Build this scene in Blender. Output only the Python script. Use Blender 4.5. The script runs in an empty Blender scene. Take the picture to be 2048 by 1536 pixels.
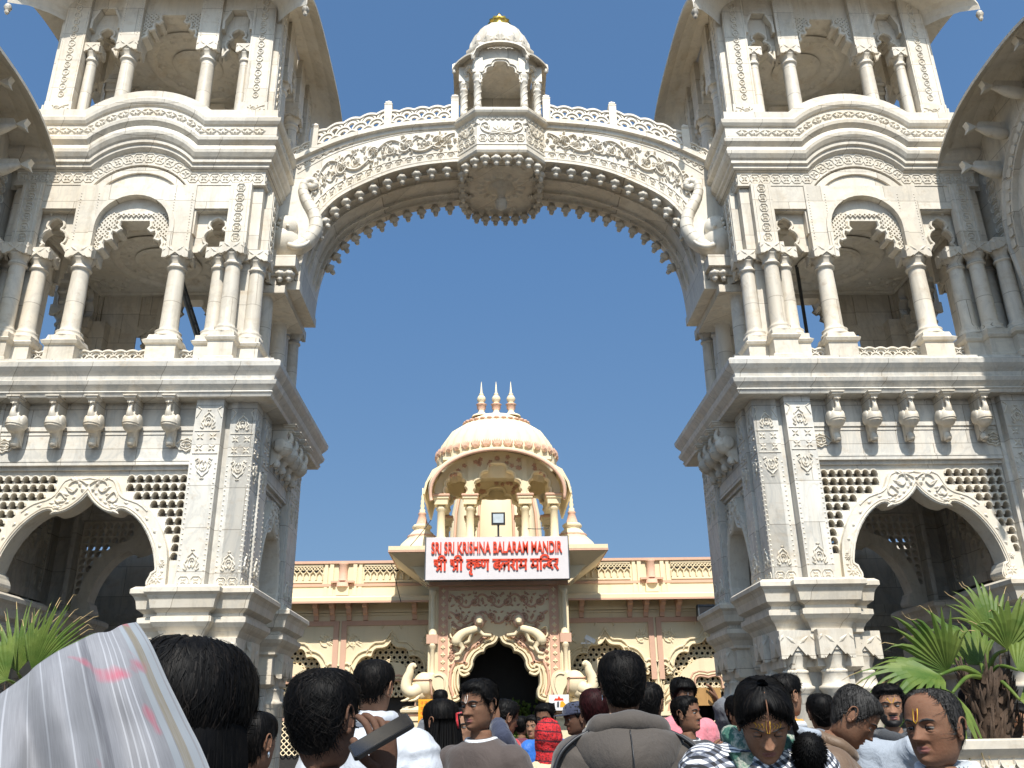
import bpy, bmesh, math, random
from math import sin, cos, pi, radians, sqrt, atan2, exp
from mathutils import Matrix, Vector, noise
from mathutils.geometry import tessellate_polygon
SC = bpy.context.scene; COL = SC.collection
random.seed(7)
# ---------------------------------------------------------------- camera, sky, sun, exposure
CAM = Vector((-0.3, 0, 1.6)); F = 1753.0
def _ray(x, y): return Vector(((x-1024)/F, -(y-768)/F, -1.0))
_Y = _ray(978, 1468).normalized(); _Z = _ray(952, -3629); _Z = (_Z-_Y*_Z.dot(_Y)).normalized(); _X = _Y.cross(_Z)
CR = Matrix((_X, _Y, _Z))
cd = bpy.data.cameras.new('camera'); cam = bpy.data.objects.new('camera', cd); COL.objects.link(cam)
cam.matrix_world = Matrix.Translation(CAM) @ CR.to_4x4()
cd.sensor_width = 36; cd.sensor_fit = 'HORIZONTAL'; cd.lens = 36*F/2048; cd.clip_start = 0.05; cd.clip_end = 5000
SC.camera = cam
def W(x, y, D):
    "photo pixel -> point of the plane at distance D"
    d = CR @ _ray(x, y); return CAM + d*(D/d.y)
SUN_EL, SUN_AZ = radians(54), radians(4)
wd = bpy.data.worlds.new('World'); SC.world = wd; wd.use_nodes = True
_n = wd.node_tree.nodes; _lk = wd.node_tree.links; _bg = _n['Background']; _sk = _n.new('ShaderNodeTexSky')
_sk.sky_type = 'NISHITA'; _sk.sun_disc = False; _sk.sun_elevation = SUN_EL; _sk.sun_rotation = pi-SUN_AZ
_sk.air_density = 1.0; _sk.dust_density = 2.2; _sk.ozone_density = 4.0; _sk.altitude = 170
_tc = _n.new('ShaderNodeTexCoord'); _mp = _n.new('ShaderNodeMapping'); _mp.inputs['Scale'].default_value = (1, 1, .72); _mp.inputs['Location'].default_value = (0, 0, .22)
_lk.new(_tc.outputs['Generated'], _mp.inputs[0]); _lk.new(_mp.outputs[0], _sk.inputs[0])
_tn = _n.new('ShaderNodeMix'); _tn.data_type = 'RGBA'; _tn.blend_type = 'MULTIPLY'; _tn.inputs[0].default_value = 1; _sx = _n.new('ShaderNodeSeparateXYZ'); _mr = _n.new('ShaderNodeMapRange'); _mr.inputs[1].default_value = .08; _mr.inputs[2].default_value = .5; _lk.new(_sx.outputs[2], _mr.inputs[0])
_tm = _n.new('ShaderNodeMix'); _tm.data_type = 'RGBA'; _tm.inputs[6].default_value = (1.08, 1.08, .95, 1); _tm.inputs[7].default_value = (.93, 1.18, 1.24, 1); _lk.new(_mr.outputs[0], _tm.inputs[0]); _lk.new(_tm.outputs[2], _tn.inputs[7])
_lk.new(_tc.outputs['Generated'], _sx.inputs[0])
_lk.new(_sk.outputs[0], _tn.inputs[6]); _lk.new(_tn.outputs[2], _bg.inputs[0]); _bg.inputs[1].default_value = 0.105
sl = bpy.data.lights.new('sun', 'SUN'); so = bpy.data.objects.new('sun', sl); COL.objects.link(so)
sl.energy = 4.6; sl.angle = radians(0.53); sl.color = (1, 0.955, 0.885)
so.rotation_euler = Vector((sin(SUN_AZ)*cos(SUN_EL), -cos(SUN_AZ)*cos(SUN_EL), sin(SUN_EL))).to_track_quat('Z', 'Y').to_euler()
SC.view_settings.view_transform = 'Standard'; SC.view_settings.look = 'None'
SC.view_settings.exposure = 0.55; SC.view_settings.gamma = 1
SC.cycles.max_bounces = 6; SC.cycles.diffuse_bounces = 3; SC.cycles.transparent_max_bounces = 8

# ---------------------------------------------------------------- materials
class NT:
    def __init__(s, name):
        s.m = bpy.data.materials.new(name); s.m.use_nodes = True; s.t = s.m.node_tree
        s.b = s.t.nodes['Principled BSDF']
    def n(s, typ, ins=None, **kw):
        nd = s.t.nodes.new('ShaderNode'+typ)
        for k, v in kw.items(): setattr(nd, k, v)
        for k, v in (ins or {}).items():
            if isinstance(v, bpy.types.NodeSocket): s.t.links.new(v, nd.inputs[k])
            else: nd.inputs[k].default_value = v
        return nd
    def pos(s, scale=(1, 1, 1), obj=True):
        c = s.n('TexCoord').outputs['Object'] if obj else s.n('NewGeometry').outputs['Position']
        return s.n('Mapping', {'Vector': c, 'Scale': scale}).outputs[0]
    def noise(s, v, sc, det=4, rough=.55, dist=0):
        return s.n('TexNoise', {'Vector': v, 'Scale': sc, 'Detail': det, 'Roughness': rough, 'Distortion': dist}).outputs[0]
    def ramp(s, f, stops, interp='LINEAR'):
        r = s.n('ValToRGB', {'Fac': f}); e = r.color_ramp.elements; r.color_ramp.interpolation = interp
        while len(e) < len(stops): e.new(.5)
        for k, (p, c) in enumerate(stops):
            e[k].position = p; e[k].color = (*c, 1) if not isinstance(c, (int, float)) else (c, c, c, 1)
        return r.outputs[0]
    def mix(s, fac, a, b, mode='MIX'):
        x = s.n('Mix', data_type='RGBA', blend_type=mode)
        for k, v in ((0, fac), (6, a), (7, b)):
            if isinstance(v, bpy.types.NodeSocket): s.t.links.new(v, x.inputs[k])
            else: x.inputs[k].default_value = v if k == 0 else (*v, 1)
        return x.outputs[2]
    def math(s, op, a, b=0.0):
        return s.n('Math', {0: a, 1: b}, operation=op).outputs[0]
    def bump(s, h, st=.3, d=.02, nrm=None):
        i = {'Height': h, 'Strength': st, 'Distance': d}
        if nrm: i['Normal'] = nrm
        return s.n('Bump', i).outputs[0]
    def out(s, col=None, rough=None, nrm=None, **kw):
        for k, v in (('Base Color', col), ('Roughness', rough), ('Normal', nrm)):
            if v is None: continue
            if isinstance(v, bpy.types.NodeSocket): s.t.links.new(v, s.b.inputs[k])
            else: s.b.inputs[k].default_value = (*v, 1) if k == 'Base Color' else v
        for k, v in kw.items(): s.b.inputs[k.replace('_', ' ')].default_value = v
        return s.m
def marble(name, base, warm, vein, vs=1.0, joints=True, vamt=.5):
    t = NT(name); p = t.pos(obj=False)
    big = t.noise(p, .9, 5, .6); veins = t.n('TexNoise', {'Vector': t.pos((1, 1, .45), False), 'Scale': 1.6*vs, 'Detail': 8, 'Roughness': .62, 'Distortion': 1.8}).outputs[0]
    v = t.ramp(veins, [(.40, 0), (.49, vamt), (.53, vamt*.35), (.66, 0)])
    col = t.mix(t.ramp(big, [(.35, 0), (.68, 1)]), base, warm)
    col = t.mix(v, col, vein)
    streak = t.noise(t.pos((2.6, 2.6, .22), False), 2.0, 6, .65)
    col = t.mix(t.ramp(streak, [(.53, 0), (.74, .5)]), col, tuple(c*.56 for c in warm))
    fine = t.noise(p, 38, 3, .6); spots = t.noise(p, 7, 6, .7)
    col = t.mix(t.ramp(spots, [(.57, 0), (.74, .5)]), col, (.36, .27, .17)); col = t.mix(t.ramp(t.noise(t.pos((1, 1, 2.2), False), 2.3, 7, .68), [(.55, 0), (.72, .45)]), col, (.44, .33, .20)); col = t.mix(t.ramp(t.noise(t.pos((3.2, 3.2, .5), False), 3.1, 6, .7), [(.60, 0), (.74, .3)]), col, (.22, .215, .20))
    h = t.math('MULTIPLY', fine, .25)
    if joints:
        br = t.n('TexBrick', {'Vector': t.n('CombineXYZ', {0: t.math('ADD', t.n('SeparateXYZ', {0: p}).outputs[0], t.n('SeparateXYZ', {0: p}).outputs[1]), 1: t.n('SeparateXYZ', {0: p}).outputs[2]}).outputs[0],
             'Scale': 1.0, 'Mortar Size': .0055, 'Mortar Smooth': .1, 'Brick Width': 1.13, 'Row Height': .64, 'Color1': (.80, .785, .76, 1), 'Color2': (1.06, 1.05, 1.03, 1), 'Mortar': (.42, .38, .33, 1), 'Bias': .15})
        col = t.mix(.85, col, br.outputs[0], 'MULTIPLY')
    return t.out(col, .5, t.bump(h, .35, .01), Specular_IOR_Level=.35)
def plaster(name, base, dirt, st=.3):
    t = NT(name); p = t.pos(obj=False)
    a = t.noise(p, 1.3, 6, .65); b = t.noise(t.pos((2.5, 2.5, .2), False), 2.2, 5, .6)
    col = t.mix(t.ramp(a, [(.4, 0), (.75, .55)]), base, tuple(c*.86 for c in base))
    col = t.mix(t.ramp(b, [(.58, 0), (.8, st)]), col, dirt)
    return t.out(col, .8, t.bump(t.noise(p, 30, 3), .2, .01))
def plain(name, col, rough=.6, bump=0, bs=40, var=.12, metal=0, obj=True, **kw):
    t = NT(name); p = t.pos(obj=obj); a = t.noise(p, 6, 4)
    c = t.mix(t.ramp(a, [(.35, 0), (.7, 1)]), tuple(min(1, x*(1+var)) for x in col), tuple(x*(1-var) for x in col))
    return t.out(c, rough, t.bump(t.noise(p, bs, 4), bump, .01) if bump else None, Metallic=metal, **kw)
M = {}
M['marble'] = marble('white_marble', (.68, .635, .55), (.63, .555, .44), (.46, .43, .38))
M['marble_grey'] = marble('veined_marble', (.66, .635, .58), (.60, .555, .48), (.42, .42, .40), 1.1, True, .6)
M['marble_carved'] = marble('carved_marble', (.69, .645, .56), (.64, .57, .45), (.48, .45, .40), 1.0, False, .3)
M['cream'] = plaster('cream_plaster', (.74, .62, .41), (.42, .34, .22))
M['pink'] = plaster('pink_plaster', (.60, .37, .26), (.36, .2, .14))
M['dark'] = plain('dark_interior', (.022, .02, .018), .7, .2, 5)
M['door'] = plain('dark_wood', (.02, .013, .01), .5)
M['gold'] = plain('polished_gold', (.72, .47, .10), .28, metal=1)
M['steel'] = plain('grey_steel', (.10, .11, .12), .45, metal=.6)
M['paving'] = marble('stone_paving', (.10, .088, .075), (.08, .07, .06), (.065, .06, .055))

# ---------------------------------------------------------------- mesh builder
def smooth_path(pts, n=6, closed=False):
    P = [Vector(p) for p in pts]; out = []; m = len(P)
    for i in range(m if closed else m-1):
        if closed: a, b, c, d = P[i-1], P[i], P[(i+1) % m], P[(i+2) % m]
        else: a, b, c, d = P[max(i-1, 0)], P[i], P[i+1], P[min(i+2, m-1)]
        for k in range(n):
            t = k/n
            out.append(.5*((2*b)+(c-a)*t+(2*a-5*b+4*c-d)*t*t+(3*b-a-3*c+d)*t**3))
    if not closed: out.append(P[-1])
    return [tuple(p) for p in out]
def off2(path, d, closed=False):
    "offset a 2D polyline to its left by d with mitres"
    n = len(path); out = []
    for i in range(n):
        p = Vector(path[i]); a = Vector(path[i-1]) if (i > 0 or closed) else None; b = Vector(path[(i+1) % n]) if (i < n-1 or closed) else None
        d1 = (p-a) if a is not None else None; d2 = (b-p) if b is not None else None
        if d1 is None or d1.length < 1e-9: d1 = d2
        if d2 is None or d2.length < 1e-9: d2 = d1
        d1 = d1.normalized(); d2 = d2.normalized()
        n1 = Vector((-d1.y, d1.x)); n2 = Vector((-d2.y, d2.x)); mm = n1+n2
        if mm.length < 1e-6: mm = n1
        mm.normalize(); k = max(mm.dot(n1), .35)
        out.append((p.x+mm.x*d/k, p.y+mm.y*d/k))
    return out
class MB:
    def __init__(s, xf=None): s.v = []; s.f = []; s.m = []; s.s = []; s.M = xf or Matrix.Identity(4)
    def add(s, vs, fs, mat=0, sm=False):
        o = len(s.v); X = s.M
        s.v += [X @ Vector(p) for p in vs]
        for f in fs: s.f.append([i+o for i in f]); s.m.append(mat); s.s.append(sm)
    def box(s, x0, x1, y0, y1, z0, z1, mat=0):
        s.add([(x0, y0, z0), (x1, y0, z0), (x1, y1, z0), (x0, y1, z0), (x0, y0, z1), (x1, y0, z1), (x1, y1, z1), (x0, y1, z1)],
              [(0, 3, 2, 1), (4, 5, 6, 7), (0, 1, 5, 4), (1, 2, 6, 5), (2, 3, 7, 6), (3, 0, 4, 7)], mat)
    def prism(s, outer, y0, y1, holes=(), mat=0, ax='y'):
        loops = [[Vector((a, b, 0)) for a, b in lp] for lp in [outer]+list(holes)]
        tri = tessellate_polygon(loops); flat = [p for lp in loops for p in lp]; n = len(flat)
        mk = {'y': lambda a, b, c: (a, c, b), 'x': lambda a, b, c: (c, a, b), 'z': lambda a, b, c: (a, b, c)}[ax]
        vs = [mk(p.x, p.y, y0) for p in flat]+[mk(p.x, p.y, y1) for p in flat]; fs = []
        for t in tri: fs.append(tuple(t)); fs.append(tuple(n+i for i in reversed(t)))
        o = 0
        for lp in loops:
            k = len(lp)
            for i in range(k): fs.append((o+i, o+(i+1) % k, n+o+(i+1) % k, n+o+i))
            o += k
        s.add(vs, fs, mat)
    def tier(s, poly, prof, mat=0, cap=True):
        n = len(poly); vs = []; fs = []
        for d, z in prof:
            for x, y in off2(poly, -d, True): vs.append((x, y, z))
        for k in range(len(prof)-1):
            for i in range(n): fs.append((k*n+i, k*n+(i+1) % n, (k+1)*n+(i+1) % n, (k+1)*n+i))
        if cap:
            for k, rev in ((0, 1), (len(prof)-1, 0)):
                for t in tessellate_polygon([[Vector(vs[k*n+i]) for i in range(n)]]): fs.append(tuple(k*n+i for i in t))
        s.add(vs, fs, mat)
    def lathe(s, prof, x=0, y=0, z=0, seg=16, mat=0, sm=True, lob=0, ln=8, sx=1, sy=1, cap=True):
        vs = []; fs = []
        for r, h in prof:
            for i in range(seg):
                a = 2*pi*i/seg; q = r*(1+lob*abs(cos(ln*a/2))-lob) if lob else r
                vs.append((x+q*cos(a)*sx, y+q*sin(a)*sy, z+h))
        for k in range(len(prof)-1):
            for i in range(seg): fs.append((k*seg+i, k*seg+(i+1) % seg, (k+1)*seg+(i+1) % seg, (k+1)*seg+i))
        if cap: fs.append(tuple(range(seg))); fs.append(tuple((len(prof)-1)*seg+i for i in range(seg)))
        s.add(vs, fs, mat, sm)
    def sweep(s, path, prof, ends=(0, 0), mat=0):
        "mouldings along an (x,z) path on a wall facing -y; prof = (outward, along the path's upward normal)"
        n = len(path); vs = []; fs = []
        for d, h in prof:
            q = off2(path, h)
            for i, (x, z) in enumerate(q):
                if i == 0: x = path[0][0]-d*ends[0]
                if i == n-1: x = path[-1][0]+d*ends[1]
                vs.append((x, -d, z))
        for k in range(len(prof)-1):
            for i in range(n-1): fs.append((k*n+i, k*n+i+1, (k+1)*n+i+1, (k+1)*n+i))
        for i in (0, n-1): fs.append(tuple(k*n+i for k in range(len(prof))))
        s.add(vs, fs, mat)
    def tube(s, pts, r, seg=8, mat=0, sm=True, cap=True, flat=None):
        P = [Vector(p) for p in pts]; n = len(P); vs = []; fs = []
        R = r if isinstance(r, (list, tuple)) else [r]*n; up = None
        for i in range(n):
            t = (P[min(i+1, n-1)]-P[max(i-1, 0)])
            if t.length < 1e-9: t = Vector((0, 0, 1))
            t.normalize()
            if up is None: up = Vector((0, 0, 1)) if abs(t.z) < .9 else Vector((0, 1, 0))
            sd = t.cross(up)
            if sd.length < 1e-4: sd = t.cross(Vector((1, .3, 0)))
            sd.normalize(); up = sd.cross(t).normalized()
            for k in range(seg):
                a = 2*pi*k/seg; o = sd*cos(a)*R[i]+up*sin(a)*R[i]
                if flat: o.y *= flat
                vs.append(tuple(P[i]+o))
        for i in range(n-1):
            for k in range(seg): fs.append((i*seg+k, i*seg+(k+1) % seg, (i+1)*seg+(k+1) % seg, (i+1)*seg+k))
        if cap: fs.append(tuple(range(seg))); fs.append(tuple((n-1)*seg+k for k in range(seg)))
        s.add(vs, fs, mat, sm)
    def ball(s, c, r, su=12, sv=8, mat=0, rot=None):
        vs = []; fs = []
        for j in range(sv+1):
            b = pi*j/sv
            for i in range(su):
                a = 2*pi*i/su; p = Vector((r[0]*sin(b)*cos(a), r[1]*sin(b)*sin(a), r[2]*cos(b)))
                if rot: p = rot @ p
                vs.append(tuple(p+Vector(c)))
        for j in range(sv):
            for i in range(su): fs.append((j*su+i, j*su+(i+1) % su, (j+1)*su+(i+1) % su, (j+1)*su+i))
        s.add(vs, fs, mat, True)
    # --- relief carved on a wall facing -y
    def ridge(s, pts, w, h, y=0, mp=None, mat=0, taper=False, closed=False):
        pts = [p[:2] for p in pts]
        n = len(pts)
        if n < 2: return
        vs = []; fs = []
        ww = [w*(sin(pi*min(max((i+.6)/(n+.2), .04), .96))**.6 if taper else 1) for i in range(n)]
        L = off2(pts, 1.0, closed)
        for i in range(n):
            dx, dz = L[i][0]-pts[i][0], L[i][1]-pts[i][1]; k = ww[i]
            for a, b in ((-k, 0), (-k*.45, -h), (k*.45, -h), (k, 0)):
                u, v = pts[i][0]+dx*a, pts[i][1]+dz*a
                if mp: u, v = mp(u, v)
                vs.append((u, y+b, v))
        for i in range(n if closed else n-1):
            j = (i+1) % n
            for k in range(3): fs.append((i*4+k, i*4+k+1, j*4+k+1, j*4+k))
        s.add(vs, fs, mat)
    def leaf(s, x, z, ang, ln, w, h, y=0, mp=None, mat=0):
        ca, sa = cos(ang), sin(ang); vs = []
        for a, b, d in ((0, 0, 0), (.35, 1, 0), (.75, .62, 0), (1, 0, 0), (.75, -.62, 0), (.35, -1, 0), (.4, .28, 1), (.4, -.28, 1), (.72, 0, .8)):
            u, v = x+ca*a*ln-sa*b*w, z+sa*a*ln+ca*b*w
            if mp: u, v = mp(u, v)
            vs.append((u, y-d*h, v))
        s.add(vs, [(0, 1, 6), (1, 2, 8, 6), (2, 3, 8), (3, 4, 8), (4, 5, 7, 8), (5, 0, 7), (0, 6, 7), (6, 8, 7)], mat)
    def flower(s, x, z, r, h, y=0, n=8, mp=None, mat=0, a0=0):
        for k in range(n): s.leaf(x, z, a0+2*pi*k/n, r, r*1.9/n, h, y, mp, mat)
        q = [(x+r*.3*cos(2*pi*k/8), z+r*.3*sin(2*pi*k/8)) for k in range(8)]
        q = [mp(*p) for p in q] if mp else q; c = mp(x, z) if mp else (x, z)
        s.add([(a, y-h*.7, b) for a, b in q]+[(c[0], y-h*1.4, c[1])], [(i, (i+1) % 8, 8) for i in range(8)], mat)
    def scrollwork(s, u0, u1, v0, v1, w, h, y=0, mp=None, mat=0, per=None, n=None):
        "a running vine with flowers in its loops"
        H = v1-v0; c = (v0+v1)/2; n = n or max(1, round((u1-u0)/(per or H*1.15))); p = (u1-u0)/n
        st = [(u0+p*k/12, c+sin(pi*k/12+pi/2)*H*.36) for k in range(12*n+1)]
        s.ridge(st, w, h, y, mp, mat)
        for k in range(n):
            cx = u0+p*(k+.5); sg = 1 if k % 2 == 0 else -1
            sp = [(cx+H*.34*(1-t/26)*cos(sg*(t*.32)+(-pi/2 if sg > 0 else pi/2)), c+sg*H*.05+H*.34*(1-t/26)*sin(sg*(t*.32)+(-pi/2 if sg > 0 else pi/2))) for t in range(17)]
            s.ridge(sp, w*.8, h, y, mp, mat); s.flower(cx, c+sg*H*.05, H*.2, h*1.5, y, 8, mp, mat, random.random())
            for q in range(5):
                a = random.uniform(0, 2*pi); s.leaf(cx+cos(a)*H*.36, c+sin(a)*H*.36, a+random.uniform(-.7, .7), H*.2, H*.06, h*1.3, y, mp, mat)
            s.leaf(u0+p*k, c-sg*H*.1, pi/2*sg, H*.3, H*.09, h*1.4, y, mp, mat)
            s.leaf(u0+p*(k+.08), c-sg*H*.3, .4, H*.26, H*.07, h*1.3, y, mp, mat); s.leaf(u0+p*(k-.08), c-sg*H*.3, pi-.4, H*.26, H*.07, h*1.3, y, mp, mat)
    def rosettes(s, u0, u1, v0, v1, h, y=0, mp=None, mat=0, gap=.14, n=None):
        H = v1-v0; n = n or max(1, round((u1-u0)/(H*1.08))); p = (u1-u0)/n
        for k in range(n):
            cx, cz = u0+p*(k+.5), (v0+v1)/2; a, b = p*(.5-gap/2), H*.46
            fr = [(cx-a*.6, cz-b), (cx+a*.6, cz-b), (cx+a, cz-b*.4), (cx+a, cz+b*.4), (cx+a*.6, cz+b), (cx-a*.6, cz+b), (cx-a, cz+b*.4), (cx-a, cz-b*.4)]
            s.ridge(fr, H*.045, h, y, mp, mat, closed=True)
            for q in range(4): s.leaf(cx, cz, pi/4+q*pi/2, H*.4, H*.12, h*1.3, y, mp, mat)
            for q in range(4): s.leaf(cx, cz, q*pi/2, H*.26, H*.06, h*1.1, y, mp, mat)
    def leafrow(s, u0, u1, v0, v1, h, y=0, mp=None, mat=0, n=None):
        H = v1-v0; n = n or max(1, round((u1-u0)/(H*1.1))); p = (u1-u0)/n
        for k in range(n):
            cx = u0+p*(k+.5)
            s.leaf(cx, v0+H*.05, pi/2, H*.8, H*.18, h*1.5, y, mp, mat)
            for sg in (-1, 1): s.leaf(cx, v0+H*.15, pi/2-sg*.85, H*.62, H*.13, h*1.3, y, mp, mat)
            s.ridge([(cx+p*.5*cos(pi*(1+q/6)), v1+H*.02+H*.85*sin(pi*(1+q/6))*.9) for q in range(7)], H*.05, h, y, mp, mat)
    def palmette(s, x, z, r, h, y=0, up=1, mat=0, w=.012):
        "leafy cartouche used on the pilasters"
        for sg in (-1, 1):
            s.ridge([(x+sg*r*a, z+up*r*b) for a, b in smooth_path([(.95, -.75), (.62, -.95), (.55, -.55), (.85, -.2), (.6, .25), (.62, .6), (.3, .9), (0, 1.25)], 3)], w, h, y, None, mat)
            s.ridge([(x+sg*r*a, z+up*r*b) for a, b in smooth_path([(.15, -.7), (.42, -.35), (.4, .2), (.1, .55), (0, .3), (.15, .1)], 3)], w*.85, h, y, None, mat)
            s.leaf(x+sg*r*.5, z-up*r*.7, up*(pi/2-sg*.9), r*.5, r*.13, h*1.3, y, None, mat)
        s.leaf(x, z-up*r*.75, up*pi/2, r*.8, r*.18, h*1.5, y, None, mat); s.leaf(x, z+up*r*1.25, up*pi/2, r*.45, r*.12, h*1.3, y, None, mat)
        s.leaf(x, z+up*r*1.5, 0, r*.28, r*.07, h, y, None, mat); s.leaf(x, z+up*r*1.5, pi, r*.28, r*.07, h, y, None, mat)
    def beads(s, x, z0, z1, st, r, h, y=0, mat=0):
        n = int((z1-z0)/st)
        for k in range(n):
            z = z0+(k+.5)*(z1-z0)/n
            s.add([(x-r, y, z-r), (x+r, y, z-r), (x+r, y, z+r), (x-r, y, z+r), (x, y-h, z)], [(0, 1, 4), (1, 2, 4), (2, 3, 4), (3, 0, 4)], mat)
    def scales(s, f, L, rows, R, th=.06, mat=0, top=True, y0=0):
        "open-work of ringed fish scales; f(u) -> (x, z) of the foot of the panel at u"
        n = max(1, round(L/(2*R))); R = L/(2*n); dz = R*.82
        def arc(cu, cv, ro, ri, ya, yb, lo, hi):
            pts = []
            k = 9
            for rr, rng in ((ro, range(k)), (ri, reversed(range(k)))):
                for q in rng:
                    a = pi*q/(k-1); u = min(max(cu+rr*cos(a), lo), hi); x, z = f(u); pts.append((x, z+max(cv+rr*sin(a), 0)))
            vs = [(x, ya, z) for x, z in pts]+[(x, yb, z) for x, z in pts]; m = 2*k; fs = []
            for q in range(k-1):
                fs.append((q, q+1, m-2-q, m-1-q)); fs.append((m+q, m+m-1-q, m+m-2-q, m+q+1))
                fs.append((q, q+1, m+q+1, m+q)); fs.append((m-1-q, m-2-q, 2*m-2-q, 2*m-1-q))
            s.add(vs, fs, mat)
        for r in range(rows):
            sh = 0 if r % 2 == 0 else R
            for k in range(n+(1 if sh else 0)):
                cu = R+2*R*k-sh; e = (r % 3)*.004
                arc(cu, r*dz, R, R*.8, y0-th/2-e, y0+th/2+e, 0, L); arc(cu, r*dz, R*.802, R*.66, y0-th/2+.018, y0+th/2-.018, 0, L)
                arc(cu, r*dz, R*.66, R*.36, y0-th/2+.006+e, y0+th/2-.006-e, 0, L)
        if top:
            H = (rows-1)*dz+R*.72; pts = []; sh = 0 if (rows-1) % 2 == 0 else R
            m = n*8
            up = []; dn = []
            for q in range(m+1):
                u = L*q/m; x, z = f(u); b = abs(cos(pi*(u-sh)/(2*R)-pi/2))*R*.3
                up.append((x, z+H+b+R*.12)); dn.append((x, z+H+b-R*.16))
            s.prism(up+dn[::-1], y0-th*.75, y0+th*.75, mat=mat)
    def build(s, name, mats, parent=None, loc=None):
        me = bpy.data.meshes.new(name); me.from_pydata([tuple(p) for p in s.v], [], s.f)
        for mt in (mats if isinstance(mats, (list, tuple)) else [mats]): me.materials.append(M[mt] if isinstance(mt, str) else mt)
        me.polygons.foreach_set('material_index', s.m); me.polygons.foreach_set('use_smooth', s.s); me.update()
        o = bpy.data.objects.new(name, me); COL.objects.link(o)
        if parent: o.parent = parent
        if loc: o.location = loc
        return o
def tag(o, label=None, cat=None, group=None, kind=None):
    for k, v in (('label', label), ('category', cat), ('group', group), ('kind', kind)):
        if v: o[k] = v
    return o
def empty(name, loc=(0, 0, 0), rz=0, label=None, cat=None, group=None):
    o = bpy.data.objects.new(name, None); COL.objects.link(o); o.location = loc; o.rotation_euler = (0, 0, rz)
    return tag(o, label, cat, group)
def copy_part(o, parent, loc, rot=None, sc=None):
    c = o.copy(); COL.objects.link(c); c.parent = parent; c.location = loc
    if rot is not None: c.rotation_euler = rot
    if sc: c.scale = sc
    return c
def copy_tree(o, parent=None):
    c = o.copy(); COL.objects.link(c); c.parent = parent
    for ch in list(o.children): copy_tree(ch, c)
    return c
T = Matrix.Translation
def RZ(a): return Matrix.Rotation(a, 4, 'Z')
def mir(half):
    "right half of an opening (from apex down) -> full polyline left to right"
    return [(-x, z) for x, z in reversed(half)][:-1 if half[0][0] == 0 else None]+list(half)
def foils(base, n=4, bulge=.5, seg=6, last=True):
    "turn each leg of a half-arch polyline (apex first) into an outward lobe"
    out = []
    for i in range(len(base)-1):
        a, b = Vector(base[i]), Vector(base[i+1]); c = (a+b)/2; d = b-a; nn = Vector((-d.y, d.x)).normalized()
        if nn.x < 0 and abs(nn.x) > .01 or (abs(nn.x) <= .01 and nn.y < 0): nn = -nn
        for k in range(seg):
            t = k/seg; p = a+d*t+nn*sin(pi*t)*bulge*d.length; out.append((max(p.x, 0), p.y))
    out.append(tuple(base[-1])); return out
# the ground
g = MB(); g.add([(-3000, -3000, 0), (3000, -3000, 0), (3000, 3000, 0), (-3000, 3000, 0)], [(0, 1, 2, 3)])
tag(g.build('ground', 'paving'), kind='structure')
# ================================================================ MARBLE GATE TOWERS
TX, TY, HW, HD = 6.33, 14.77, 2.42, 1.77
COLPROF = lambda r, h: [(r*1.55, 0), (r*1.55, .03), (r*1.4, .05), (r*1.35, .09), (r*1.42, .11), (r*1.1, .14), (r*1.04, .17), (r, .2), (r*.97, h*.5), (r*.9, h-.1), (r*.9, h-.085), (r*1.12, h-.075), (r*1.15, h-.05), (r*1.0, h-.03), (r*.98, h)]
def sq(x, y, a, b=None): b = b or a; return [(x-a, y-b), (x+a, y-b), (x+a, y+b), (x-a, y+b)]
def leaf_capital(m, x, y, z, r, h, w):
    "lotus bell under a scalloped square block; z is its foot, w half the block"
    m.lathe([(r, 0), (r*1.12, h*.06), (r*1.05, h*.14), (r*1.35, h*.34), (r*1.5, h*.42), (r*1.42, h*.5), (r*1.3, h*.55)], x, y, z, 20, lob=.12, ln=10)
    # block with scalloped skirt, on four sides
    lo = [(-w, h*.30), (-w*.8, h*.36), (-w*.74, h*.30), (-w*.5, h*.42), (-w*.44, h*.38), (0, h*.62), (w*.44, h*.38), (w*.5, h*.42), (w*.74, h*.30), (w*.8, h*.36), (w, h*.30)]
    for a in range(4):
        X = m.M; m.M = X @ T((x, y, z)) @ RZ(a*pi/2)
        m.prism(lo+[(w, h), (-w, h)], -w-.002-.0015*a, -w+.05)
        for sg in (-1, 1): m.leaf(sg*w*.1, h*.66, pi/2-sg*.9, w*.75, w*.13, .014, -w-.002); m.leaf(sg*w*.75, h*.9, -pi/2+sg*.6, w*.5, w*.1, .012, -w-.002)
        m.M = X
    m.box(x-w*.9, x+w*.9, y-w*.9, y+w*.9, z+h*.5, z+h*.995)
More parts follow.
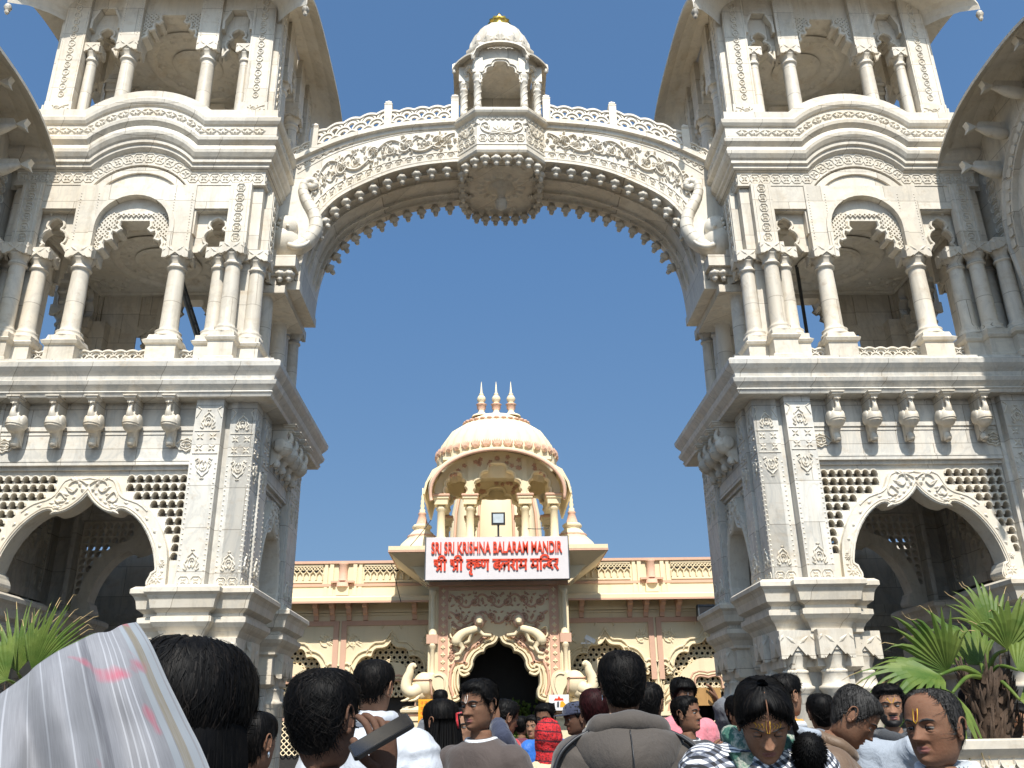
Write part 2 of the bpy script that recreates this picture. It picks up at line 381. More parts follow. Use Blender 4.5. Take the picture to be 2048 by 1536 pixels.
# ---------- storey one: pointed arch with pierced spandrels
AR_IN = [(0, 5.04), (.07, 4.95), (.17, 4.86), (.28, 4.79), (.40, 4.755), (.47, 4.76), (.51, 4.80), (.60, 4.79), (.74, 4.70), (.88, 4.56), (1.0, 4.38), (1.09, 4.18), (1.14, 3.98), (1.15, 3.90), (1.10, 3.87), (1.085, 3.82), (1.05, 3.74), (1.06, 3.67), (1.12, 3.63), (1.20, 3.62)]
AR_OUT = [(0, 5.33), (.12, 5.31), (.24, 5.33), (.38, 5.28), (.44, 5.18), (.50, 5.06), (.60, 4.99), (.78, 4.93), (.95, 4.80), (1.12, 4.58), (1.25, 4.32), (1.32, 4.05), (1.335, 3.62)]
def storey_one(front, hw, kind, root):
    b = hw-.92; k = b/1.5; S = T((0, 0, 0))
    w = MB(front); jl = MB(front); rl = MB(front); av = MB(front)
    inn = [(x*k, z) for x, z in smooth_path(AR_IN, 2)]; out = [(x*k, z) for x, z in smooth_path(AR_OUT, 2)]
    # frieze, lintel mouldings
    w.box(-b, b, .04, .45, 5.50, 6.5); w.box(-b, b, .09, .42, 5.44, 5.498); w.box(-b, b, .14, .40, 5.385, 5.438)
    w.box(-b, b, .02, .039, 6.05, 6.46); w.box(-b, b, .025, .039, 5.5, 5.54); w.box(-b, b, .03, .039, 5.56, 5.59)
    w.box(-b, b, .028, .039, 5.985, 6.01)
    rl.beads(0, 0, .01, 1, 0, 0)
    for i in range(int(2*b/.07)): rl.beads(-b+.035+i*.07, 5.94, 5.985, .045, .022, .02, .04)
    for sg in (-1, 1):
        X = rl.M; rl.M = X @ T((sg*(b-.13), 0, 5.82)) @ Matrix.Rotation(sg*pi/2*-1, 4, 'Y'); rl.palmette(0, 0, .13*max(k, .7), .03, .04, w=.014); rl.M = X
    # pierced spandrel: one plate, holes where the scales open
    op = [(x*(1+.0), z) for x, z in mir(out)]
    outer = [(-b, 3.62), (-b, 5.384), (b, 5.384), (b, 3.62)]+[(x, z) for x, z in reversed(op)]
    holes = []; c = .132
    def lim(z):
        for (xa, za), (xb, zb) in zip(out, out[1:]):
            if za >= z >= zb: return xa+(xb-xa)*((za-z)/max(za-zb, 1e-6))
        return 0 if z > out[0][1] else out[-1][0]
    r = 0; z = 5.30
    while z > 3.8:
        n = int(b/c)
        for i in range(-n-1, n+1):
            x = (i+.5)*c
            if abs(x)+c*.48 > b-.01: continue
            if max(lim(z-c*.36), lim(z+c*.5))+c*.5 > abs(x): continue
            holes.append([(x+c*.42*u, z+c*.42*v) for u, v in ((-.9, -1), (.9, -1), (1, -.2), (.8, .55), (.4, .92), (0, 1), (-.4, .92), (-.8, .55), (-1, -.2))])
            jl.ridge([(x+c*.46*cos(t), z-c*.1+c*.58*sin(t)) for t in (0, .52, 1.05, 1.57, 2.09, 2.62, 3.14)], .013, .035, .13)
        z -= c*1.0; r += 1
    jl.prism(outer, .13, .25, holes)
    # arch band
    av.prism(mir(inn)+[(x, z) for x, z in reversed(mir(out))], .03, .36)
    for d, hh in ((.025, .02), (.06, .014)): av.ridge(off2(mir(inn), d)[4:-4], .014, hh, .03)
    av.ridge(off2(mir(out)[8:-8], -.03), .012, .014, .03)
    p = mir(inn); q = off2(p, .115)
    for i in range(8, len(q)-8, 2):
        av.leaf(q[i][0], q[i][1], atan2(q[i+1][1]-q[i][1], q[i+1][0]-q[i][0]), .09, .03, .02, .03)
    for sg in (-1, 1):
        for t in range(9): av.leaf(sg*(.06+.04*t)*k, 5.0+.17*sin(t*.55)+(.06 if t < 4 else -.03), pi/2-sg*(.3+.22*t), .15, .035, .035, .03)
        av.ridge([(sg*k*x, z) for x, z in smooth_path([(.02, 5.2), (.12, 5.26), (.25, 5.24), (.3, 5.14), (.22, 5.08), (.16, 5.14)], 3)], .014, .03, .03)
        av.ridge([(sg*k*x, z) for x, z in smooth_path([(.3, 4.98), (.4, 5.08), (.46, 4.98), (.4, 4.92), (.35, 4.97)], 3)], .014, .03, .03)
        av.flower(sg*1.2*k, 3.78, .1*k, .02, .03); av.flower(sg*1.24*k, 3.98, .06*k, .02, .03)
    w.build('storey_wall', 'marble_grey', root); jl.build('jali_screen', 'marble_carved', root); av.build('arch_band', 'marble_carved', root); rl.build('relief', 'marble_carved', root)
PIL1, PIL2 = (-1.95, -1.53), (-2.42, -2.03)
def pilaster(m, rl, x0, x1, y, z0, z1, dep=.3):
    "m plain slab, rl its carving"
    m.box(x0, x1, y, y+dep, z0, z1); c = (x0+x1)/2; hw = (x1-x0)/2; r = hw*.62
    rl.palmette(c, 3.98, r*.9, .02, y, 1); rl.rosettes(x0+.03, x1-.03, 3.64, 3.78, .015, y, n=2)
    rl.palmette(c, 5.42, r, .02, y, -1); rl.ridge([(x0+.02, 5.62), (x1-.02, 5.62)], .008, .012, y); rl.ridge([(x0+.02, 5.98), (x1-.02, 5.98)], .008, .012, y)
    for i in (-1, 1):
        for zz in (5.71, 5.89):
            for q in range(4): rl.leaf(c+i*hw*.46, zz, pi/4+q*pi/2, hw*.36, hw*.1, .02, y)
    rl.palmette(c, 6.14, r*.9, .02, y, 1)
    for sg in (-1, 1): rl.ridge([(c+sg*hw*.9, 6.38), (c+sg*hw*.6, 6.33), (c+sg*hw*.92, 6.2)], .008, .015, y); rl.beads(c+sg*hw*.86, 3.82, 5.5, .075, .016, .014, y)
def make_tower():
    root = empty('gate_tower', (TX, TY, 0))
    FR = [(T((0, -HD, 0)), HW, 'front'), (RZ(-pi/2) @ T((0, -HW, 0)), HD, 'side'), (RZ(pi) @ T((0, -HD, 0)), HW, 'back'), (RZ(pi/2) @ T((0, -HW, 0)), HD, 'side')]
    for X, hw, kd in FR[:3]: storey_one(X, hw, kd, root)
    # pilasters of the four corner piers
    for X, hw, kd in FR:
        d = HW-hw
        for sg in (-1, 1):
            for (a, b), y in ((PIL1, -.15), (PIL2, -.0)):
                x0, x1 = sorted((sg*(a+d), sg*(b+d))); m = MB(X); rl = MB(X)
                pilaster(m, rl, x0, x1, y if kd != 'side' else y*.2+.002, 3.6, 6.5)
                o = m.build('pilaster', 'marble_grey', root); rl.build('carving', 'marble_carved', o)
            for p, q, y in ((hw-.95, hw-.87, 0), (hw-.39, hw-.47, .05)):
                m = MB(X); x0, x1 = sorted((sg*p, sg*q)); m.box(x0, x1, y, .5-y, 3.6, 6.5); m.build('jamb_strip', 'marble_grey', root)
    # capitals and column clusters of the piers
    for sx in (-1, 1):
        for sy in (-1, 1):
            P = [(-2.42, -1.77), (-1.98, -1.77), (-1.98, -1.92), (-1.5, -1.92), (-1.5, -1.77), (-1.26, -1.77), (-1.26, -.62), (-2.42, -.62)]
            P = [(x*-sx, y*-sy) for x, y in P]
            if sx*sy < 0: P = P[::-1]
            c = MB(); c.tier(P, [(0, 3.63), (.24, 3.62), (.29, 3.58), (.29, 3.52), (.25, 3.48), (.22, 3.42), (.2, 3.31), (.12, 3.25), (.12, 3.21), (.18, 3.19), (.18, 3.12), (.14, 3.06), (.09, 3.01), (.05, 2.93), (.05, 2.89), (0, 2.86), (0, 2.42), (-.1, 2.36)])
            c.build('capital', 'marble', root)
            k = MB(); P2 = [(x, y) for x, y in P]
            k.tier(off2(P2, .12, True), [(0, 0), (0, 2.6)]); k.tier(P, [(.2, 0), (.2, .5), (.1, .55), (0, .6), (-.05, .9), (-.1, .95)]); k.build('pier', 'marble_grey', root)
            for (x, y) in ((-1.74, -1.86), (-2.24, -1.7), (-1.2, -1.5), (-2.3, -1.07), (-1.95, -.62)):
                cc = MB(); cc.lathe([(.25, .6), (.25, .75), (.2, .8), (.19, .95), (.185, 2.06), (.235, 2.11), (.24, 2.15), (.20, 2.17), (.195, 2.20), (.17, 2.33), (.19, 2.35), (.15, 2.38)], 0, 0, 0, 20)
                for q in range(20): cc.ball((.165*cos(q*pi/10), .165*sin(q*pi/10), 2.355), (.022, .022, .022), 6, 4)
                leaf_capital(cc, 0, 0, 2.35, .15, .56, .245)
                o = cc.build('column', 'marble', root, (x*-sx, y*-sy, 0))
    # inner room: ceiling, door wall with its figured panel
    r = MB(); r.box(-1.9, 1.9, -1.35, 1.35, 6.38, 6.5); r.box(-1.6, 1.6, -1.1, 1.1, 6.3, 6.379); r.box(1.98, 2.2, -1.4, 1.4, 0, 6.4); r.box(1.9, 1.979, -1.35, 1.35, 3.9, 4.06); r.box(1.9, 1.979, -1.35, 1.35, 5.42, 5.56)
    r.M = RZ(-pi/2) @ T((0, 1.98, 0))
    r.build('inner_room', 'marble_grey', root)
    fg = MB(RZ(-pi/2) @ T((0, 1.98, 0))); rr = random.Random(3)
    for i in range(46):
        x, z = rr.uniform(-1.1, 1.1), rr.uniform(4.2, 5.3); a = rr.uniform(.5, 2.6)
        fg.leaf(x, z, a, rr.uniform(.18, .4), rr.uniform(.05, .09), .05, 0); fg.ridge([(x+.12*cos(t*.6), z+.12*sin(t*.6)) for t in range(7)], .02, .035)
    for sg in (-1, 1): fg.beads(sg*1.28, 4.1, 5.4, .09, .035, .03)
    fg.build('figured_panel', 'marble_carved', root)
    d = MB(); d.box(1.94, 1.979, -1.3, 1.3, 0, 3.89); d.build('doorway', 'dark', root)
    # great cornice
    c = MB(); c.tier([(-HW, -HD), (HW, -HD), (HW, HD), (-HW, HD)], [(-.3, 6.5), (.26, 6.502), (.28, 6.55), (.30, 6.57), (.27, 6.60), (.34, 6.68), (.36, 6.74), (.30, 6.77), (.31, 6.84), (.36, 6.90), (.40, 6.96), (.41, 7.03), (.37, 7.07), (.26, 7.085), (.26, 7.15), (-.4, 7.15)])
    c.build('great_cornice', 'marble_grey', root)
    # peacock corbels
    def peacock():
        p = MB(); br = [(-.02, 5.78), (0, 6.5), (-.36, 6.5), (-.36, 6.44), (-.30, 6.40), (-.27, 6.3), (-.29, 6.18), (-.22, 6.06), (-.13, 5.95), (-.12, 5.86), (-.06, 5.8)]
        p.prism([(y, z-6.5) for y, z in br], -.06, .06, ax='x')
        p.ball((0, -.22, -.40), (.125, .15, .155), 16, 12, rot=Matrix.Rotation(.35, 3, 'X'))
        p.tube(smooth_path([(0, -.25, -.36), (0, -.33, -.27), (0, -.335, -.19), (0, -.31, -.13), (0, -.33, -.09)], 4), [.098, .084, .07, .058, .049, .042, .037, .034, .032, .031, .031, .033, .038, .044, .046, .04, .025][:17], 10)
        p.tube([(0, -.34, -.10), (0, -.385, -.115), (0, -.40, -.14)], [.025, .016, .004], 6)
        p.tier(sq(0, -.31, .05, .06), [(0, -.11), (0, -.08), (.035, -.05), (.04, -.025), (.055, -.02), (.055, 0)])
        p.tube(smooth_path([(0, -.17, -.5), (0, -.12, -.6), (0, -.13, -.68), (0, -.08, -.74)], 3), [.08, .07, .06, .055, .05, .06, .065, .06, .05, .02], 8)
        for sg in (-1, 1): p.leaf(0, 0, 0, .001, .001, .0); p.ball((sg*.1, -.17, -.37), (.035, .12, .12), 10, 8)
        for t in range(2): p.tube([(.127*sin(a)*(1-.06*t), -.22-.152*cos(a)*(1-.05*t), -.42-.035*t) for a in [i*.35-1.4 for i in range(9)]], .0045, 5)
        return p
    pk = peacock().build('peacock_corbel', 'marble', root); first = True
    for X, hw, kd in FR:
        n, st = (5, .583) if kd != 'side' else (4, .42)
        for i in range(n):
            loc = X @ Vector(((i-(n-1)/2)*st, .03, 6.5)); rz = X.to_euler().z
            if first: pk.location = loc; pk.rotation_euler = (0, 0, rz); first = False
            else: copy_part(pk, root, loc, (0, 0, rz))
    # upper storeys
    L2 = dict(z0=7.15, zc=9.02, zt=10.56, hw=2.13, hd=1.66, cx=.8, ped=.52, round=True, zi=9.9)
    L3 = dict(z0=12.1, zc=13.62, zt=15.2, hw=1.99, hd=1.48, cx=.75, ped=0, round=False, zi=14.66)
    for L in (L2, L3):
        hw, hd = L['hw'], L['hd']; zc, zt, z0 = L['zc'], L['zt'], L['z0']
        FF = [(T((0, -hd, 0)), hw), (RZ(-pi/2) @ T((0, -hw, 0)), hd), (RZ(pi) @ T((0, -hd, 0)), hw), (RZ(pi/2) @ T((0, -hw, 0)), hd)]
        for X, h in FF: upper_face(X, h, L, root, h == hw)
        # corner columns
        zb = z0+L['ped']
        for sx in (-1, 1):
            for sy in (-1, 1):
                spots = ((hw-.35, hd+.07), (hw-.02, hd-.2), (hw-.62, hd-.1), (hw-.15, hd-.55)) if L['ped'] else ((hw-.55, hd-.1), (hw-.12, hd-.5))
                co = MB()
                if L['ped']:
                    co.box(*sorted((sx*(hw-.6), sx*(hw-.12))), *sorted((sy*(hd-.55), sy*(hd-.1))), z0, zc+.3)
                    co.build('corner_pier', 'marble', root)
                for x, y in spots:
                    c = MB(); rr = .135 if L['ped'] else .1
                    if L['ped']: c.tier(sq(0, 0, .2), [(.04, z0), (.04, z0+.06), (0, z0+.09), (0, z0+.34), (.03, z0+.36), (.05, z0+.40), (0, z0+.44), (0, z0+.52)])
                    c.lathe(COLPROF(rr, zc-zb), 0, 0, zb, 20); leaf_capital(c, 0, 0, zc-.01, rr*.95, .3, rr*1.5)
                    c.build('column', 'marble', root, (sx*x, sy*y, 0))
    # floor slabs and ceilings
    s = MB(); s.box(-2.0, 2.0, -1.36, 1.36, 10.0, 10.5); ring = [(1.0*cos(t*pi/16), .95*sin(t*pi/16)) for t in range(32)]
    s.lathe([(1.02, 9.97), (.95, 9.92), (.9, 9.97), (.86, 9.995)], 0, 0, 0, 40, cap=False); s.lathe([(.6, 9.97), (.55, 9.94), (.5, 9.97), (.45, 9.995)], 0, 0, 0, 32, cap=False)
    s.box(-1.9, 1.9, -1.17, 1.17, 14.7, 15.2); s.lathe([(1.0, 14.67), (.9, 14.62), (.85, 14.67), (.8, 14.695)], 0, 0, 0, 40, cap=False); s.lathe([(.5, 14.67), (.4, 14.62), (.3, 14.67), (.2, 14.695)], 0, 0, 0, 32, cap=False)
    X = Matrix.Rotation(-pi/2, 4, 'X')
    for zc_, R in ((9.995, 1.35), (14.695, 1.25)):
        s.M = T((0, 0, zc_)) @ Matrix.Rotation(pi/2, 4, 'X')
        s.M = T((0, 0, zc_)) @ Matrix(((1, 0, 0, 0), (0, 0, 1, 0), (0, 1, 0, 0), (0, 0, 0, 1)))
        for q in range(16): s.leaf(cos(q*pi/8)*.66, sin(q*pi/8)*.66, q*pi/8, .2, .08, .03)
        for cx in (-1.45, 1.45): s.scrollwork(cx-.3, cx+.3, -1.1, -.5, .02, .025); s.scrollwork(cx-.3, cx+.3, .5, 1.1, .02, .025)
        for a in (-1.2, 1.2): s.ridge([(-1.8, a), (1.8, a)], .03, .04)
        for a in (-1.8, 1.8): s.ridge([(a, -1.2), (a, 1.2)], .03, .04)
    s.M = Matrix.Identity(4)
    s.build('ceilings', 'marble_carved', root)
    # bowed entablature between storeys two and three
    hw, hd = 2.12, 1.68
    PR = [(0, 0), (.05, .02), (.05, .05), (.03, .06), (.03, .30), (.06, .32), (.10, .36), (.10, .41), (.14, .44), (.14, .50), (.17, .53), (.21, .60), (.22, .66), (.20, .73), (.17, .77), (.19, .79), (.24, .84), (.25, .90), (.21, .93), (.20, .95), (.20, 1.16), (.23, 1.18), (.26, 1.23), (.27, 1.30), (.23, 1.33), (.19, 1.37), (.18, 1.40), (.18, 1.53), (0, 1.55)]
    for X, h in ((T((0, -hd, 0)), hw), (RZ(-pi/2) @ T((0, -hw, 0)), hd), (RZ(pi) @ T((0, -hd, 0)), hw), (RZ(pi/2) @ T((0, -hw, 0)), hd)):
        front = h == hw
        def path_at(v, x=0):
            z = 10.55+v
            if not front: return [(-h, z), (h, z)]
            bw = .80+.2*v; rise = .42; R = (bw*bw+rise*rise)/(2*rise); a = math.asin(bw/R)
            return [(-h, z)]+[(R*sin(t), z+rise-R+R*cos(t)) for t in [-a+2*a*i/20 for i in range(21)]]+[(h, z)]
        e = MB(X); n = len(path_at(0)); vs = []; fs = []
        for d, v in PR:
            for i, (x, z) in enumerate(path_at(v)): vs.append((x-d if i == 0 else x+d if i == n-1 else x, -d, z))
        for k in range(len(PR)-1):
            for i in range(n-1): fs.append((k*n+i, k*n+i+1, (k+1)*n+i+1, (k+1)*n+i))
        e.add(vs, fs)
        if front:
            path = path_at(0); e.prism([(-1.0, 10.54)]+path[1:-1]+[(1.0, 10.54)], .01, .25); e.sweep(path[1:-1], [(0, -.14), (.03, -.13), (.03, -.02), (0, -.01)])
        e.build('bowed_entablature', 'marble', root)
        f = MB(X)
        def mp(u, v):
            o = path_at(v); l = [0]
            for i in range(1, len(o)): l.append(l[-1]+(Vector(o[i])-Vector(o[i-1])).length)
            u = u*l[-1]
            for i in range(1, len(o)):
                if u <= l[i] or i == len(o)-1:
                    t = (u-l[i-1])/max(l[i]-l[i-1], 1e-6); return (o[i-1][0]+(o[i][0]-o[i-1][0])*t, o[i-1][1]+(o[i][1]-o[i-1][1])*t)
        n1, n2 = (24, 21) if h == hw else (17, 14)
        for k in range(n1):
            cu = (k+.5)/n1; du = .4/n1
            c = mp(cu, .18); t1 = mp(cu+.002, .18); ang = atan2(t1[1]-c[1], t1[0]-c[0])
            X0 = f.M; f.M = X @ T((c[0], 0, c[1])) @ Matrix.Rotation(-ang, 4, 'Y')
            s_ = .088
            f.ridge([(-s_*.6, -s_), (s_*.6, -s_), (s_, -s_*.4), (s_, s_*.4), (s_*.6, s_), (-s_*.6, s_), (-s_, s_*.4), (-s_, -s_*.4)], .008, .014, -.03, closed=True)
            for qd in range(4): f.leaf(0, 0, pi/4+qd*pi/2, .075, .024, .02, -.03)
            f.M = X0
        for k in range(n2):
            cu = (k+.5)/n2; c = mp(cu, 1.05); t1 = mp(cu+.002, 1.05); ang = atan2(t1[1]-c[1], t1[0]-c[0])
            X0 = f.M; f.M = X @ T((c[0], 0, c[1])) @ Matrix.Rotation(-ang, 4, 'Y')
            for sg in (-1, 1): f.leaf(0, -.07, pi/2-sg*.95, .15, .035, .03, -.20); f.leaf(0, .06, -pi/2+sg*1.1, .12, .025, .025, -.20)
            f.leaf(0, -.08, pi/2, .12, .03, .035, -.20); f.M = X0
        f.build('entablature_carving', 'marble_carved', root)
    fl = MB(); fl.box(-2.1, 2.1, -1.66, 1.66, 11.9, 12.09); fl.build('upper_floor', 'marble', root)
    # curved hoods under the roof
    for X, h, dd in ((T((0, -1.48, 0)), 1.99, 0), (RZ(-pi/2) @ T((0, -1.99, 0)), 1.48, 1), (RZ(pi) @ T((0, -1.48, 0)), 1.99, 0), (RZ(pi/2) @ T((0, -1.99, 0)), 1.48, 1)):
        hood(X, h, 14.50, .85 if dd else .95, .74, root, 'marble_carved', widen=1, pw=3.0 if dd else 2.5)
    bk = MB(RZ(pi) @ T((0, -1.66, 0)))
    bk.box(1.0, 1.75, .265, .3, 9.3, 10.5); bk.build('back_wall', 'marble', root)
    bk = MB(RZ(pi) @ T((0, -1.66, 0))); bk.box(-1.75, -1.0, .265, .3, 7.2, 10.5); bk.build('back_wall', 'marble', root)
    rf = MB(); rf.box(-1.97, 1.97, -1.46, 1.46, 15.2, 16.0); rf.lathe([(1.3, 16), (1.5, 16.6), (1.3, 17.3), (.7, 17.9), (.1, 18.3)], 0, 0, 0, 24); rf.build('roof', 'marble', root)
    return root
def hood(X, h, z0, rise, proj, root, mat, drop=.34, name='curved_hood', th=.07, widen=1, pw=2.3):
    "bangla eave: arched sheet leaning out of the wall; z0 height of its ends on the wall"
    m = MB(X); n = 28; vs = []; fs = []
    prof = [(0, 0), (proj*.35, -.02), (proj*.7, -drop*.35), (proj, -drop), (proj, -drop-th), (proj*.68, -drop*.35-th), (proj*.33, -.02-th), (0, -th)]
    K = len(prof)
    for i in range(n+1):
        u = sin(-pi/2+pi*i/n); zz = z0+rise*max(0, 1-abs(u)**pw)**(1/pw if pw > 3 else .5)
        for d, dz in prof: vs.append((u*(h+d*widen), -d, zz+dz*(1-.25*abs(u)**4)))
    for i in range(n):
        for k in range(K): fs.append((i*K+k, i*K+(k+1) % K, (i+1)*K+(k+1) % K, (i+1)*K+k))
    fs += [tuple(range(K)), tuple(n*K+k for k in range(K))]
    m.add(vs, fs, 0, False)
    o = m.build(name, mat, root)
    e = MB(X)
    for sg in (-1, 1):
        e.lathe([(.02, .0), (.05, -.03), (.07, -.09), (.05, -.15), (.03, -.17), (.045, -.19), (.02, -.24), (0, -.25)], sg*(h+proj*.97*widen), -proj*.97, z0-drop*.75-th, 12)
    e.build('hood_pendant', mat, root)
    return o
def upper_face(X, hw, L, root, front):
    z0, zc, zt, cx, zi = L['z0'], L['zc'], L['zt'], L['cx'], L['zi']
    if not front: cx = cx*.72
    zb = z0+L['ped']; zw = zc+.3; m = MB(X); rl = MB(X); jl = MB(X); ro = L['round']
    pw = .2; ow = cx-pw+.03  # strip half width, opening half width
    # central bay: surround
    top = min(zt, 10.34) if ro else zt
    if ro:
        cz = top-ow; hole = [(-ow, zw)]+[(ow*cos(t), cz+ow*sin(t)) for t in [pi-pi*i/16 for i in range(17)]]+[(ow, zw)]
        m.prism([(-cx-pw, zw), (-cx-pw, zt), (cx+pw, zt), (cx+pw, zw)]+hole[::-1], -.09, .26)
        m.prism(off2(hole, .08)[::1]+hole[::-1], -.12, -.088)
    else:
        for sg in (-1, 1): m.box(*sorted((sg*(cx-pw), sg*(cx+pw))), -.09, .26, zw, zt)
    # corbelled cusps of the central arch
    w2 = cx-.14
    half = [(w2*.36, zi), (w2*.40, zi-.02), (w2*.42, zi-.12), (w2*.36, zi-.17), (w2*.44, zi-.22), (w2*.56, zi-.19), (w2*.60, zi-.28), (w2*.56, zi-.36), (w2*.66, zi-.39), (w2*.74, zi-.36), (w2*.78, zi-.46), (w2*.75, zi-.53), (w2*.83, zi-.57), (w2*.92, zi-.60), (w2*.97, zi-.70), (w2, zw+.0)]
    half = [(x, max(z, zw)) for x, z in half]
    arch = [(-x, z) for x, z in reversed(half)]+half
    if ro: lim = [(ow*cos(t), cz+ow*sin(t)) for t in [pi*i/16 for i in range(17)]]; outer = [(-cx+.1, zw), (-ow, zw+.01)]+lim[::-1]+[(ow, zw+.01), (cx-.1, zw)]
    else: outer = [(-cx+.1, zw), (-cx+.1, zt), (cx-.1, zt), (cx-.1, zw)]
    jl.prism(outer+arch[::-1], .02, .34)
    for a in (half[:], [(-x, z) for x, z in half]): jl.ridge(a, .03, .03, .02)
    def inside(x, z):
        if ro and x*x+(z-cz)**2 > (ow-.03)**2 and z > cz: return False
        if abs(x) > ow-.02 or z > zt-.02: return False
        if z < zi+.07:
            for (xa, za), (xb, zb_) in zip(half, half[1:]):
                if za >= z >= zb_: return abs(x) > max(xa, xb)+.04
            return abs(x) > (w2*.46 if z > zi-.02 else 9)
        return True
    st = .085; g_ = int((zt-zw)/st)+2
    for i in range(-12, 13):
        for j in range(g_):
            x, z = i*st+(j % 2)*st/2, zw+.05+j*st*.5
            if inside(x, z) and inside(x, z+st*.4) and inside(x, z-st*.4): jl.ridge([(x, z-st*.42), (x+st*.34, z), (x, z+st*.42), (x-st*.34, z)], .014, .03, .02, closed=True)
    # side bays with trefoil openings
    s0, s1 = cx+pw-.01, hw-.36 if ro else hw-.42; c = (s0+s1)/2; tw = min(.2, (s1-s0)*.36)
    tz = 9.98 if ro else 14.36
    tre = [(0, tz+.02), (.25, tz), (.62, tz-.06), (.72, tz-.15), (.52, tz-.21), (.85, tz-.26), (1.1, tz-.36), (1.0, tz-.46), (.8, tz-.5), (1.0, tz-.55), (1.25, tz-.64), (1.3, zw)]
    tre = smooth_path([(x*tw, z) for x, z in tre], 3)
    for sg in (-1, 1):
        o = [(sg*c+x, z) for x, z in mir(tre)]
        m.prism([(sg*c-(s1-s0)/2, zw), (sg*c-(s1-s0)/2, zt), (sg*c+(s1-s0)/2, zt), (sg*c+(s1-s0)/2, zw)]+o[::-1], .10, .26)
        m.ridge(o, .03, .035, .10)
        a, b = sorted((sg*s0, sg*s1))
        if ro:
            m.box(a, b, -.06, .099, tz+.12, zt); m.box(a, b, -.02, .099, tz+.1, tz+.119)
            m.box(a, a+.035, -.03, .099, zw+.3, tz+.099); m.box(b-.035, b, -.03, .099, zw+.3, tz+.099)
        else:
            d = (b-a)*.12; ou = [(a, tz-.1), (a, zt), (b, zt), (b, tz-.1)]
            inn = [(a+d, tz-.1), (a+d, tz+.1), ((a+b)/2-.12, tz+.38), ((a+b)/2+.12, tz+.38), (b-d, tz+.1), (b-d, tz-.1)]
            m.prism(ou+inn[::-1], -.02, .099); m.prism(off2(inn, .045)+inn[::-1], -.05, -.019)
    # corner strips
    for sg in (-1, 1):
        if ro:
            e = 0 if front else .004; a, b = sorted((sg*(hw-.36+e), sg*(hw-e))); m.box(a, b, e, .3, zw, zt-e)
            a, b = sorted((sg*(hw-.53), sg*(hw-.17))); m.box(a, b, -.13, -.001, zw, zt+.02)
            for k in range(6): rl.rosettes(a+.1, b-.1, zw+.08+k*.2, zw+.24+k*.2, .018, -.13, n=1)
            for e in (a+.05, b-.05): rl.ridge([(e, zw+.02), (e, zt-.02)], .008, .012, -.13)
        else:
            a, b = sorted((sg*(hw-.43), sg*hw)); m.box(a, b, -.1, .3, z0, zt)
            n = 14
            for k in range(n):
                cz2 = z0+.55+k*.17; q = .06 if k % 2 else .05; x = (a+b)/2
                rl.ridge([(x+q*cos(t*pi/4+pi/8)*1.0, cz2+q*sin(t*pi/4+pi/8)*1.25) for t in range(8)], .01, .018, -.1, closed=True)
                rl.flower(x, cz2, .03, .012, -.1, 4)
            for e in (a+.03, b-.03): rl.ridge([(e, z0+.4), (e, zt-.02)], .006, .01, -.1)
            m.box(a-.03, b+.03, -.13, -.1, z0, z0+.36); rl.scrollwork(a+.02, b-.02, z0+.06, z0+.32, .01, .015, -.13, n=1)
    for sg in (-1, 1):
        for q in (-1, 1): rl.beads(sg*cx+q*.15, zw+.12, zt-.15, .055, .014, .012, -.09)
    # balustrade, pedestals, columns
    for sg in (-1, 1):
        c_ = MB(X)
        if L['ped']: c_.tier(sq(0, .08, .24), [(.05, z0), (.05, z0+.05), (0, z0+.08), (0, z0+.33), (.035, z0+.35), (.055, z0+.40), (0, z0+.44), (-.02, z0+.52)])
        rr = .15 if L['ped'] else .135
        c_.lathe(COLPROF(rr, zc-zb), 0, .08, zb, 24); leaf_capital(c_, 0, .08, zc-.01, rr*.92, .31, rr*1.42)
        c_.M = X; o = c_.build('column', 'marble', root); o.location = X.to_3x3() @ Vector((sg*cx, 0, 0))
    if L['ped']:
        bl = MB(X)
        for a, b in ((-cx+.22, cx-.22), (cx+.22, hw-.55), (-hw+.55, -cx-.22)):
            if b-a > .15: bl.scales(lambda u, a=a: (a+u, z0+.06), b-a, 3, .105, .08, y0=.08); bl.box(a, b, .03, .13, z0, z0+.06)
        bl.build('balustrade', 'marble_carved', root)
    m.build('arcade_wall', 'marble', root); jl.build('cusped_screen', 'marble_carved', root); rl.build('strip_carving', 'marble_carved', root)
tw = make_tower()
tag(tw, 'three storey carved white marble tower right of the great arch, two dark poles inside', 'gate tower', 'marble towers either side of the arch')
t2 = copy_tree(tw); t2.location = (-TX, TY, 0); t2.scale = (-1, 1, 1)
tag(t2, 'three storey carved white marble tower left of the great arch, sloping steel ladder inside', 'gate tower', 'marble towers either side of the arch')
# ================================================================ GREAT ARCH
A0, A1 = 14.2, 15.7
ga = empty('gate_arch', (0, 14.75, 0), 0, 'wide carved marble arch spanning the gap between the two towers, small kiosk on its crown', 'arch')
OFF = T((0, -14.75, 0))
LIP = smooth_path([(0, 11.93), (.5, 11.92), (.95, 11.885), (1.6, 11.79), (2.2, 11.6), (2.93, 11.2), (3.3, 10.85), (3.54, 10.38), (3.66, 9.85), (3.7, 9.25)], 5)
TOPC = smooth_path([(0, 12.87), (.87, 12.85), (1.9, 12.75), (2.65, 12.57), (3.24, 12.35), (3.97, 11.95), (4.5, 11.6)], 5)
lip, topc = [tuple(p[:2]) for p in mir(LIP)], [tuple(p[:2]) for p in mir(TOPC)]
a = MB(OFF); a.prism(lip+[(4.1, 9.25), (4.6, 9.25), (4.6, 11.5)]+topc[::-1]+[(-4.6, 11.5), (-4.6, 9.25), (-4.1, 9.25)], A0, A1)
a.M = OFF @ T((0, A0, 0))
cop = [(0, -.16), (.03, -.15), (.03, -.08), (.1, -.06), (.1, .03), (0, .05)]
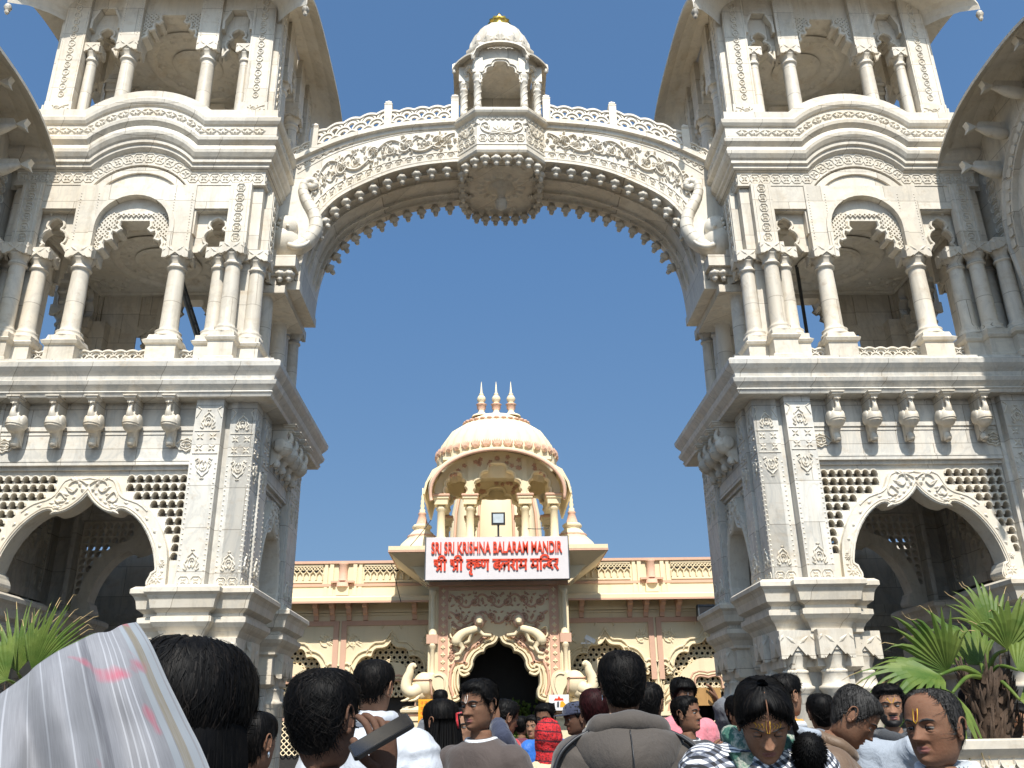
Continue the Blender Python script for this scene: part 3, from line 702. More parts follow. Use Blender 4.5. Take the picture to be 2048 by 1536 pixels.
def cut(p, x0, x1): return [q for q in p if x0 <= q[0] <= x1]
cR = [(.85, 12.852)]+cut(topc, .86, 4.3); cL = [(-x, z) for x, z in cR[::-1]]
for c in (cL, cR): a.sweep(c, cop)
lR = [(.82, 11.89)]+cut(lip, .86, 3.75); lR = [p for p in lR]; lL = [(-x, z) for x, z in lR[::-1]]
for c in (lL, lR):
    a.sweep(c, [(0, 0), (.04, 0), (.04, .05), (.02, .06), (.03, .08), (.03, .11), (0, .12)])
# soffit panel mouldings
for c in (lip,):
    for d in (.26, .52, .98, 1.24): a.M = OFF @ T((0, A0+d, 0)); a.sweep(c[4:-4], [(.02, 0), (.02, -.05), (-.02, -.05), (-.02, 0)])
a.build('arch_band', 'marble', ga)
# carving of the face
f = MB(OFF @ T((0, A0, 0)))
def mkmap(half_lip, half_top, sg):
    "u along the band 0..1 from the crown outwards, v across 0..1 from lip to coping"
    L = [p for p in half_lip if p[0] >= .84]; Tt = [p for p in half_top if p[0] >= .84 and p[0] <= 4.2]
    def at(P, u):
        l = [0]
        for i in range(1, len(P)): l.append(l[-1]+(Vector(P[i][:2])-Vector(P[i-1][:2])).length)
        u = min(max(u, 0), 1)*l[-1]
        for i in range(1, len(P)):
            if u <= l[i] or i == len(P)-1: t = (u-l[i-1])/max(l[i]-l[i-1], 1e-6); return P[i-1][0]+(P[i][0]-P[i-1][0])*t, P[i-1][1]+(P[i][1]-P[i-1][1])*t
    def mp(u, v):
        p = at(L, u/4.6); q = at(Tt, min(u/3.75, 1)); return sg*(p[0]+(q[0]-p[0])*v), p[1]+(q[1]-p[1])*v
    return mp
for sg in (-1, 1):
    mp = mkmap(LIP, TOPC, sg)
    def m2(u, v): return mp(u, v)
    S = lambda u, v: mp(u, v)
    f.scrollwork(.05, 3.5, .30, .80, .026, .03, 0, S, per=1.0) if False else None
    H = .5
    def Sx(u, v): return mp(u, .30+v*.52/.52)
    f.scrollwork(.05, 3.5, .0, .50, .024, .05, 0, lambda u, v: mp(u, .28+v), per=.72)
    f.scrollwork(.05, 3.5, .0, .44, .012, .03, 0, lambda u, v: mp(u, .31+v), per=.37)
    for i in range(18):
        u0 = .04+i*.215
        f.rosettes(u0, u0+.2, .0, .2, .022, 0, lambda u, v: mp(u, .075+v*.95), n=1)
    f.leafrow(.02, 3.6, .0, .11, .02, 0, lambda u, v: mp(u, .835+v), n=22)
    f.ridge([mp(u*.2, .27) for u in range(19)], .008, .012); f.ridge([mp(u*.2, .82) for u in range(19)], .008, .012)
f.build('arch_carving', 'marble_carved', ga)
# octagonal balcony under the kiosk
OC = [(-.47, 13.82), (.47, 13.82), (.85, 14.2), (.85, 15.7), (.47, 16.06), (-.47, 16.06), (-.85, 15.7), (-.85, 14.2)]
b = MB(OFF)
b.tier(OC, [(-.3, 11.84), (-.02, 11.85), (0, 11.86), (.02, 11.9), (.02, 11.94), (0, 11.96), (0, 12.02), (.012, 12.03), (.012, 12.07), (0, 12.08), (0, 12.68), (.02, 12.7), (.08, 12.73), (.1, 12.77), (.1, 12.83), (.06, 12.86), (-.2, 12.87)])
for d, z in ((.22, 11.825), (.38, 11.81)): b.tier(off2(OC, d, True), [(0, z), (0, 11.85)])
b.lathe([(.28, 11.81), (.26, 11.77), (.13, 11.74), (.1, 11.66), (.07, 11.6), (.1, 11.55), (.13, 11.47), (.11, 11.42), (.12, 11.38), (.06, 11.32), (.0, 11.28)], 0, 14.94, 0, 20, lob=.1, ln=8)
b.build('balcony', 'marble', ga)
bc = MB()
for (xa, ya), (xb, yb) in zip(OC, OC[1:]+OC[:1]):
    L = sqrt((xb-xa)**2+(yb-ya)**2); ang = atan2(yb-ya, xb-xa); bc.M = OFF @ T((xa, ya, 0)) @ RZ(ang)
    bc.rosettes(.02, L-.02, 12.1, 12.27, .018, 0); bc.leafrow(.02, L-.02, 12.58, 12.68, .018, 0)
    if L > .7:
        c = L/2
        for q in range(7): bc.leaf(c, 12.3, pi*(q+.5)/7, .22+(.06 if q == 3 else 0), .045, .035)
        for sg in (-1, 1):
            bc.ridge([(c+sg*x, z) for x, z in smooth_path([(.02, 12.3), (.2, 12.29), (.36, 12.36), (.4, 12.48), (.3, 12.54), (.24, 12.46), (.3, 12.43)], 4)], .016, .03)
            for q in range(4): bc.leaf(c+sg*(.24+.06*q), 12.36+.04*q, pi/2-sg*(.2+.25*q), .13, .03, .03)
    else:
        bc.scrollwork(.03, L-.03, 12.3, 12.56, .014, .022, n=2)
X = Matrix(((1, 0, 0, 0), (0, 0, 1, 14.75), (0, 1, 0, 11.808), (0, 0, 0, 1)))
bc.M = OFF @ X
for q in range(16): bc.leaf(cos(q*pi/8)*.3, sin(q*pi/8)*.3+.19, q*pi/8, .2, .06, .03)
for q in range(8): bc.flower(cos(q*pi/4+.39)*.68, sin(q*pi/4+.39)*.8+.19, .1, .02)
bc.build('balcony_carving', 'marble_carved', ga)
# hanging lotus buds
pd = MB(); pd.lathe([(.05, .0), (.062, -.02), (.05, -.035), (.075, -.06), (.105, -.09), (.11, -.115), (.095, -.14), (.075, -.155), (.05, -.165), (.045, -.19), (.055, -.2), (.055, -.225), (.04, -.235), (.042, -.26), (0, -.265)], 0, 0, 0, 14, lob=.16, ln=7)
pend = pd.build('pendant', 'marble', ga); spots = []
lR = [p for p in LIP if p[0] >= .9]; l = [0]
for i in range(1, len(lR)): l.append(l[-1]+(Vector(lR[i])-Vector(lR[i-1])).length)
u = .12
while u < l[-1]-.9:
    for i in range(1, len(lR)):
        if u <= l[i]: break
    t = (u-l[i-1])/(l[i]-l[i-1]); p = Vector(lR[i-1]).lerp(Vector(lR[i]), t); d = (Vector(lR[i])-Vector(lR[i-1])).normalized(); an = atan2(-d.y, d.x)*.55
    for sg in (-1, 1):
        for Y in (A0+.1, A1-.1): spots.append((sg*p.x, Y, p.y+.01, sg*an))
    u += .30
for (xa, ya), (xb, yb) in zip(OC, OC[1:]+OC[:1]):
    L = sqrt((xb-xa)**2+(yb-ya)**2); n = 4 if L > .9 else 2
    for k in range(n):
        t = (k+.5)/n; x, y = xa+(xb-xa)*t, ya+(yb-ya)*t; spots.append((x*.9, 14.94+(y-14.94)*.93, 11.86, 0))
for i, (x, y, z, an) in enumerate(spots):
    if i == 0: pend.location = (x, y-14.75, z); pend.rotation_euler = (0, an, 0)
    else: copy_part(pend, ga, (x, y-14.75, z), (0, an, 0))
# railing on the back of the arch
def on_top(x):
    x = abs(x)
    for p, q in zip(TOPC, TOPC[1:]):
        if p[0] <= x <= q[0]: return p[1]+(q[1]-p[1])*(x-p[0])/(q[0]-p[0])
    return TOPC[-1][1]
PX = [.92, 2.25, 3.68, 4.2]
for yy, nm in ((14.36, 0), (15.6, 1)):
    for sg in (-1, 1):
        for x in PX:
            p = MB(); z = on_top(x)
            p.box(-.075, .075, -.075, .075, z-.1, z+.66); p.tier(sq(0, 0, .06), [(0, z+.66), (.02, z+.67), (.02, z+.69), (-.01, z+.70), (0.005, z+.72), (0, z+.75), (-.035, z+.79), (-.058, z+.82)])
            p.build('rail_post', 'marble', ga, (sg*x, yy-14.75, 0))
        for xa, xb in zip(PX, PX[1:]):
            q = MB(); x0, x1 = sorted((sg*(xa+.07), sg*(xb-.07)))
            q.scales(lambda u, x0=x0: (x0+u, on_top(x0+u)), x1-x0, 4 if x1-x0 > .6 else 5, .155 if x1-x0 > .6 else .12, .07)
            q.build('rail_panel', 'marble_carved', ga, (0, yy-14.75, 0))
# kiosk
kz = 12.87; KC = [(-.46, -.72), (.46, -.72), (.74, -.44), (.74, .44), (.46, .72), (-.46, .72), (-.74, .44), (-.74, -.44)]
for x, y in KC:
    c = MB(); c.lathe([(.1, 0), (.1, .05), (.075, .08), (.09, .11), (.085, .16), (.06, .2), (.085, .22), (.07, .25), (.068, .78), (.085, .8), (.085, .83), (.065, .86), (.09, .9), (.1, .95), (.1, 1.0)], 0, 0, kz, 14)
    for q in range(3):
        c.tube([(.07*cos(q*2.1+t*.5), .07*sin(q*2.1+t*.5), kz+.26+t*.04) for t in range(13)], .012, 5)
    c.box(-.1, .1, -.1, .1, kz+1.0, kz+1.36)
    c.build('kiosk_column', 'marble_carved', ga, (x, y, 0))
kw = MB(); kh = MB(); kcv = MB()
for (xa, ya), (xb, yb) in zip(KC, KC[1:]+KC[:1]):
    L = sqrt((xb-xa)**2+(yb-ya)**2); ang = atan2(yb-ya, xb-xa); X = T((xa, ya, 0)) @ RZ(ang) @ T((L/2, 0, 0)); kw.M = kh.M = kcv.M = X
    h = L/2; o = h-.1
    half = foils([(0, kz+1.30), (o*.42, kz+1.18), (o*.8, kz+1.02), (o, kz+.86), (o, kz+.78)], bulge=.28, seg=5) if L > .6 else foils([(0, kz+1.25), (o*.6, kz+1.12), (o, kz+.95)], bulge=.3, seg=4)
    half = [(x, z) for x, z in half]
    zt = kz+1.62
    kw.prism([(-h+.02, kz+.8), (-h+.02, zt), (h-.02, zt), (h-.02, kz+.8)]+[(min(x, h-.04), z) for x, z in reversed(mir(half))], -.06, .06)
    kcv.ridge(off2(mir(half), .05), .02, .025, -.06)
    rise = .36 if L > .8 else (.3 if L > .6 else .12)
    n = 16; pr = [(0, .05), (.06, .05), (.14, .02), (.22, -.05), (.22, -.09), (.13, -.03), (.04, -.0), (0, -.0)]; K = len(pr); vs = []; fs = []
    for i in range(n+1):
        u = -1+2*i/n
        for d, dz in pr: vs.append((u*(h+d*.42), -d-.02, kz+1.36+rise*sqrt(max(0, 1-abs(u)**2.2))+dz))
    for i in range(n):
        for k in range(K): fs.append((i*K+k, i*K+(k+1) % K, (i+1)*K+(k+1) % K, (i+1)*K+k))
    kh.add(vs, fs)
    kh.lathe([(.02, .02), (.04, -.02), (.03, -.05), (.045, -.08), (0, -.12)], h+.07, -.2, kz+1.32, 8)
    kcv.rosettes(-h*.8, h*.8, kz+1.66, kz+1.77, .012, .078)
kw.build('kiosk_arcade', 'marble', ga); kh.build('kiosk_hood', 'marble', ga)
kd = MB(); kd.tier(off2(KC, .08, True), [(0, kz+1.55), (0, kz+1.78), (.03, kz+1.8), (.04, kz+1.83), (.04, kz+1.88), (.0, kz+1.9)])
kd.lathe([(.58, 0), (.65, .08), (.68, .2), (.65, .4), (.57, .6), (.44, .78), (.28, .9), (.2, .93)], 0, 0, kz+1.88, 48, lob=.07, ln=16)
for q in range(16):
    an = q*pi/8; kd.M = RZ(an+pi/2) @ T((0, -.665, kz+1.95)) @ Matrix.Rotation(-.08, 4, 'X'); kd.leaf(0, 0, pi/2, .36, .085, .04); kd.leaf(0, 0, pi/2, .2, .11, .02, .01)
kd.M = Matrix.Identity(4)
kd.lathe([(.5, kz+1.52), (.3, kz+1.5), (.2, kz+1.53)], 0, 0, 0, 24)
kd.build('kiosk_dome', 'marble', ga); kcv.build('kiosk_carving', 'marble_carved', ga)
kf = MB(); kf.lathe([(.2, 0), (.24, .05), (.25, .1), (.2, .14), (.17, .16), (.22, .2), (.25, .25), (.2, .3), (.08, .34), (.05, .38), (.07, .42), (.03, .5), (0, .56)], 0, 0, kz+2.78, 24, lob=.14, ln=12); kf.build('kiosk_finial', 'gold', ga)
# elephant heads at the springing and their brackets
for sg in (-1, 1):
    e = MB(); Y = A0-14.75
    tp = smooth_path([(sg*4.0, Y-.06, 9.92), (sg*3.78, Y-.06, 9.95), (sg*3.58, Y-.06, 10.12), (sg*3.47, Y-.06, 10.38), (sg*3.52, Y-.06, 10.68), (sg*3.68, Y-.06, 10.98), (sg*3.76, Y-.06, 11.2), (sg*3.72, Y-.06, 11.38), (sg*3.60, Y-.06, 11.42), (sg*3.54, Y-.06, 11.33), (sg*3.61, Y-.06, 11.27), (sg*3.66, Y-.06, 11.33)], 5)
    e.tube(tp, [.16-.095*min(1, i/len(tp)*1.25) for i in range(len(tp))], 12)
    e.prism([(sg*x, z) for x, z in ((3.5, 10.1), (3.46, 10.4), (3.53, 10.7), (3.72, 11.05), (3.85, 11.3), (4.3, 11.3), (4.3, 10.0), (3.7, 9.9))], Y-.07, Y+.02)
    for i in range(3, len(tp)-8, 3):
        c_ = Vector(tp[i]); dn = (Vector(tp[i+1])-Vector(tp[i-1])).normalized(); sd = Vector((dn.z, 0, -dn.x)); rr_ = (.16-.095*min(1, i/len(tp)*1.25))*1.01
        e.tube([tuple(c_+sd*rr_*cos(t)+Vector((0, -1, 0))*rr_*sin(t)) for t in [pi*k/8 for k in range(9)]], .0035, 5)
    e.ball((sg*4.06, Y-.02, 10.1), (.3, .3, .36), 18, 12); e.ball((sg*4.0, Y-.12, 10.35), (.22, .2, .24), 14, 10)
    e.ball((sg*4.22, Y-.2, 10.16), (.17, .06, .26), 14, 10); e.ball((sg*3.93, Y-.305, 10.28), (.035, .03, .035), 8, 6)
    e.tube(smooth_path([(sg*3.9, Y-.22, 9.93), (sg*3.74, Y-.26, 9.86), (sg*3.6, Y-.24, 9.92), (sg*3.53, Y-.22, 10.02)], 4), [.06, .06, .06, .06, .055, .05, .05, .045, .04, .035, .03, .02, .01], 8)
    for t in range(5): e.ball((sg*(4.08+.02*t), Y-.31+.01*t, 10.42-.09*t), (.035, .035, .04), 8, 6)
    e.build('elephant_head', 'marble_carved', ga)
    c = MB()
    x = lambda p, q: sorted((sg*p, sg*q))
    c.box(*x(3.72, 4.5), Y-.36, 15.8-14.75, 9.42, 9.64); c.box(*x(3.80, 4.5), Y-.28, 15.76-14.75, 9.27, 9.419); c.box(*x(3.68, 4.5), Y-.06, 15.74-14.75, 9.1, 9.269)
    c.box(*x(3.9, 4.5), Y-.22, 15.7-14.75, 8.95, 9.099)
    c.build('corbel_block', 'marble', ga)
    for px_, py_ in ((3.84, Y-.24), (4.0, Y-.24), (3.8, -.2), (3.8, .4)): copy_part(pend, ga, (sg*px_, py_, 9.42), (0, 0, 0))
# ================================================================ SIDE PAVILIONS (nearer the camera, cut by the frame)
for sg in (-1, 1):
    wg = empty('side_pavilion', (sg*8.62, 11.0, 0), 0, 'hooded marble pavilion on fish brackets, at the %s edge of the picture' % ('left' if sg < 0 else 'right'), 'pavilion', 'hooded pavilions flanking the towers')
    # local frame: x along the wall, -y towards the court
    X = RZ(-pi/2) if sg > 0 else RZ(pi/2)
    w = MB(X); w.box(-2.6, 2.6, 0, 2.2, 0, 12.2)
    arc = [(1.42*cos(t), 9.1+1.75*sin(t)) for t in [pi-pi*i/28 for i in range(29)]]; arc = [(-1.42, 7.3)]+arc+[(1.42, 7.3)]
    w.sweep(arc, [(0, 0), (.1, 0), (.1, .04), (.06, .06), (.06, .24), (.1, .27), (.1, .31), (0, .33)])
    w.box(-2.2, 2.15, -.3, -.001, 6.5, 7.1)
    w.build('wall', 'marble', wg)
    c = MB(X); q = off2(arc, .15)
    for i in range(1, len(q)-1):
        an = atan2(q[i+1][1]-q[i-1][1], q[i+1][0]-q[i-1][0]); Z = c.M; c.M = X @ T((q[i][0], -.06, q[i][1])) @ Matrix.Rotation(-an, 4, 'Y'); c.prism([(-.06, -.06), (.06, -.06), (.075, 0), (.06, .06), (-.06, .06), (-.075, 0)], -.03, 0); c.M = Z
    for k in range(9): c.rosettes(1.75, 2.05, 9.15+k*.2, 9.33+k*.2, .02, 0, n=1); c.rosettes(-2.05, -1.75, 9.15+k*.2, 9.33+k*.2, .02, 0, n=1)
    c.build('arch_carving', 'marble_carved', wg)
    hood(X, 2.2, 10.62, 1.33, .82, wg, 'marble_carved', drop=.36, th=.06, widen=0, pw=2.6)
    for k, (u, zz) in enumerate(((-1.5, 10.75), (-1.15, 11.3), (-.5, 11.62), (.5, 11.62), (1.15, 11.3), (1.5, 10.75))):
        f = MB(X)
        f.tube(smooth_path([(u, .05, zz-.3), (u, -.15, zz-.27), (u, -.38, zz-.2), (u, -.55, zz-.16)], 3), [.05, .08, .1, .105, .1, .09, .07, .05, .03, .02], 10)
        f.prism([(-.52, zz-.18), (-.7, zz-.08), (-.66, zz-.17), (-.7, zz-.28)], u-.06, u+.06, ax='x'); f.prism([(0, zz-.25), (-.5, zz-.15), (-.45, zz-.05), (0, zz-.05)], u-.03, u+.03, ax='x')
        f.build('fish_bracket', 'marble_carved', wg)
    r = MB(X); r.scales(lambda u: (-2+u, 12.2), 4, 4, .16, .07, y0=.55); r.build('roof_rail', 'marble_carved', wg)
    for u in (-1.9, 1.9):
        p = MB(X); p.tier(sq(0, 0, .2), [(.04, 7.1), (.04, 7.2), (0, 7.24), (0, 7.5), (.05, 7.54), (.05, 7.6), (0, 7.64)]); p.lathe(COLPROF(.135, 1.36), 0, 0, 7.64, 20); leaf_capital(p, 0, 0, 8.99, .13, .32, .2)
        o = p.build('column', 'marble', wg); o.location = X.to_3x3() @ Vector((u, -.12, 0))
# marble court wall seen through the towers
bw = MB()
for sg in (-1, 1):
    bw = MB(); x = lambda a, b: sorted((sg*a, sg*b))
    bw.box(*x(4.95, 10.5), 19.5, 20.2, 0, 5.49); bw.box(*x(4.9, 10.55), 19.3, 19.499, 3.5, 3.62); bw.box(*x(4.9, 10.55), 19.2, 19.499, 3.62, 3.9); bw.box(*x(4.92, 10.52), 19.35, 19.499, 3.9, 4.1)
    for cx in (6.0, 8.1):
        bw.M = T((sg*cx, 19.5, 0)); pth = [(-.7, .2), (-.7, 2.3)]+[(.7*cos(t), 2.3+.75*sin(t)) for t in [pi-pi*i/16 for i in range(1, 16)]]+[(.7, 2.3), (.7, .2)]
        bw.sweep(pth, [(0, 0), (.08, 0), (.08, .06), (.14, .08), (.14, .16), (0, .2)]); bw.M = Matrix.Identity(4)
    bw.box(*x(4.8, 10.8), 16.75, 19.19, 5.5, 5.75); bw.box(*x(9.2, 9.5), 16.75, 19.2, 0, 5.49)
    o = bw.build('court_wall', 'marble_grey'); tag(o, 'marble court wall with arched niches seen through the %s tower doorway' % ('left' if sg < 0 else 'right'), 'wall', 'court walls behind the towers')
# temporary gear in the middle storeys

def pole(p, q, r, nm, lab, cat, grp=None):
    m = MB(); m.tube([p, q], r, 8); o = m.build(nm, 'steel'); tag(o, lab, cat, grp)
pole((5.75, 14.9, 7.2), (5.75, 14.9, 10.48), .035, 'steel_pole', 'dark steel pole nearer the arch inside the right tower storey', 'pole', 'poles inside the right tower')
pole((6.25, 14.5, 7.2), (6.25, 14.5, 10.48), .035, 'steel_pole', 'dark steel pole farther from the arch inside the right tower storey', 'pole', 'poles inside the right tower')
ld = MB()
for d in (-.17, .17): ld.tube([(-6.0, 14.2+d, 9.7), (-5.05, 14.5+d, 7.2)], .035, 8)
for t in range(9): ld.tube([(-6.0+.95*t/9, 14.03+.3*t/9, 9.7-2.5*t/9), (-6.0+.95*t/9, 14.37+.3*t/9, 9.7-2.5*t/9)], .018, 6)
tag(ld.build('steel_ladder', 'steel'), 'steel ladder leaning inside the left tower storey', 'ladder')
# ================================================================ TEMPLE FRONT
TD = 26.0; WY = 27.6
tp = empty('temple', (0, 28, 0), 0, 'cream and pink temple front with ribbed dome over its central porch, seen through the arch', 'temple')
TO = T((0, -28, 0))
def tb(m, nm, mats=('cream', 'pink', 'dark', 'door')): return m.build(nm, list(mats), tp)
# cusped opening used by the wing windows
BIG = [(0, 4.22), (.10, 4.10), (.25, 4.05), (.42, 4.04), (.52, 3.94), (.56, 3.80), (.70, 3.82), (.86, 3.76), (.98, 3.60), (1.02, 3.42), (1.04, 3.30), (1.14, 3.20), (1.26, 3.18), (1.30, 3.28), (1.24, 3.36), (1.32, 3.44), (1.42, 3.40), (1.47, 3.25), (1.45, 3.0), (1.47, 2.75), (1.47, 0)]
def crad(P, k): return smooth_path(P, k)
for sg in (-1, 1):
    for i in range(4):
        c = sg*(3.25+3.08*i); b = MB(TO @ T((c, WY, 0))); h = 1.54
        half = crad(BIG, 2)
        b.prism([(-h, 0), (-h, 5.35), (h, 5.35), (h, 0)]+[(x, z) for x, z in reversed(mir(half))], 0, .35)
        b.ridge(off2(mir(half), .18)[:], .035, .05, 0, mat=0); b.ridge(off2(mir(half), .03), .03, .05, 0)
        for s2 in (-1, 1):
            b.box(*sorted((s2*(h-.20), s2*(h-.04))), -.06, -.001, 3.05, 4.86, 1); b.box(*sorted((s2*(h-.03), s2*h)), -.03, -.001, 2.6, 4.9)
        b.box(-h+.2, h-.2, -.05, -.001, 4.72, 4.86, 1)
        for s2 in (-1, 1):
            for q in range(9): b.leaf(s2*(h-.42), 4.3, random.uniform(0, 6.28), random.uniform(.2, .38), .05, .03)
            b.ridge([(s2*(h-.42)+.16*cos(t*.55), 4.28+.16*sin(t*.55)) for t in range(10)], .025, .03)
            for q in range(7): b.leaf(s2*(h-.0), 2.45, pi/2+(q-3)*.33, .52, .05, .035)
        b.flower(0, 4.36, .1, .03); b.ridge([(x, z) for x, z in ((-.3, 4.62), (-.25, 4.75), (0, 4.85), (.25, 4.75), (.3, 4.62))], .03, .03)
        # inner pink arch, carved lattice above it
        lat = crad([(0, 3.66), (.3, 3.62), (.52, 3.46), (.75, 3.3), (.95, 3.02), (1.3, 2.9), (1.44, 2.7)], 3)
        inn = foils([(0, 3.02), (.32, 2.82), (.62, 2.45), (.92, 2.0), (.92, 0)], bulge=.42, seg=6)
        inn = [p for p in inn if p[0] <= 1.1]
        ii = foils([(0, 3.06), (.38, 2.76), (.72, 2.36), (1.02, 1.9)], bulge=.45, seg=6)+[(1.02, 0)]
        b.prism([(-1.46, 0), (-1.46, 2.7)]+mir(lat)+[(1.46, 2.7), (1.46, 0)]+[(x, z) for x, z in reversed(mir(ii))], .16, .30)
        for d, hh, mt in ((.03, .05, 1), (.10, .04, 0), (.17, .03, 1)): b.ridge(off2(mir(ii[:-1]), d), .03, hh, .16, mat=mt)
        for r in range(-8, 9):
            for q in range(10):
                x, z = r*.17+(q % 2)*.085, 2.75+q*.15
                if abs(x) < 1.4: b.ridge([(x+.078*cos(t*pi/3), z+.078*sin(t*pi/3)) for t in range(6)], .026, .04, .27, closed=True)
        tb(b, 'window_bay')
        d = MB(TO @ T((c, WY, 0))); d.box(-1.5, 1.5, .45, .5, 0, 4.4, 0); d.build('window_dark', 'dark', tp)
        gl = MB(TO @ T((c, WY, 0)))
        for q in range(-6, 7):
            gl.tube([(q*.17-.5, .38, 1.1), (q*.17+.5, .38, 2.05)], .014, 5); gl.tube([(q*.17+.5, .38, 1.1), (q*.17-.5, .38, 2.05)], .014, 5)
        gl.box(-1.1, 1.1, .36, .42, 2.05, 2.13, 1)
        gl.build('window_grille', ['cream', 'pink'], tp)
    # wing cornice, eave, parapet
    w = MB(TO); x = lambda a, b_: sorted((sg*a, sg*b_)); e0, e1 = 1.8, 15.6
    w.box(*x(e0, e1), WY+.01, WY+.3, 5.35, 6.6)
    for z, dpt in ((5.02, .05), (5.10, .09), (5.16, .05)): w.box(*x(e0, e1), WY-dpt, WY+.005, z, z+.06)
    w.M = TO @ (T((0, WY, 0)) if sg > 0 else T((0, WY, 0)))
    pr = [(0, 5.62), (.35, 5.56), (.75, 5.46), (.75, 5.36), (.7, 5.355), (.7, 5.30), (.33, 5.40), (0, 5.46)]
    vs = [(sg*a, -d, z) for a in (e0, e1) for d, z in pr]; K = len(pr)
    w.add(vs, [(k, (k+1) % K, K+(k+1) % K, K+k) for k in range(K)]+[tuple(range(K)), tuple(K+k for k in range(K))])
    w.M = TO
    w.box(*x(e0, e1), WY-.78, WY-.70, 5.30, 5.355, 1)
    w.box(*x(e0, e1), WY-.05, WY+.009, 5.9, 5.98, 1); w.box(*x(e0, e1), WY-.07, WY+.2, 6.6, 6.68, 1); w.box(*x(e0, e1), WY-.02, WY+.009, 5.62, 5.9)
    tb(w, 'wing_cornice')
    for i in range(4):
        c = sg*(4.79+3.08*i)
        p = MB(TO @ T((c, WY, 0))); p.lathe([(.15, 6.06), (.15, 6.1), (.13, 6.12), (.13, 6.55), (.16, 6.6)], 0, -.06, 0, 14, 1)
        p.box(-.36, .36, -.16, .0, 6.0, 6.06, 1); p.lathe([(.19, 5.88), (.19, 6.0)], 0, -.06, 0, 14, 1); p.box(-.2, .2, -.12, -.001, 5.62, 5.88)
        for s2 in (-1, 1): p.box(*sorted((s2*.42, s2*.30)), -.05, -.001, 5.62, 6.6); p.box(*sorted((s2*.58, s2*.48)), -.04, -.001, 5.62, 6.6)
        tb(p, 'parapet_pier')
        k = MB(TO @ T((sg*(3.25+3.08*i), WY, 0))); k.box(-.9, .9, -.03, -.001, 6.02, 6.08); k.box(-.9, .9, -.03, -.001, 6.52, 6.58)
        for q in range(9):
            xx = -.8+q*.2
            k.ridge([(xx-.1, 6.5), (xx, 6.38), (xx+.1, 6.5)], .02, .05); k.ridge([(xx-.1, 6.40), (xx, 6.5), (xx+.1, 6.40)], .018, .04); k.ridge([(xx, 6.38), (xx-.09, 6.28), (xx-.09, 6.1)], .02, .05); k.ridge([(xx, 6.38), (xx+.09, 6.28), (xx+.09, 6.1)], .02, .05)
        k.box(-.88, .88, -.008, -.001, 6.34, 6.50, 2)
        tb(k, 'parapet_panel')
        for q in (-.75, -.25, .25, .75):
            bk = MB(TO @ T((c+q, WY, 0))); bk.prism([(0, 4.86), (0, 5.44), (-.5, 5.34), (-.46, 5.24), (-.28, 5.2), (-.22, 5.08), (-.1, 5.02), (-.07, 4.88)], -.07, .07, ax='x'); bk.build('eave_bracket', 'pink', tp)
    bk = MB(TO @ T((sg*2.55, WY, 0))); bk.prism([(0, 4.86), (0, 5.44), (-.5, 5.34), (-.46, 5.24), (-.28, 5.2), (-.22, 5.08), (-.1, 5.02), (-.07, 4.88)], -.07, .07, ax='x'); bk.build('eave_bracket', 'pink', tp)
    # low wall with little columns below the windows
    for i in range(4):
        for q in (-.22, .22):
            cl = MB(TO); cl.lathe([(.12, 0), (.12, 1.45), (.16, 1.5), (.16, 1.6), (.2, 1.66), (.2, 1.75)], sg*(4.79+3.08*i)+q, WY-.2, 0, 12); cl.build('low_column', 'cream', tp)
        cl = MB(TO @ T((sg*(4.79+3.08*i), WY, 0))); cl.box(-.62, .62, -.42, -.002, 1.75, 1.95); cl.box(-.7, .7, -.48, -.002, 1.951, 2.02, 1); cl.box(-.74, .74, -.52, -.002, 2.021, 2.14); tb(cl, 'low_capital')
# ---------- porch
p = MB(TO @ T((0, TD, 0)))
DOOR = smooth_path([(0, 4.16), (.06, 4.04), (.16, 3.96), (.30, 3.92), (.38, 3.86), (.42, 3.76), (.52, 3.74), (.64, 3.66), (.72, 3.52), (.73, 3.40), (.80, 3.27), (.92, 3.20), (1.05, 3.22), (1.12, 3.33), (1.06, 3.42), (.98, 3.38), (1.03, 3.46), (1.13, 3.48), (1.24, 3.42), (1.30, 3.28), (1.26, 3.0), (1.20, 2.8), (1.12, 2.68), (1.04, 2.62), (1.06, 2.5), (1.2, 2.42), (1.30, 2.5), (1.32, 2.5)], 3)
DOOR2 = smooth_path([(0, 4.16), (.06, 4.04), (.16, 3.96), (.30, 3.92), (.38, 3.86), (.42, 3.76), (.52, 3.74), (.64, 3.66), (.72, 3.52), (.73, 3.40), (.80, 3.27), (.92, 3.20), (1.04, 3.22), (1.10, 3.20), (1.12, 2.9), (1.06, 2.75), (1.04, 2.62), (1.06, 2.52), (1.16, 2.45), (1.28, 2.42)], 3)
dp = [tuple(q[:2]) for q in DOOR2]
p.prism([(-2.0, 0), (-2.0, 5.9), (2.0, 5.9), (2.0, 0), (1.28, 0)]+[(x, z) for x, z in reversed(mir(dp))]+[(-1.28, 0)], 0, .5)
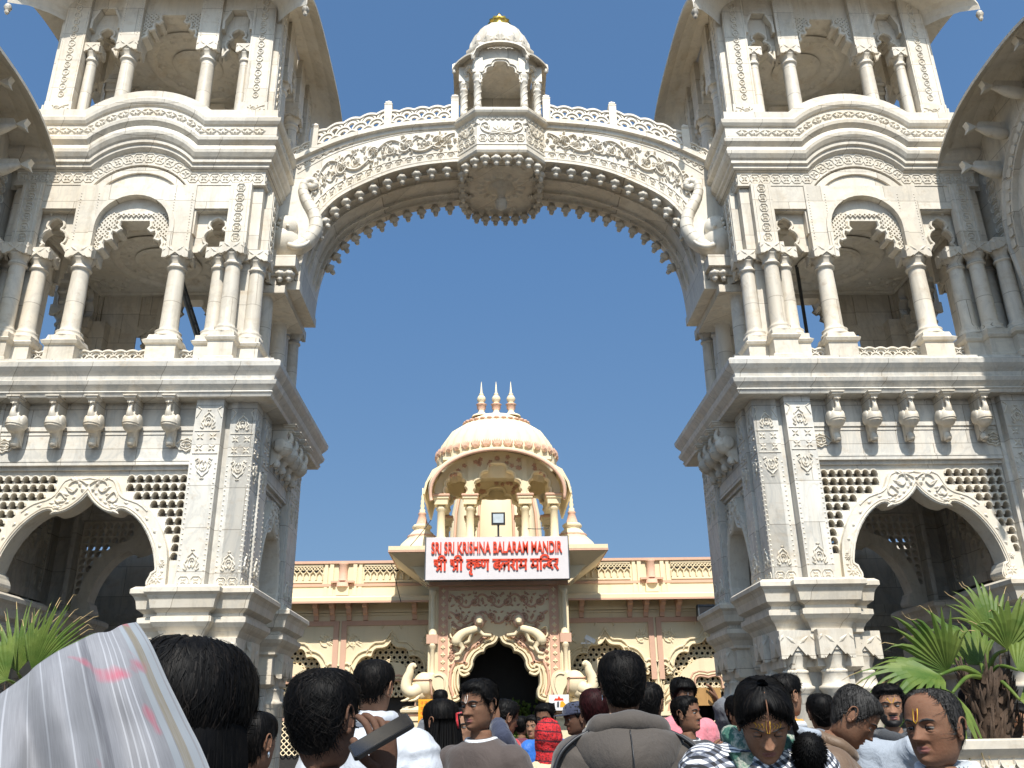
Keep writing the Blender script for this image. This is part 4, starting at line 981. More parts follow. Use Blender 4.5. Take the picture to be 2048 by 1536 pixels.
for s2 in (-1, 1):
    p.box(*sorted((s2*1.98, s2*2.0)), .5, 1.6, 0, 5.9); p.box(*sorted((s2*1.9, s2*1.999)), .501, 1.6, 0, 5.9)
    dd = [(s2*x, z) for x, z in DOOR]
    for d, w_, h_ in ((.05, .05, .10), (.14, .035, .08)): p.ridge(off2([(s2*x, z) for x, z in dp], d*s2 if s2 > 0 else -d), w_, h_, 0)
    p.ridge([(s2*x, z) for x, z in smooth_path([(.84, 3.2), (1.0, 3.14), (1.12, 3.22), (1.12, 3.36), (1.02, 3.4), (.98, 3.32)], 4)], .05, .12, 0)
    p.ridge(off2([(s2*x, z) for x, z in dp[:-8]], .27*s2 if s2 > 0 else -.27), .045, .06, 0, mat=1)
    for a_, b_ in ((1.46, 1.49), (1.70, 1.73)): p.box(*sorted((s2*a_, s2*b_)), -.05, -.001, 2.3, 5.72, 1)
    p.box(*sorted((s2*1.49, s2*1.70)), -.03, -.001, 2.3, 5.72, 1)
    for k in range(16): p.flower(s2*1.595, 2.5+k*.2, .075, .03, -.03, 4)
    p.box(*sorted((s2*1.76, s2*2.02)), -.04, -.001, 2.2, 5.72, 0)
    for z0_, z1_ in ((2.5, 4.0), (4.25, 5.5)): p.lathe([(.11, z0_), (.11, z0_+.1), (.07, z0_+.16), (.065, z1_-.18), (.09, z1_-.12), (.11, z1_-.06), (.11, z1_)], s2*1.89, -.10, 0, 12)
    p.box(*sorted((s2*1.74, s2*2.06)), -.2, -.041, 4.0, 4.25, 1)
p.box(-2.08, 2.08, -.18, -.002, 5.62, 5.72, 1); p.box(-1.46, 1.46, -.06, -.002, 5.5, 5.58, 1)
tb(p, 'porch')
r = MB(TO @ T((0, TD, 0)))
for row, (z0_, z1_) in enumerate(((4.95, 5.45), (4.5, 4.95))): r.scrollwork(-1.42, 1.42, z0_, z1_, .03, .05, -.0, n=6, mat=1)
for s2 in (-1, 1):
    for q in range(26):
        x, z = random.uniform(.55, 1.4), random.uniform(3.5, 4.5)
        if z < 4.32-.62*max(0, x-.2): continue
        r.ridge([(s2*(x+.09*(1-t/14)*cos(t*.7)), z+.09*(1-t/14)*sin(t*.7)) for t in range(11)], .02, .04, 0, mat=1); r.flower(s2*x, z, .05, .05, 0, 6, mat=1)
    for q in range(7): r.flower(s2*1.36, 3.55+q*.17-.3, .07, .05, 0, 6, mat=1)
tb(r, 'porch_carving')
for s2 in (-1, 1):   # crouching lions carved over the doorway
    l = MB(TO @ T((0, TD, 0)))
    l.tube(smooth_path([(s2*1.22, -.1, 3.95), (s2*1.18, -.12, 4.12), (s2*1.0, -.13, 4.28), (s2*.75, -.14, 4.36), (s2*.55, -.15, 4.42)], 4), [.1, .13, .15, .155, .15, .145, .14, .135, .13, .13, .13, .13, .13, .125, .12, .11, .1], 10)
    l.tube([(s2*1.15, -.12, 4.05), (s2*1.02, -.16, 3.88), (s2*1.1, -.16, 3.72), (s2*1.25, -.16, 3.68)], [.09, .07, .055, .05], 8); l.tube([(s2*.6, -.16, 4.36), (s2*.45, -.18, 4.22), (s2*.22, -.18, 4.2)], [.07, .055, .05], 8); l.tube([(s2*.75, -.16, 4.3), (s2*.85, -.18, 4.05), (s2*.98, -.18, 3.98)], [.07, .055, .05], 8)
    l.ball((s2*.56, -.2, 4.62), (.17, .12, .21), 14, 10, 1); l.ball((s2*.56, -.28, 4.62), (.11, .09, .14), 12, 8); l.ball((s2*.56, -.36, 4.55), (.06, .05, .05), 8, 6)
    l.tube(smooth_path([(s2*1.22, -.08, 4.1), (s2*1.38, -.06, 4.2), (s2*1.36, -.06, 4.45), (s2*1.22, -.06, 4.4)], 4), .03, 6)
    l.build('carved_lion', ['cream', 'pink'], tp)
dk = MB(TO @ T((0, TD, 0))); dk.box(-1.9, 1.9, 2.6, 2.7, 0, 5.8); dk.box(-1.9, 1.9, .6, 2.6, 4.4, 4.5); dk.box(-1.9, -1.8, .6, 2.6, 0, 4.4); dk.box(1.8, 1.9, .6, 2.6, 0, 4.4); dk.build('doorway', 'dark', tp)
ch = MB(TO @ T((0, TD, 0)))
for s2 in (-1, 1): ch.box(*sorted((s2*1.16, s2*1.27)), .52, .6, 0, 2.6)
ch.build('door_jamb', 'door', tp)
# porch roof
PO = [(-3.1, 25.05), (3.1, 25.05), (3.1, 29.6), (-3.1, 29.6)]; c = MB(TO)
c.tier(PO, [(-1.05, 5.72), (-.7, 5.95), (0, 6.44), (0, 6.5), (.04, 6.505), (.04, 6.62), (0, 6.625), (-.6, 6.75), (-1.0, 6.8)])
c.tier([(-3.12, 25.03), (3.12, 25.03), (3.12, 29.62), (-3.12, 29.62)], [(0, 6.44), (.025, 6.45), (.025, 6.497), (0, 6.499)], 1)
for s2 in (-1, 1):
    for yy in (25.6, 26.2, 26.9): c.prism([(s2*2.0, 5.6), (s2*2.0, 6.1), (s2*2.9, 6.42), (s2*2.75, 6.2), (s2*2.45, 6.05), (s2*2.3, 5.85)], yy-.08, yy+.08)
tb(c, 'porch_roof')
# chhatri over the porch
CY, CX, CD = 27.75, 1.72, 1.45
for yy in (-CD, CD):
    for x in (-CX, -.84, .84, CX):
        k = MB(); k.tier(sq(0, 0, .2), [(0, 6.8), (0, 7.05), (-.04, 7.1)]); k.lathe([(.15, 7.05), (.15, 7.12), (.125, 7.16), (.115, 7.92), (.16, 7.97), (.16, 8.03), (.11, 8.05), (.12, 8.10)], 0, 0, 0, 16)
        k.tier(sq(0, 0, .2), [(0, 8.10), (0, 8.26), (.03, 8.28), (.03, 8.34)]); k.tier(sq(0, 0, .24), [(0, 8.342), (.02, 8.36), (.02, 8.40), (0, 8.42)], 1)
        k.build('chhatri_column', ['cream', 'pink'], tp, (x, CY+yy-28, 0))
HA = [(2.1*cos(t), 8.42+1.36*sin(t)) for t in [pi-pi*i/30 for i in range(31)]]
for yy, sgn in ((-CD, 1), (CD, -1)):
    a = MB(TO @ T((0, CY+yy, 0)))
    ch_ = foils([(0, 9.36), (.28, 9.14), (.52, 8.88), (.68, 8.60), (.68, 8.43)], bulge=.3, seg=5); cs = foils([(0, 9.08), (.18, 8.90), (.27, 8.66), (.27, 8.43)], bulge=.3, seg=5)
    ho = [(x, z) for x, z in mir(ch_)]; hl = [(x-1.28, z) for x, z in mir(cs)]; hr = [(x+1.28, z) for x, z in mir(cs)]
    body = [(-1.9, 8.42)]+[(x*.93, z) for x, z in HA if z > 8.5]+[(1.9, 8.42)]+hr[::-1]+ho[::-1]+hl[::-1]
    a.prism(body, -.12, .12)
    for o in (ho, hl, hr): a.ridge(off2(o, .05), .04, .05, -.12)
    for s2 in (-1, 1):
        a.box(*sorted((s2*.92, s2*.76)), -.16, -.121, 8.43, 9.55)
        for q in range(40):
            x, z = random.uniform(.2, 1.55), random.uniform(8.9, 9.75)
            if (x/1.75)**2+((z-8.42)/1.22)**2 > 1 or z < 9.5-.6*x+(.32 if x > .95 else 0): continue
            if .7 < x < .98: continue
            a.flower(s2*x, z, .085, .05, -.12, 5, mat=1, a0=random.random()*6)
    a.flower(0, 9.56, .1, .05, -.12, 10, mat=1)
    tb(a, 'chhatri_arcade')
sdw = MB(TO)
for s2 in (-1, 1): sdw.box(*sorted((s2*1.6, s2*1.84)), CY-CD+.125, CY+CD-.125, 8.43, 9.2)
sdw.box(-1.7, 1.7, CY-CD+.13, CY+CD-.13, 9.6, 9.7)
tb(sdw, 'chhatri_side')
hd_ = MB(TO @ T((0, CY-CD, 0))); vs = []; fs = []; pr = [(-.1, .16), (.3, .10), (.62, -.02), (.62, -.1), (.28, .0), (-.1, .06)]; K = len(pr)
hp = [(2.0*cos(t), 8.42+1.34*sin(t)) for t in [pi+.18-(pi+.36)*i/36 for i in range(37)]]
for (x, z) in hp:
    for d, q in pr: vs.append((x*(1+q*.25+.03), -d, z+q+.02))
for i in range(36):
    for k in range(K): fs.append((i*K+k, i*K+(k+1) % K, (i+1)*K+(k+1) % K, (i+1)*K+k))
hd_.add(vs, fs+[tuple(range(K)), tuple(36*K+k for k in range(K))])
hd_.tube([(x*1.01, -.63, z-.07) for x, z in hp], .05, 6, 1)
for s2 in (-1, 1):
    v2 = []; P2 = [(0, 9.3), (.25, 9.15), (.45, 8.75), (.52, 8.4), (.46, 8.4), (.38, 8.75), (.2, 9.05), (0, 9.2)]
    v2 = [(s2*(1.75+d), y, z) for y in (-.3, 2*CD+.3) for d, z in P2]; k2 = len(P2)
    hd_.add(v2, [(k, (k+1) % k2, k2+(k+1) % k2, k2+k) for k in range(k2)]+[tuple(range(k2)), tuple(k2+k for k in range(k2))])
tb(hd_, 'chhatri_hood')
# oblong ribbed dome
dm = MB(TO @ T((0, CY+.05, 0))); NS = 112; vs = []; fs = []
pf = [(1.72, 9.0), (1.88, 9.25), (1.97, 9.6), (1.97, 9.98), (1.84, 10.42), (1.54, 10.85), (1.14, 11.12), (.95, 11.18)]
for r_, z in pf:
    for i in range(NS):
        t = 2*pi*i/NS; rb = 1-.045*abs(cos(28*t/2))**5; vs.append((r_*rb*cos(t), .82*r_*rb*sin(t), z))
for k in range(len(pf)-1):
    for i in range(NS): fs.append((k*NS+i, k*NS+(i+1) % NS, (k+1)*NS+(i+1) % NS, (k+1)*NS+i))
dm.add(vs, fs+[tuple((len(pf)-1)*NS+i for i in range(NS))], 0, True)
dm.lathe([(1.04, 11.18), (1.08, 11.21), (1.0, 11.25)], 0, 0, 0, 40, 1, sy=.7)
for q in range(28): 
    t = 2*pi*q/28; dm.ball((1.05*cos(t), .72*sin(t), 11.24), (.09, .09, .05), 8, 6, 1)
dm.lathe([(.98, 11.24), (.8, 11.40), (.66, 11.48), (.6, 11.52), (.1, 11.54)], 0, 0, 0, 40, 0, sy=.6)
for q in range(36):
    t = 2*pi*q/36; x, y = 1.93*cos(t), 1.585*sin(t); dm.M = TO @ T((x, CY+.05+y, 9.92)) @ RZ(atan2(y*1.2, x)+pi/2)
    for a_ in (-.55, -.28, 0, .28, .55): dm.leaf(0, 0, pi/2+a_, .30, .07, .05, -.06, mat=1)
tb(dm, 'ribbed_dome')
for x in (-.5, 0, .5):
    f = MB(); f.lathe([(.34, 0), (.3, .06), (.16, .12), (.1, .2), (.1, .24)], 0, 0, 11.48, 16, 0); f.lathe([(.1, .24), (.15, .32), (.15, .42), (.2, .46), (.12, .5)], 0, 0, 11.48, 16, 1, lob=.12, ln=8)
    f.lathe([(.1, .5), (.1, .54), (.14, .6), (.15, .68), (.11, .76), (.06, .8), (.09, .83), (.06, .86), (.04, .9), (.005, 1.3)], 0, 0, 11.48, 14, 0)
    f.build('dome_finial', ['cream', 'pink'], tp, (x, CY-28+.05, 0))
for s2 in (-1, 1):
    b = MB(TO @ T((s2*2.42, CY+.2, 0))); b.lathe([(.86, 6.8), (.82, 6.95), (.66, 7.25), (.44, 7.46), (.46, 7.5), (.42, 7.52)], 0, 0, 0, 32, 0, lob=.04, ln=10); b.lathe([(.44, 7.46), (.47, 7.49), (.44, 7.52)], 0, 0, 0, 24, 1)
    b.lathe([(.42, 7.52), (.36, 7.6), (.27, 7.68), (.26, 7.72), (.31, 7.76), (.32, 7.82), (.27, 7.87), (.18, 7.9)], 0, 0, 0, 24, 0, lob=.08, ln=10); b.lathe([(.19, 7.9), (.15, 8.05), (.11, 8.2), (.14, 8.24), (.09, 8.3)], 0, 0, 0, 16, 1); b.lathe([(.08, 8.3), (.10, 8.36), (.05, 8.42), (.08, 8.5), (.05, 8.58), (.065, 8.66), (.04, 8.74), (.05, 8.82), (.02, 8.9), (.02, 9.1)], 0, 0, 0, 12, 0)
    tb(b, 'corner_pinnacle')
rf = MB(TO); rf.box(-15, 15, WY+.65, 34, 5.4, 6.3); rf.box(-15, 15, 33.5, 34, 0, 5.39); tb(rf, 'roof')
sk = MB(); pf = [(1.75, 6.3), (1.78, 8), (1.7, 9.3), (1.5, 10.3), (1.1, 11.1), (.6, 11.5), (.3, 11.6)]
sk.lathe(pf, 0, 0, 0, 64, 0, lob=.10, ln=8)
for q in range(8):
    t = 2*pi*q/8+pi/8
    sk.tube([((r_*.93+.03)*cos(t), (r_*.93+.03)*sin(t), z) for r_, z in pf], .05, 6, 1)
o = sk.build('temple_spire', ['cream', 'pink'], None, (0, 33, 0)); tag(o, 'cream ribbed spire with pink edges standing behind the porch pavilion', 'spire')
# ---------- elephants on their pedestals either side of the door
def elephant(s2):
    o = empty('elephant_statue', (s2*1.98, TD-.25, 2.36), 0, 'cream plaster elephant head with raised trunk %s of the temple doorway' % ('left' if s2 < 0 else 'right'), 'statue', 'elephant statues beside the doorway')
    e = MB()
    e.ball((-s2*.05, .1, .45), (.42, .42, .42), 22, 14); e.ball((s2*.10, -.16, .5), (.33, .32, .36), 20, 12); e.ball((s2*.22, -.2, .3), (.24, .24, .24), 16, 10); e.ball((0, .2, .1), (.36, .36, .25), 16, 10)
    e.tube(smooth_path([(s2*.22, -.28, .42), (s2*.42, -.36, .32), (s2*.57, -.38, .42), (s2*.57, -.37, .64), (s2*.50, -.37, .82), (s2*.47, -.37, .96), (s2*.40, -.37, 1.03), (s2*.34, -.37, .97)], 5), [.20-.0042*i for i in range(36)], 12)
    for q in (-1, 1): e.tube(smooth_path([(s2*.28+q*.1, -.36, .3), (s2*.42+q*.12, -.46, .14), (s2*.6+q*.1, -.52, .1)], 4), [.05, .05, .045, .045, .04, .035, .03, .02, .01], 8)
    for q in (-1, 1): e.ball((s2*.22+q*.17, -.32, .55), (.035, .03, .035), 8, 6)
    e.tube([(s2*.1, -.25, .1), (s2*.1, -.28, -.05), (s2*.1, -.3, -.12)], [.14, .12, .12], 10)
    e.build('head', 'cream', o)
    a = MB(); a.prism([(-s2*x, z) for x, z in smooth_path([(.14, .78), (.3, .86), (.5, .78), (.58, .56), (.54, .34), (.44, .14), (.34, .02), (.28, .16), (.22, .34), (.14, .5), (.14, .78)], 4)[:-1]], -.42, -.34); a.ridge([(-s2*x, z) for x, z in smooth_path([(.2, .74), (.34, .76), (.46, .66), (.46, .44), (.38, .2)], 4)], .03, .03, -.42); a.build('ear', 'cream', o)
    c = MB(); c.tube([(s2*.10+.31*cos(t), -.16-.30*sin(t), .66-.02*sin(t)) for t in [pi*i/12 for i in range(13)]], .03, 6); c.tube([(-s2*.08, -.44, .66), (-s2*.1, -.46, .5), (-s2*.12, -.43, .3), (-s2*.14, -.38, .16)], .03, 6); c.build('harness', 'pink', o)
    d = MB(); d.tier(sq(0, .2, .62, .55), [(0, -2.36), (0, -.42), (.03, -.4), (.03, -.3), (-.03, -.28), (-.03, -.2)]); d.tier(sq(0, .2, .66, .58), [(0, -.22), (.05, -.18), (.06, -.12), (.02, -.1), (.0, -.04), (-.1, -.02)])
    d.tier(sq(0, .2, .635, .565), [(0, -.27), (.015, -.26), (.015, -.23), (0, -.22)], 1)
    d.build('pedestal', ['cream', 'pink'], o)
for s2 in (-1, 1): elephant(s2)
# ================================================================ SIGNS, LAMPS, PLANTERS, PALMS
M['sign_white'] = plain('sign_board_white', (.62, .58, .58), .35, var=.03)
M['red'] = plain('red_letters', (.62, .05, .012), .4, var=.05)
M['black'] = plain('black_plastic', (.012, .012, .013), .4)
M['glass'] = plain('lamp_glass', (.45, .5, .52), .1)
M['white_plastic'] = plain('white_plastic', (.7, .7, .7), .4)
M['yellow'] = plain('yellow_board', (.75, .36, .015), .5, var=.05)
def text_mesh(txt, x0, x1, z0, z1, y, parent, dep=.035, mat='red'):
    cu = bpy.data.curves.new('letters', 'FONT'); cu.body = txt; cu.extrude = .03; cu.offset = .022; cu.size = 1
    o = bpy.data.objects.new('letters_tmp', cu); COL.objects.link(o)
    me = bpy.data.meshes.new_from_object(o.evaluated_get(bpy.context.evaluated_depsgraph_get())); bpy.data.objects.remove(o); bpy.data.curves.remove(cu)
    xs = [v.co.x for v in me.vertices]; ys = [v.co.y for v in me.vertices]; a, b, c, d = min(xs), max(xs), min(ys), max(ys)
    for v in me.vertices: v.co = (x0+(v.co.x-a)/(b-a)*(x1-x0), y-dep*(.5+v.co.z/.06), z0+(v.co.y-c)/(d-c)*(z1-z0))
    me.materials.clear(); me.materials.append(M[mat]); q = bpy.data.objects.new('lettering', me); COL.objects.link(q); q.parent = parent; return q
S_ = smooth_path
GL = {  # hand drawn strokes of the second line: width, strokes (head line at 1, foot at 0)
 'shra': (.95, [S_([(.24, .66), (.10, .62), (.08, .78), (.22, .88), (.36, .76), (.32, .58), (.40, .46), (.58, .46), (.78, .46)], 3), [(.78, 1), (.78, 0)], [(.66, .44), (.30, .04)]]),
 'ii': (.5, [[(.25, 1), (.25, 0)], S_([(.25, 1), (.2, 1.28), (-.1, 1.42), (-.4, 1.3), (-.48, 1.0)], 3)]),
 'kri': (1.0, [[(.5, 1), (.5, 0)], S_([(.5, .66), (.25, .76), (.04, .52), (.2, .28), (.5, .44)], 3), S_([(.5, .62), (.78, .74), (.95, .52), (.84, .26)], 3), S_([(.5, 0), (.34, -.14), (.46, -.32), (.66, -.3)], 3)]),
 'ssh': (.62, [S_([(.1, 1), (.1, .6), (.22, .42), (.5, .5), (.6, .6)], 3), [(.14, .84), (.5, .52)]]),
 'nna': (.95, [S_([(.1, 1), (.1, .55), (.24, .4), (.42, .52), (.44, 1)], 3), [(.76, 1), (.76, 0)]]),
 'ba': (.9, [[(.74, 1), (.74, 0)], S_([(.74, .66), (.4, .76), (.12, .52), (.34, .26), (.74, .42)], 3), [(.3, .64), (.6, .4)]]),
 'la': (1.05, [[(.9, 1), (.9, 0)], S_([(.1, .22), (.06, .48), (.24, .68), (.42, .5), (.38, .22), (.46, .5), (.6, .68), (.9, .6)], 3)]),
 'ra': (.62, [S_([(.18, 1), (.42, .84), (.42, .62), (.14, .5), (.3, .38), (.52, .04)], 3)]),
 'aa': (.42, [[(.18, 1), (.18, 0)]]),
 'ma': (.95, [S_([(.24, 1), (.24, .5), (.18, .34), (.06, .42), (.16, .52), (.3, .42), (.74, .44)], 3), [(.76, 1), (.76, 0)]]),
 'i': (.42, [[(.18, 1), (.18, 0)], S_([(.18, 1), (.24, 1.26), (.6, 1.42), (1.0, 1.3), (1.12, 1.0)], 3)]),
 'n': (.5, [S_([(.52, .52), (.2, .52), (.08, .42), (.16, .32), (.24, .44)], 3)]),
 'da': (.7, [S_([(.4, 1), (.4, .8), (.12, .72), (.08, .46), (.3, .34), (.46, .46), (.36, .5), (.62, .1)], 3)])}
def stroke_text(words, x0, x1, z0, h, y, parent, w=.1, dep=.05, gap=.42):
    tot = sum(sum(GL[g][0] for g in wd_) for wd_ in words)+gap*(len(words)-1); k = (x1-x0)/tot; m = MB(); x = x0
    def seg(pts):
        P = off2(pts, w/2); Q = off2(pts, -w/2); n = len(pts); vs = []
        for dy in (y, y-dep): vs += [(a, dy, b) for a, b in P]+[(a, dy, b) for a, b in Q]
        fs = []
        for i in range(n-1): fs += [(2*n+i, 2*n+i+1, 3*n+i+1, 3*n+i), (i, i+1, 2*n+i+1, 2*n+i), (n+i, n+i+1, 3*n+i+1, 3*n+i)]
        fs += [(0, n, 3*n, 2*n), (n-1, 2*n-1, 4*n-1, 3*n-1)]; m.add(vs, fs)
    for wd_ in words:
        xs = x
        for g in wd_:
            for st in GL[g][1]: seg([(x+p[0]*k, z0+p[1]*h) for p in st])
            x += GL[g][0]*k
        seg([(xs-.02, z0+h), (x-.0, z0+h)]); x += gap*k
    return m.build('lettering', 'red', parent)
sb = empty('sign_board', (-.04, 24.95, 6.24), 0, 'white sign board with red raised lettering over the temple porch', 'sign')
b = MB(); b.box(-2.02, 2.02, -.02, .1, -.60, .60); b.build('board', 'sign_white', sb)
b = MB(); b.box(-2.04, 2.04, .1, .14, -.62, .62); b.box(-2.05, -2.02, -.03, .1, -.62, .62); b.box(2.02, 2.05, -.03, .1, -.62, .62); b.build('rim', 'steel', sb)
text_mesh('SRI SRI KRISHNA BALARAM MANDIR', -1.87, 1.85, .12, .46, -.022, sb, .045)
stroke_text([['shra', 'ii'], ['shra', 'ii'], ['kri', 'ssh', 'nna'], ['ba', 'la', 'ra', 'aa', 'ma'], ['ma', 'i', 'n', 'da', 'ra']], -1.78, 1.74, -.36, .30, -.021, sb, .056, .035)
fl = empty('floodlight', (-.0, 25.1, 6.84), 0, 'black square floodlight on a post above the sign board', 'floodlight')
f = MB(); f.box(-.03, .03, -.02, .02, 0, .38); f.box(-.1, .1, -.03, .03, 0, .04); f.build('post', 'black', fl)
f = MB(); f.box(-.2, .2, -.06, .06, .38, .74); f.box(-.17, .17, .06, .12, .42, .70); f.build('housing', 'black', fl); f = MB(); f.box(-.15, .15, -.07, -.061, .43, .69); f.build('lens', 'glass', fl)
cc = empty('security_camera', (2.62, 27.3, 4.18), 0, 'small white security camera on the wall right of the porch', 'camera')
f = MB(); f.M = Matrix.Rotation(.5, 4, 'Y'); f.box(-.06, .26, -.2, -.08, 0, .13); f.build('body', 'white_plastic', cc); f = MB(); f.box(-.16, .14, -.16, -.1, -.12, -.08); f.box(-.02, .02, -.16, .3, -.1, .02); f.build('bracket', 'white_plastic', cc)
sp = empty('wall_speaker', (6.3, 27.2, 4.95), 0, 'grey box speaker hanging under the right hand eave', 'speaker'); f = MB(); f.box(-.26, .26, -.2, .1, -.25, .2); f.build('cabinet', 'steel', sp); f = MB(); f.box(-.22, .22, -.212, -.201, -.2, .15); f.build('grille', 'black', sp)
po = empty('poster', tuple(W(1118, 1405, 25.05)), 0, 'white printed poster on the pedestal right of the doorway', 'poster')
f = MB(); f.box(-.27, .27, -.01, .01, -.2, .2); f.build('sheet', 'white_plastic', po)
f = MB(); f.prism([(-.14, .05), (-.1, .11), (-.04, .1), (0, .17), (.05, .1), (.1, .11), (.13, .05)], -.014, -.0101); f.prism([(-.2, -.12), (-.2, -.02), (-.12, -.0), (-.11, -.12)], -.014, -.0101, mat=1); f.prism([(.02, -.12), (.04, .02), (.1, .04), (.18, -.05), (.2, -.12)], -.014, -.0101, mat=2); f.prism([(-.06, -.12), (-.05, .02), (0, .03), (.0, -.12)], -.014, -.0101, mat=3)
f.build('print', ['red', 'black', 'yellow', 'steel'], po)
yb = empty('notice_board', tuple(W(868, 1422, 25.05)), 0, 'yellow notice board with red writing left of the doorway', 'notice board')
f = MB(); f.box(-.42, .42, -.015, .015, -.3, .3); f.build('board', 'yellow', yb); f = MB(); rr = random.Random(5)
for q, z in enumerate((.2, .06, -.06, -.18)):
    x = -.36
    while x < .32:
        w_ = rr.uniform(.04, .09); f.box(x, x+w_, -.02, -.0151, z+.03, z+.04); f.box(x+w_*.6, x+w_*.6+.012, -.02, -.0151, z-.04, z+.03); f.box(x, x+w_*.5, -.02, -.0151, z-.01, z+.0); x += w_+.03
f.build('writing', 'red', yb)
# cables slung across the temple roof
def cable(p, q, sag, lab):
    p = W(*p); q = W(*q); m = MB(); m.tube([tuple(p.lerp(q, t/16)-Vector((0, 0, sag*4*(t/16)*(1-t/16)))) for t in range(17)], .012, 5); tag(m.build('cable', 'black'), lab, 'cable')
cable((783, 1128, 26.9), (802, 1205, 26.7), .0, 'thin black cable hanging from the left end of the porch roof'); cable((862, 1040, 25.6), (805, 1108, 25.3), .05, 'thin black cable sloping past the left pinnacle of the porch'); cable((1050, 1056, 26.2), (1098, 1056, 26.2), .03, 'thin black cable between the two right columns of the porch pavilion')
# ---------- planters and fan palms
def leafmat(nm, a, b_):
    t = NT(nm); p = t.pos(); c = t.mix(t.ramp(t.noise(p, 5, 4), [(.35, 0), (.7, 1)]), a, b_); c = t.mix(t.ramp(t.noise(t.pos((1, 1, 1)), 1.6, 5), [(.62, 0), (.75, .6)]), c, (.16, .13, .03))
    return t.out(c, .55, t.bump(t.noise(p, 60, 2), .1, .004), Specular_IOR_Level=.25)
M['leaf'] = leafmat('palm_leaf', (.05, .095, .014), (.12, .155, .03)); M['dry'] = plain('dry_leaf', (.38, .27, .12), .7); M['husk'] = plain('palm_husk', (.05, .03, .018), .9, .6, 30, .4)
def fan(m, hub, out, up, R, n, spread, droop, rr):
    "fan leaf: n folded blades radiating from the hub; out = middle blade direction, up = leaf face"
    out = Vector(out).normalized(); up = Vector(up); up = (up-out*up.dot(out)).normalized(); sd = out.cross(up)
    for i in range(n):
        a = spread*(i/(n-1)-.5)+rr.uniform(-.03, .03); d = out*cos(a)+sd*sin(a); s = up.cross(d).normalized(); L = R*(1-.28*abs(i/(n-1)-.5)*2)*rr.uniform(.9, 1.08)
        dr = droop*rr.uniform(.4, 2.4); bend = rr.uniform(-.05, .05); pts = []; K = 7; vs = []
        for k in range(K+1):
            t = k/K; p = Vector(hub)+d*L*t+s*bend*L*t*t+up*(.05*R*sin(t*3)) - Vector((0, 0, 1))*dr*L*max(0, t-.45)**2
            w = L*.5*spread/n*min(1, t*2.2+.03)*(1 if t < .38 else max(.02, 1-(t-.38)/.62)) * .82
            vs += [tuple(p-s*w), tuple(p+up*w*.55), tuple(p+s*w)]
        fs = []
        for k in range(K): fs += [(k*3, k*3+1, k*3+4, k*3+3), (k*3+1, k*3+2, k*3+5, k*3+4)]
        m.add(vs, fs, 0)
        if rr.random() < .55: # dry tip threads
            p = Vector(vs[-2]); q = p+d*L*.1-Vector((0, 0, 1))*L*rr.uniform(.02, .12); m.tube([tuple(Vector(vs[-5])), tuple(p), tuple(q)], [.003, .0025, .001], 4, 1)
def palm(base, tr_h, fans, seed, label):
    rr = random.Random(seed); o = empty('fan_palm', base, 0, label, 'palm', 'fan palms in the planters')
    t = MB(); t.lathe([(.14, 0), (.12, .1), (.11, tr_h*.6), (.12, tr_h)], 0, 0, 0, 14)
    for k in range(130):
        a = rr.uniform(0, 6.28); z = rr.uniform(0, tr_h*1.05); r_ = .115
        t.tube([(r_*cos(a), r_*sin(a), z), ((r_+.05)*cos(a+.2), (r_+.05)*sin(a+.2), z+.06), ((r_+rr.uniform(.03, .1))*cos(a+.3), (r_+.07)*sin(a+.3), z+rr.uniform(.1, .2))], [.022, .014, .003], 5)
    t.build('trunk', 'husk', o); B = Vector(base)
    for hub, out, up, R, n, sp_, dr in fans:
        m = MB(); h = Vector(hub)-B; c = Vector((0, 0, tr_h))
        m.tube(smooth_path([tuple(c), tuple(c.lerp(h, .5)+Vector((0, 0, .06))), tuple(h)], 5), [.02-.001*i for i in range(11)], 6, 0)
        fan(m, h, out, up, R, n, sp_, dr, rr); m.build('frond', ['leaf', 'dry'], o)
    return o
def planter(x0, x1, y0, y1, zt, label):
    o = empty('planter', ((x0+x1)/2, (y0+y1)/2, 0), 0, label, 'planter', 'marble planters before the gate'); X = T((-(x0+x1)/2, -(y0+y1)/2, 0)); m = MB(X)
    P = [(x0, y0), (x1, y0), (x1, y1), (x0, y1)]; Z = lambda *a: [(d, zt+z) for d, z in a]
    m.tier(P, [(.05, 0), (.05, .2), (0, .24)]+Z((0, -.36), (.03, -.34), (.03, -.30), (.015, -.28), (.015, -.25), (.05, -.22), (.05, -.12), (.07, -.1), (.1, -.06), (.1, -.01), (.08, 0), (-.08, 0), (-.08, -.08)))
    m.build('basin', 'marble', o); c = MB(X @ T((x0, y0, 0))); L = x1-x0
    c.leafrow(0, L, zt-.215, zt-.125, .02, -.05); c.scrollwork(.02, L-.02, zt-.66, zt-.40, .014, .02, 0); c.beads(0, 0, .01, 1, 0, 0)
    for k in range(int(L/.05)): c.beads(k*.05+.02, zt-.30, zt-.255, .045, .018, .015, -.03)
    c.build('basin_carving', 'marble_carved', o); s = MB(X); s.box(x0+.08, x1-.08, y0+.08, y1-.08, zt-.2, zt-.09); s.build('soil', 'husk', o)
PY = 6.2; px0 = W(1772, 1480, PY).x
planter(px0, px0+2.6, PY, PY+1.15, 1.52, 'carved white marble planter at the right with a palm growing in it')
Pt = lambda x, y, d: tuple(W(x, y, d))
zb_ = 1.45; bx = W(1990, 1450, 6.9).x
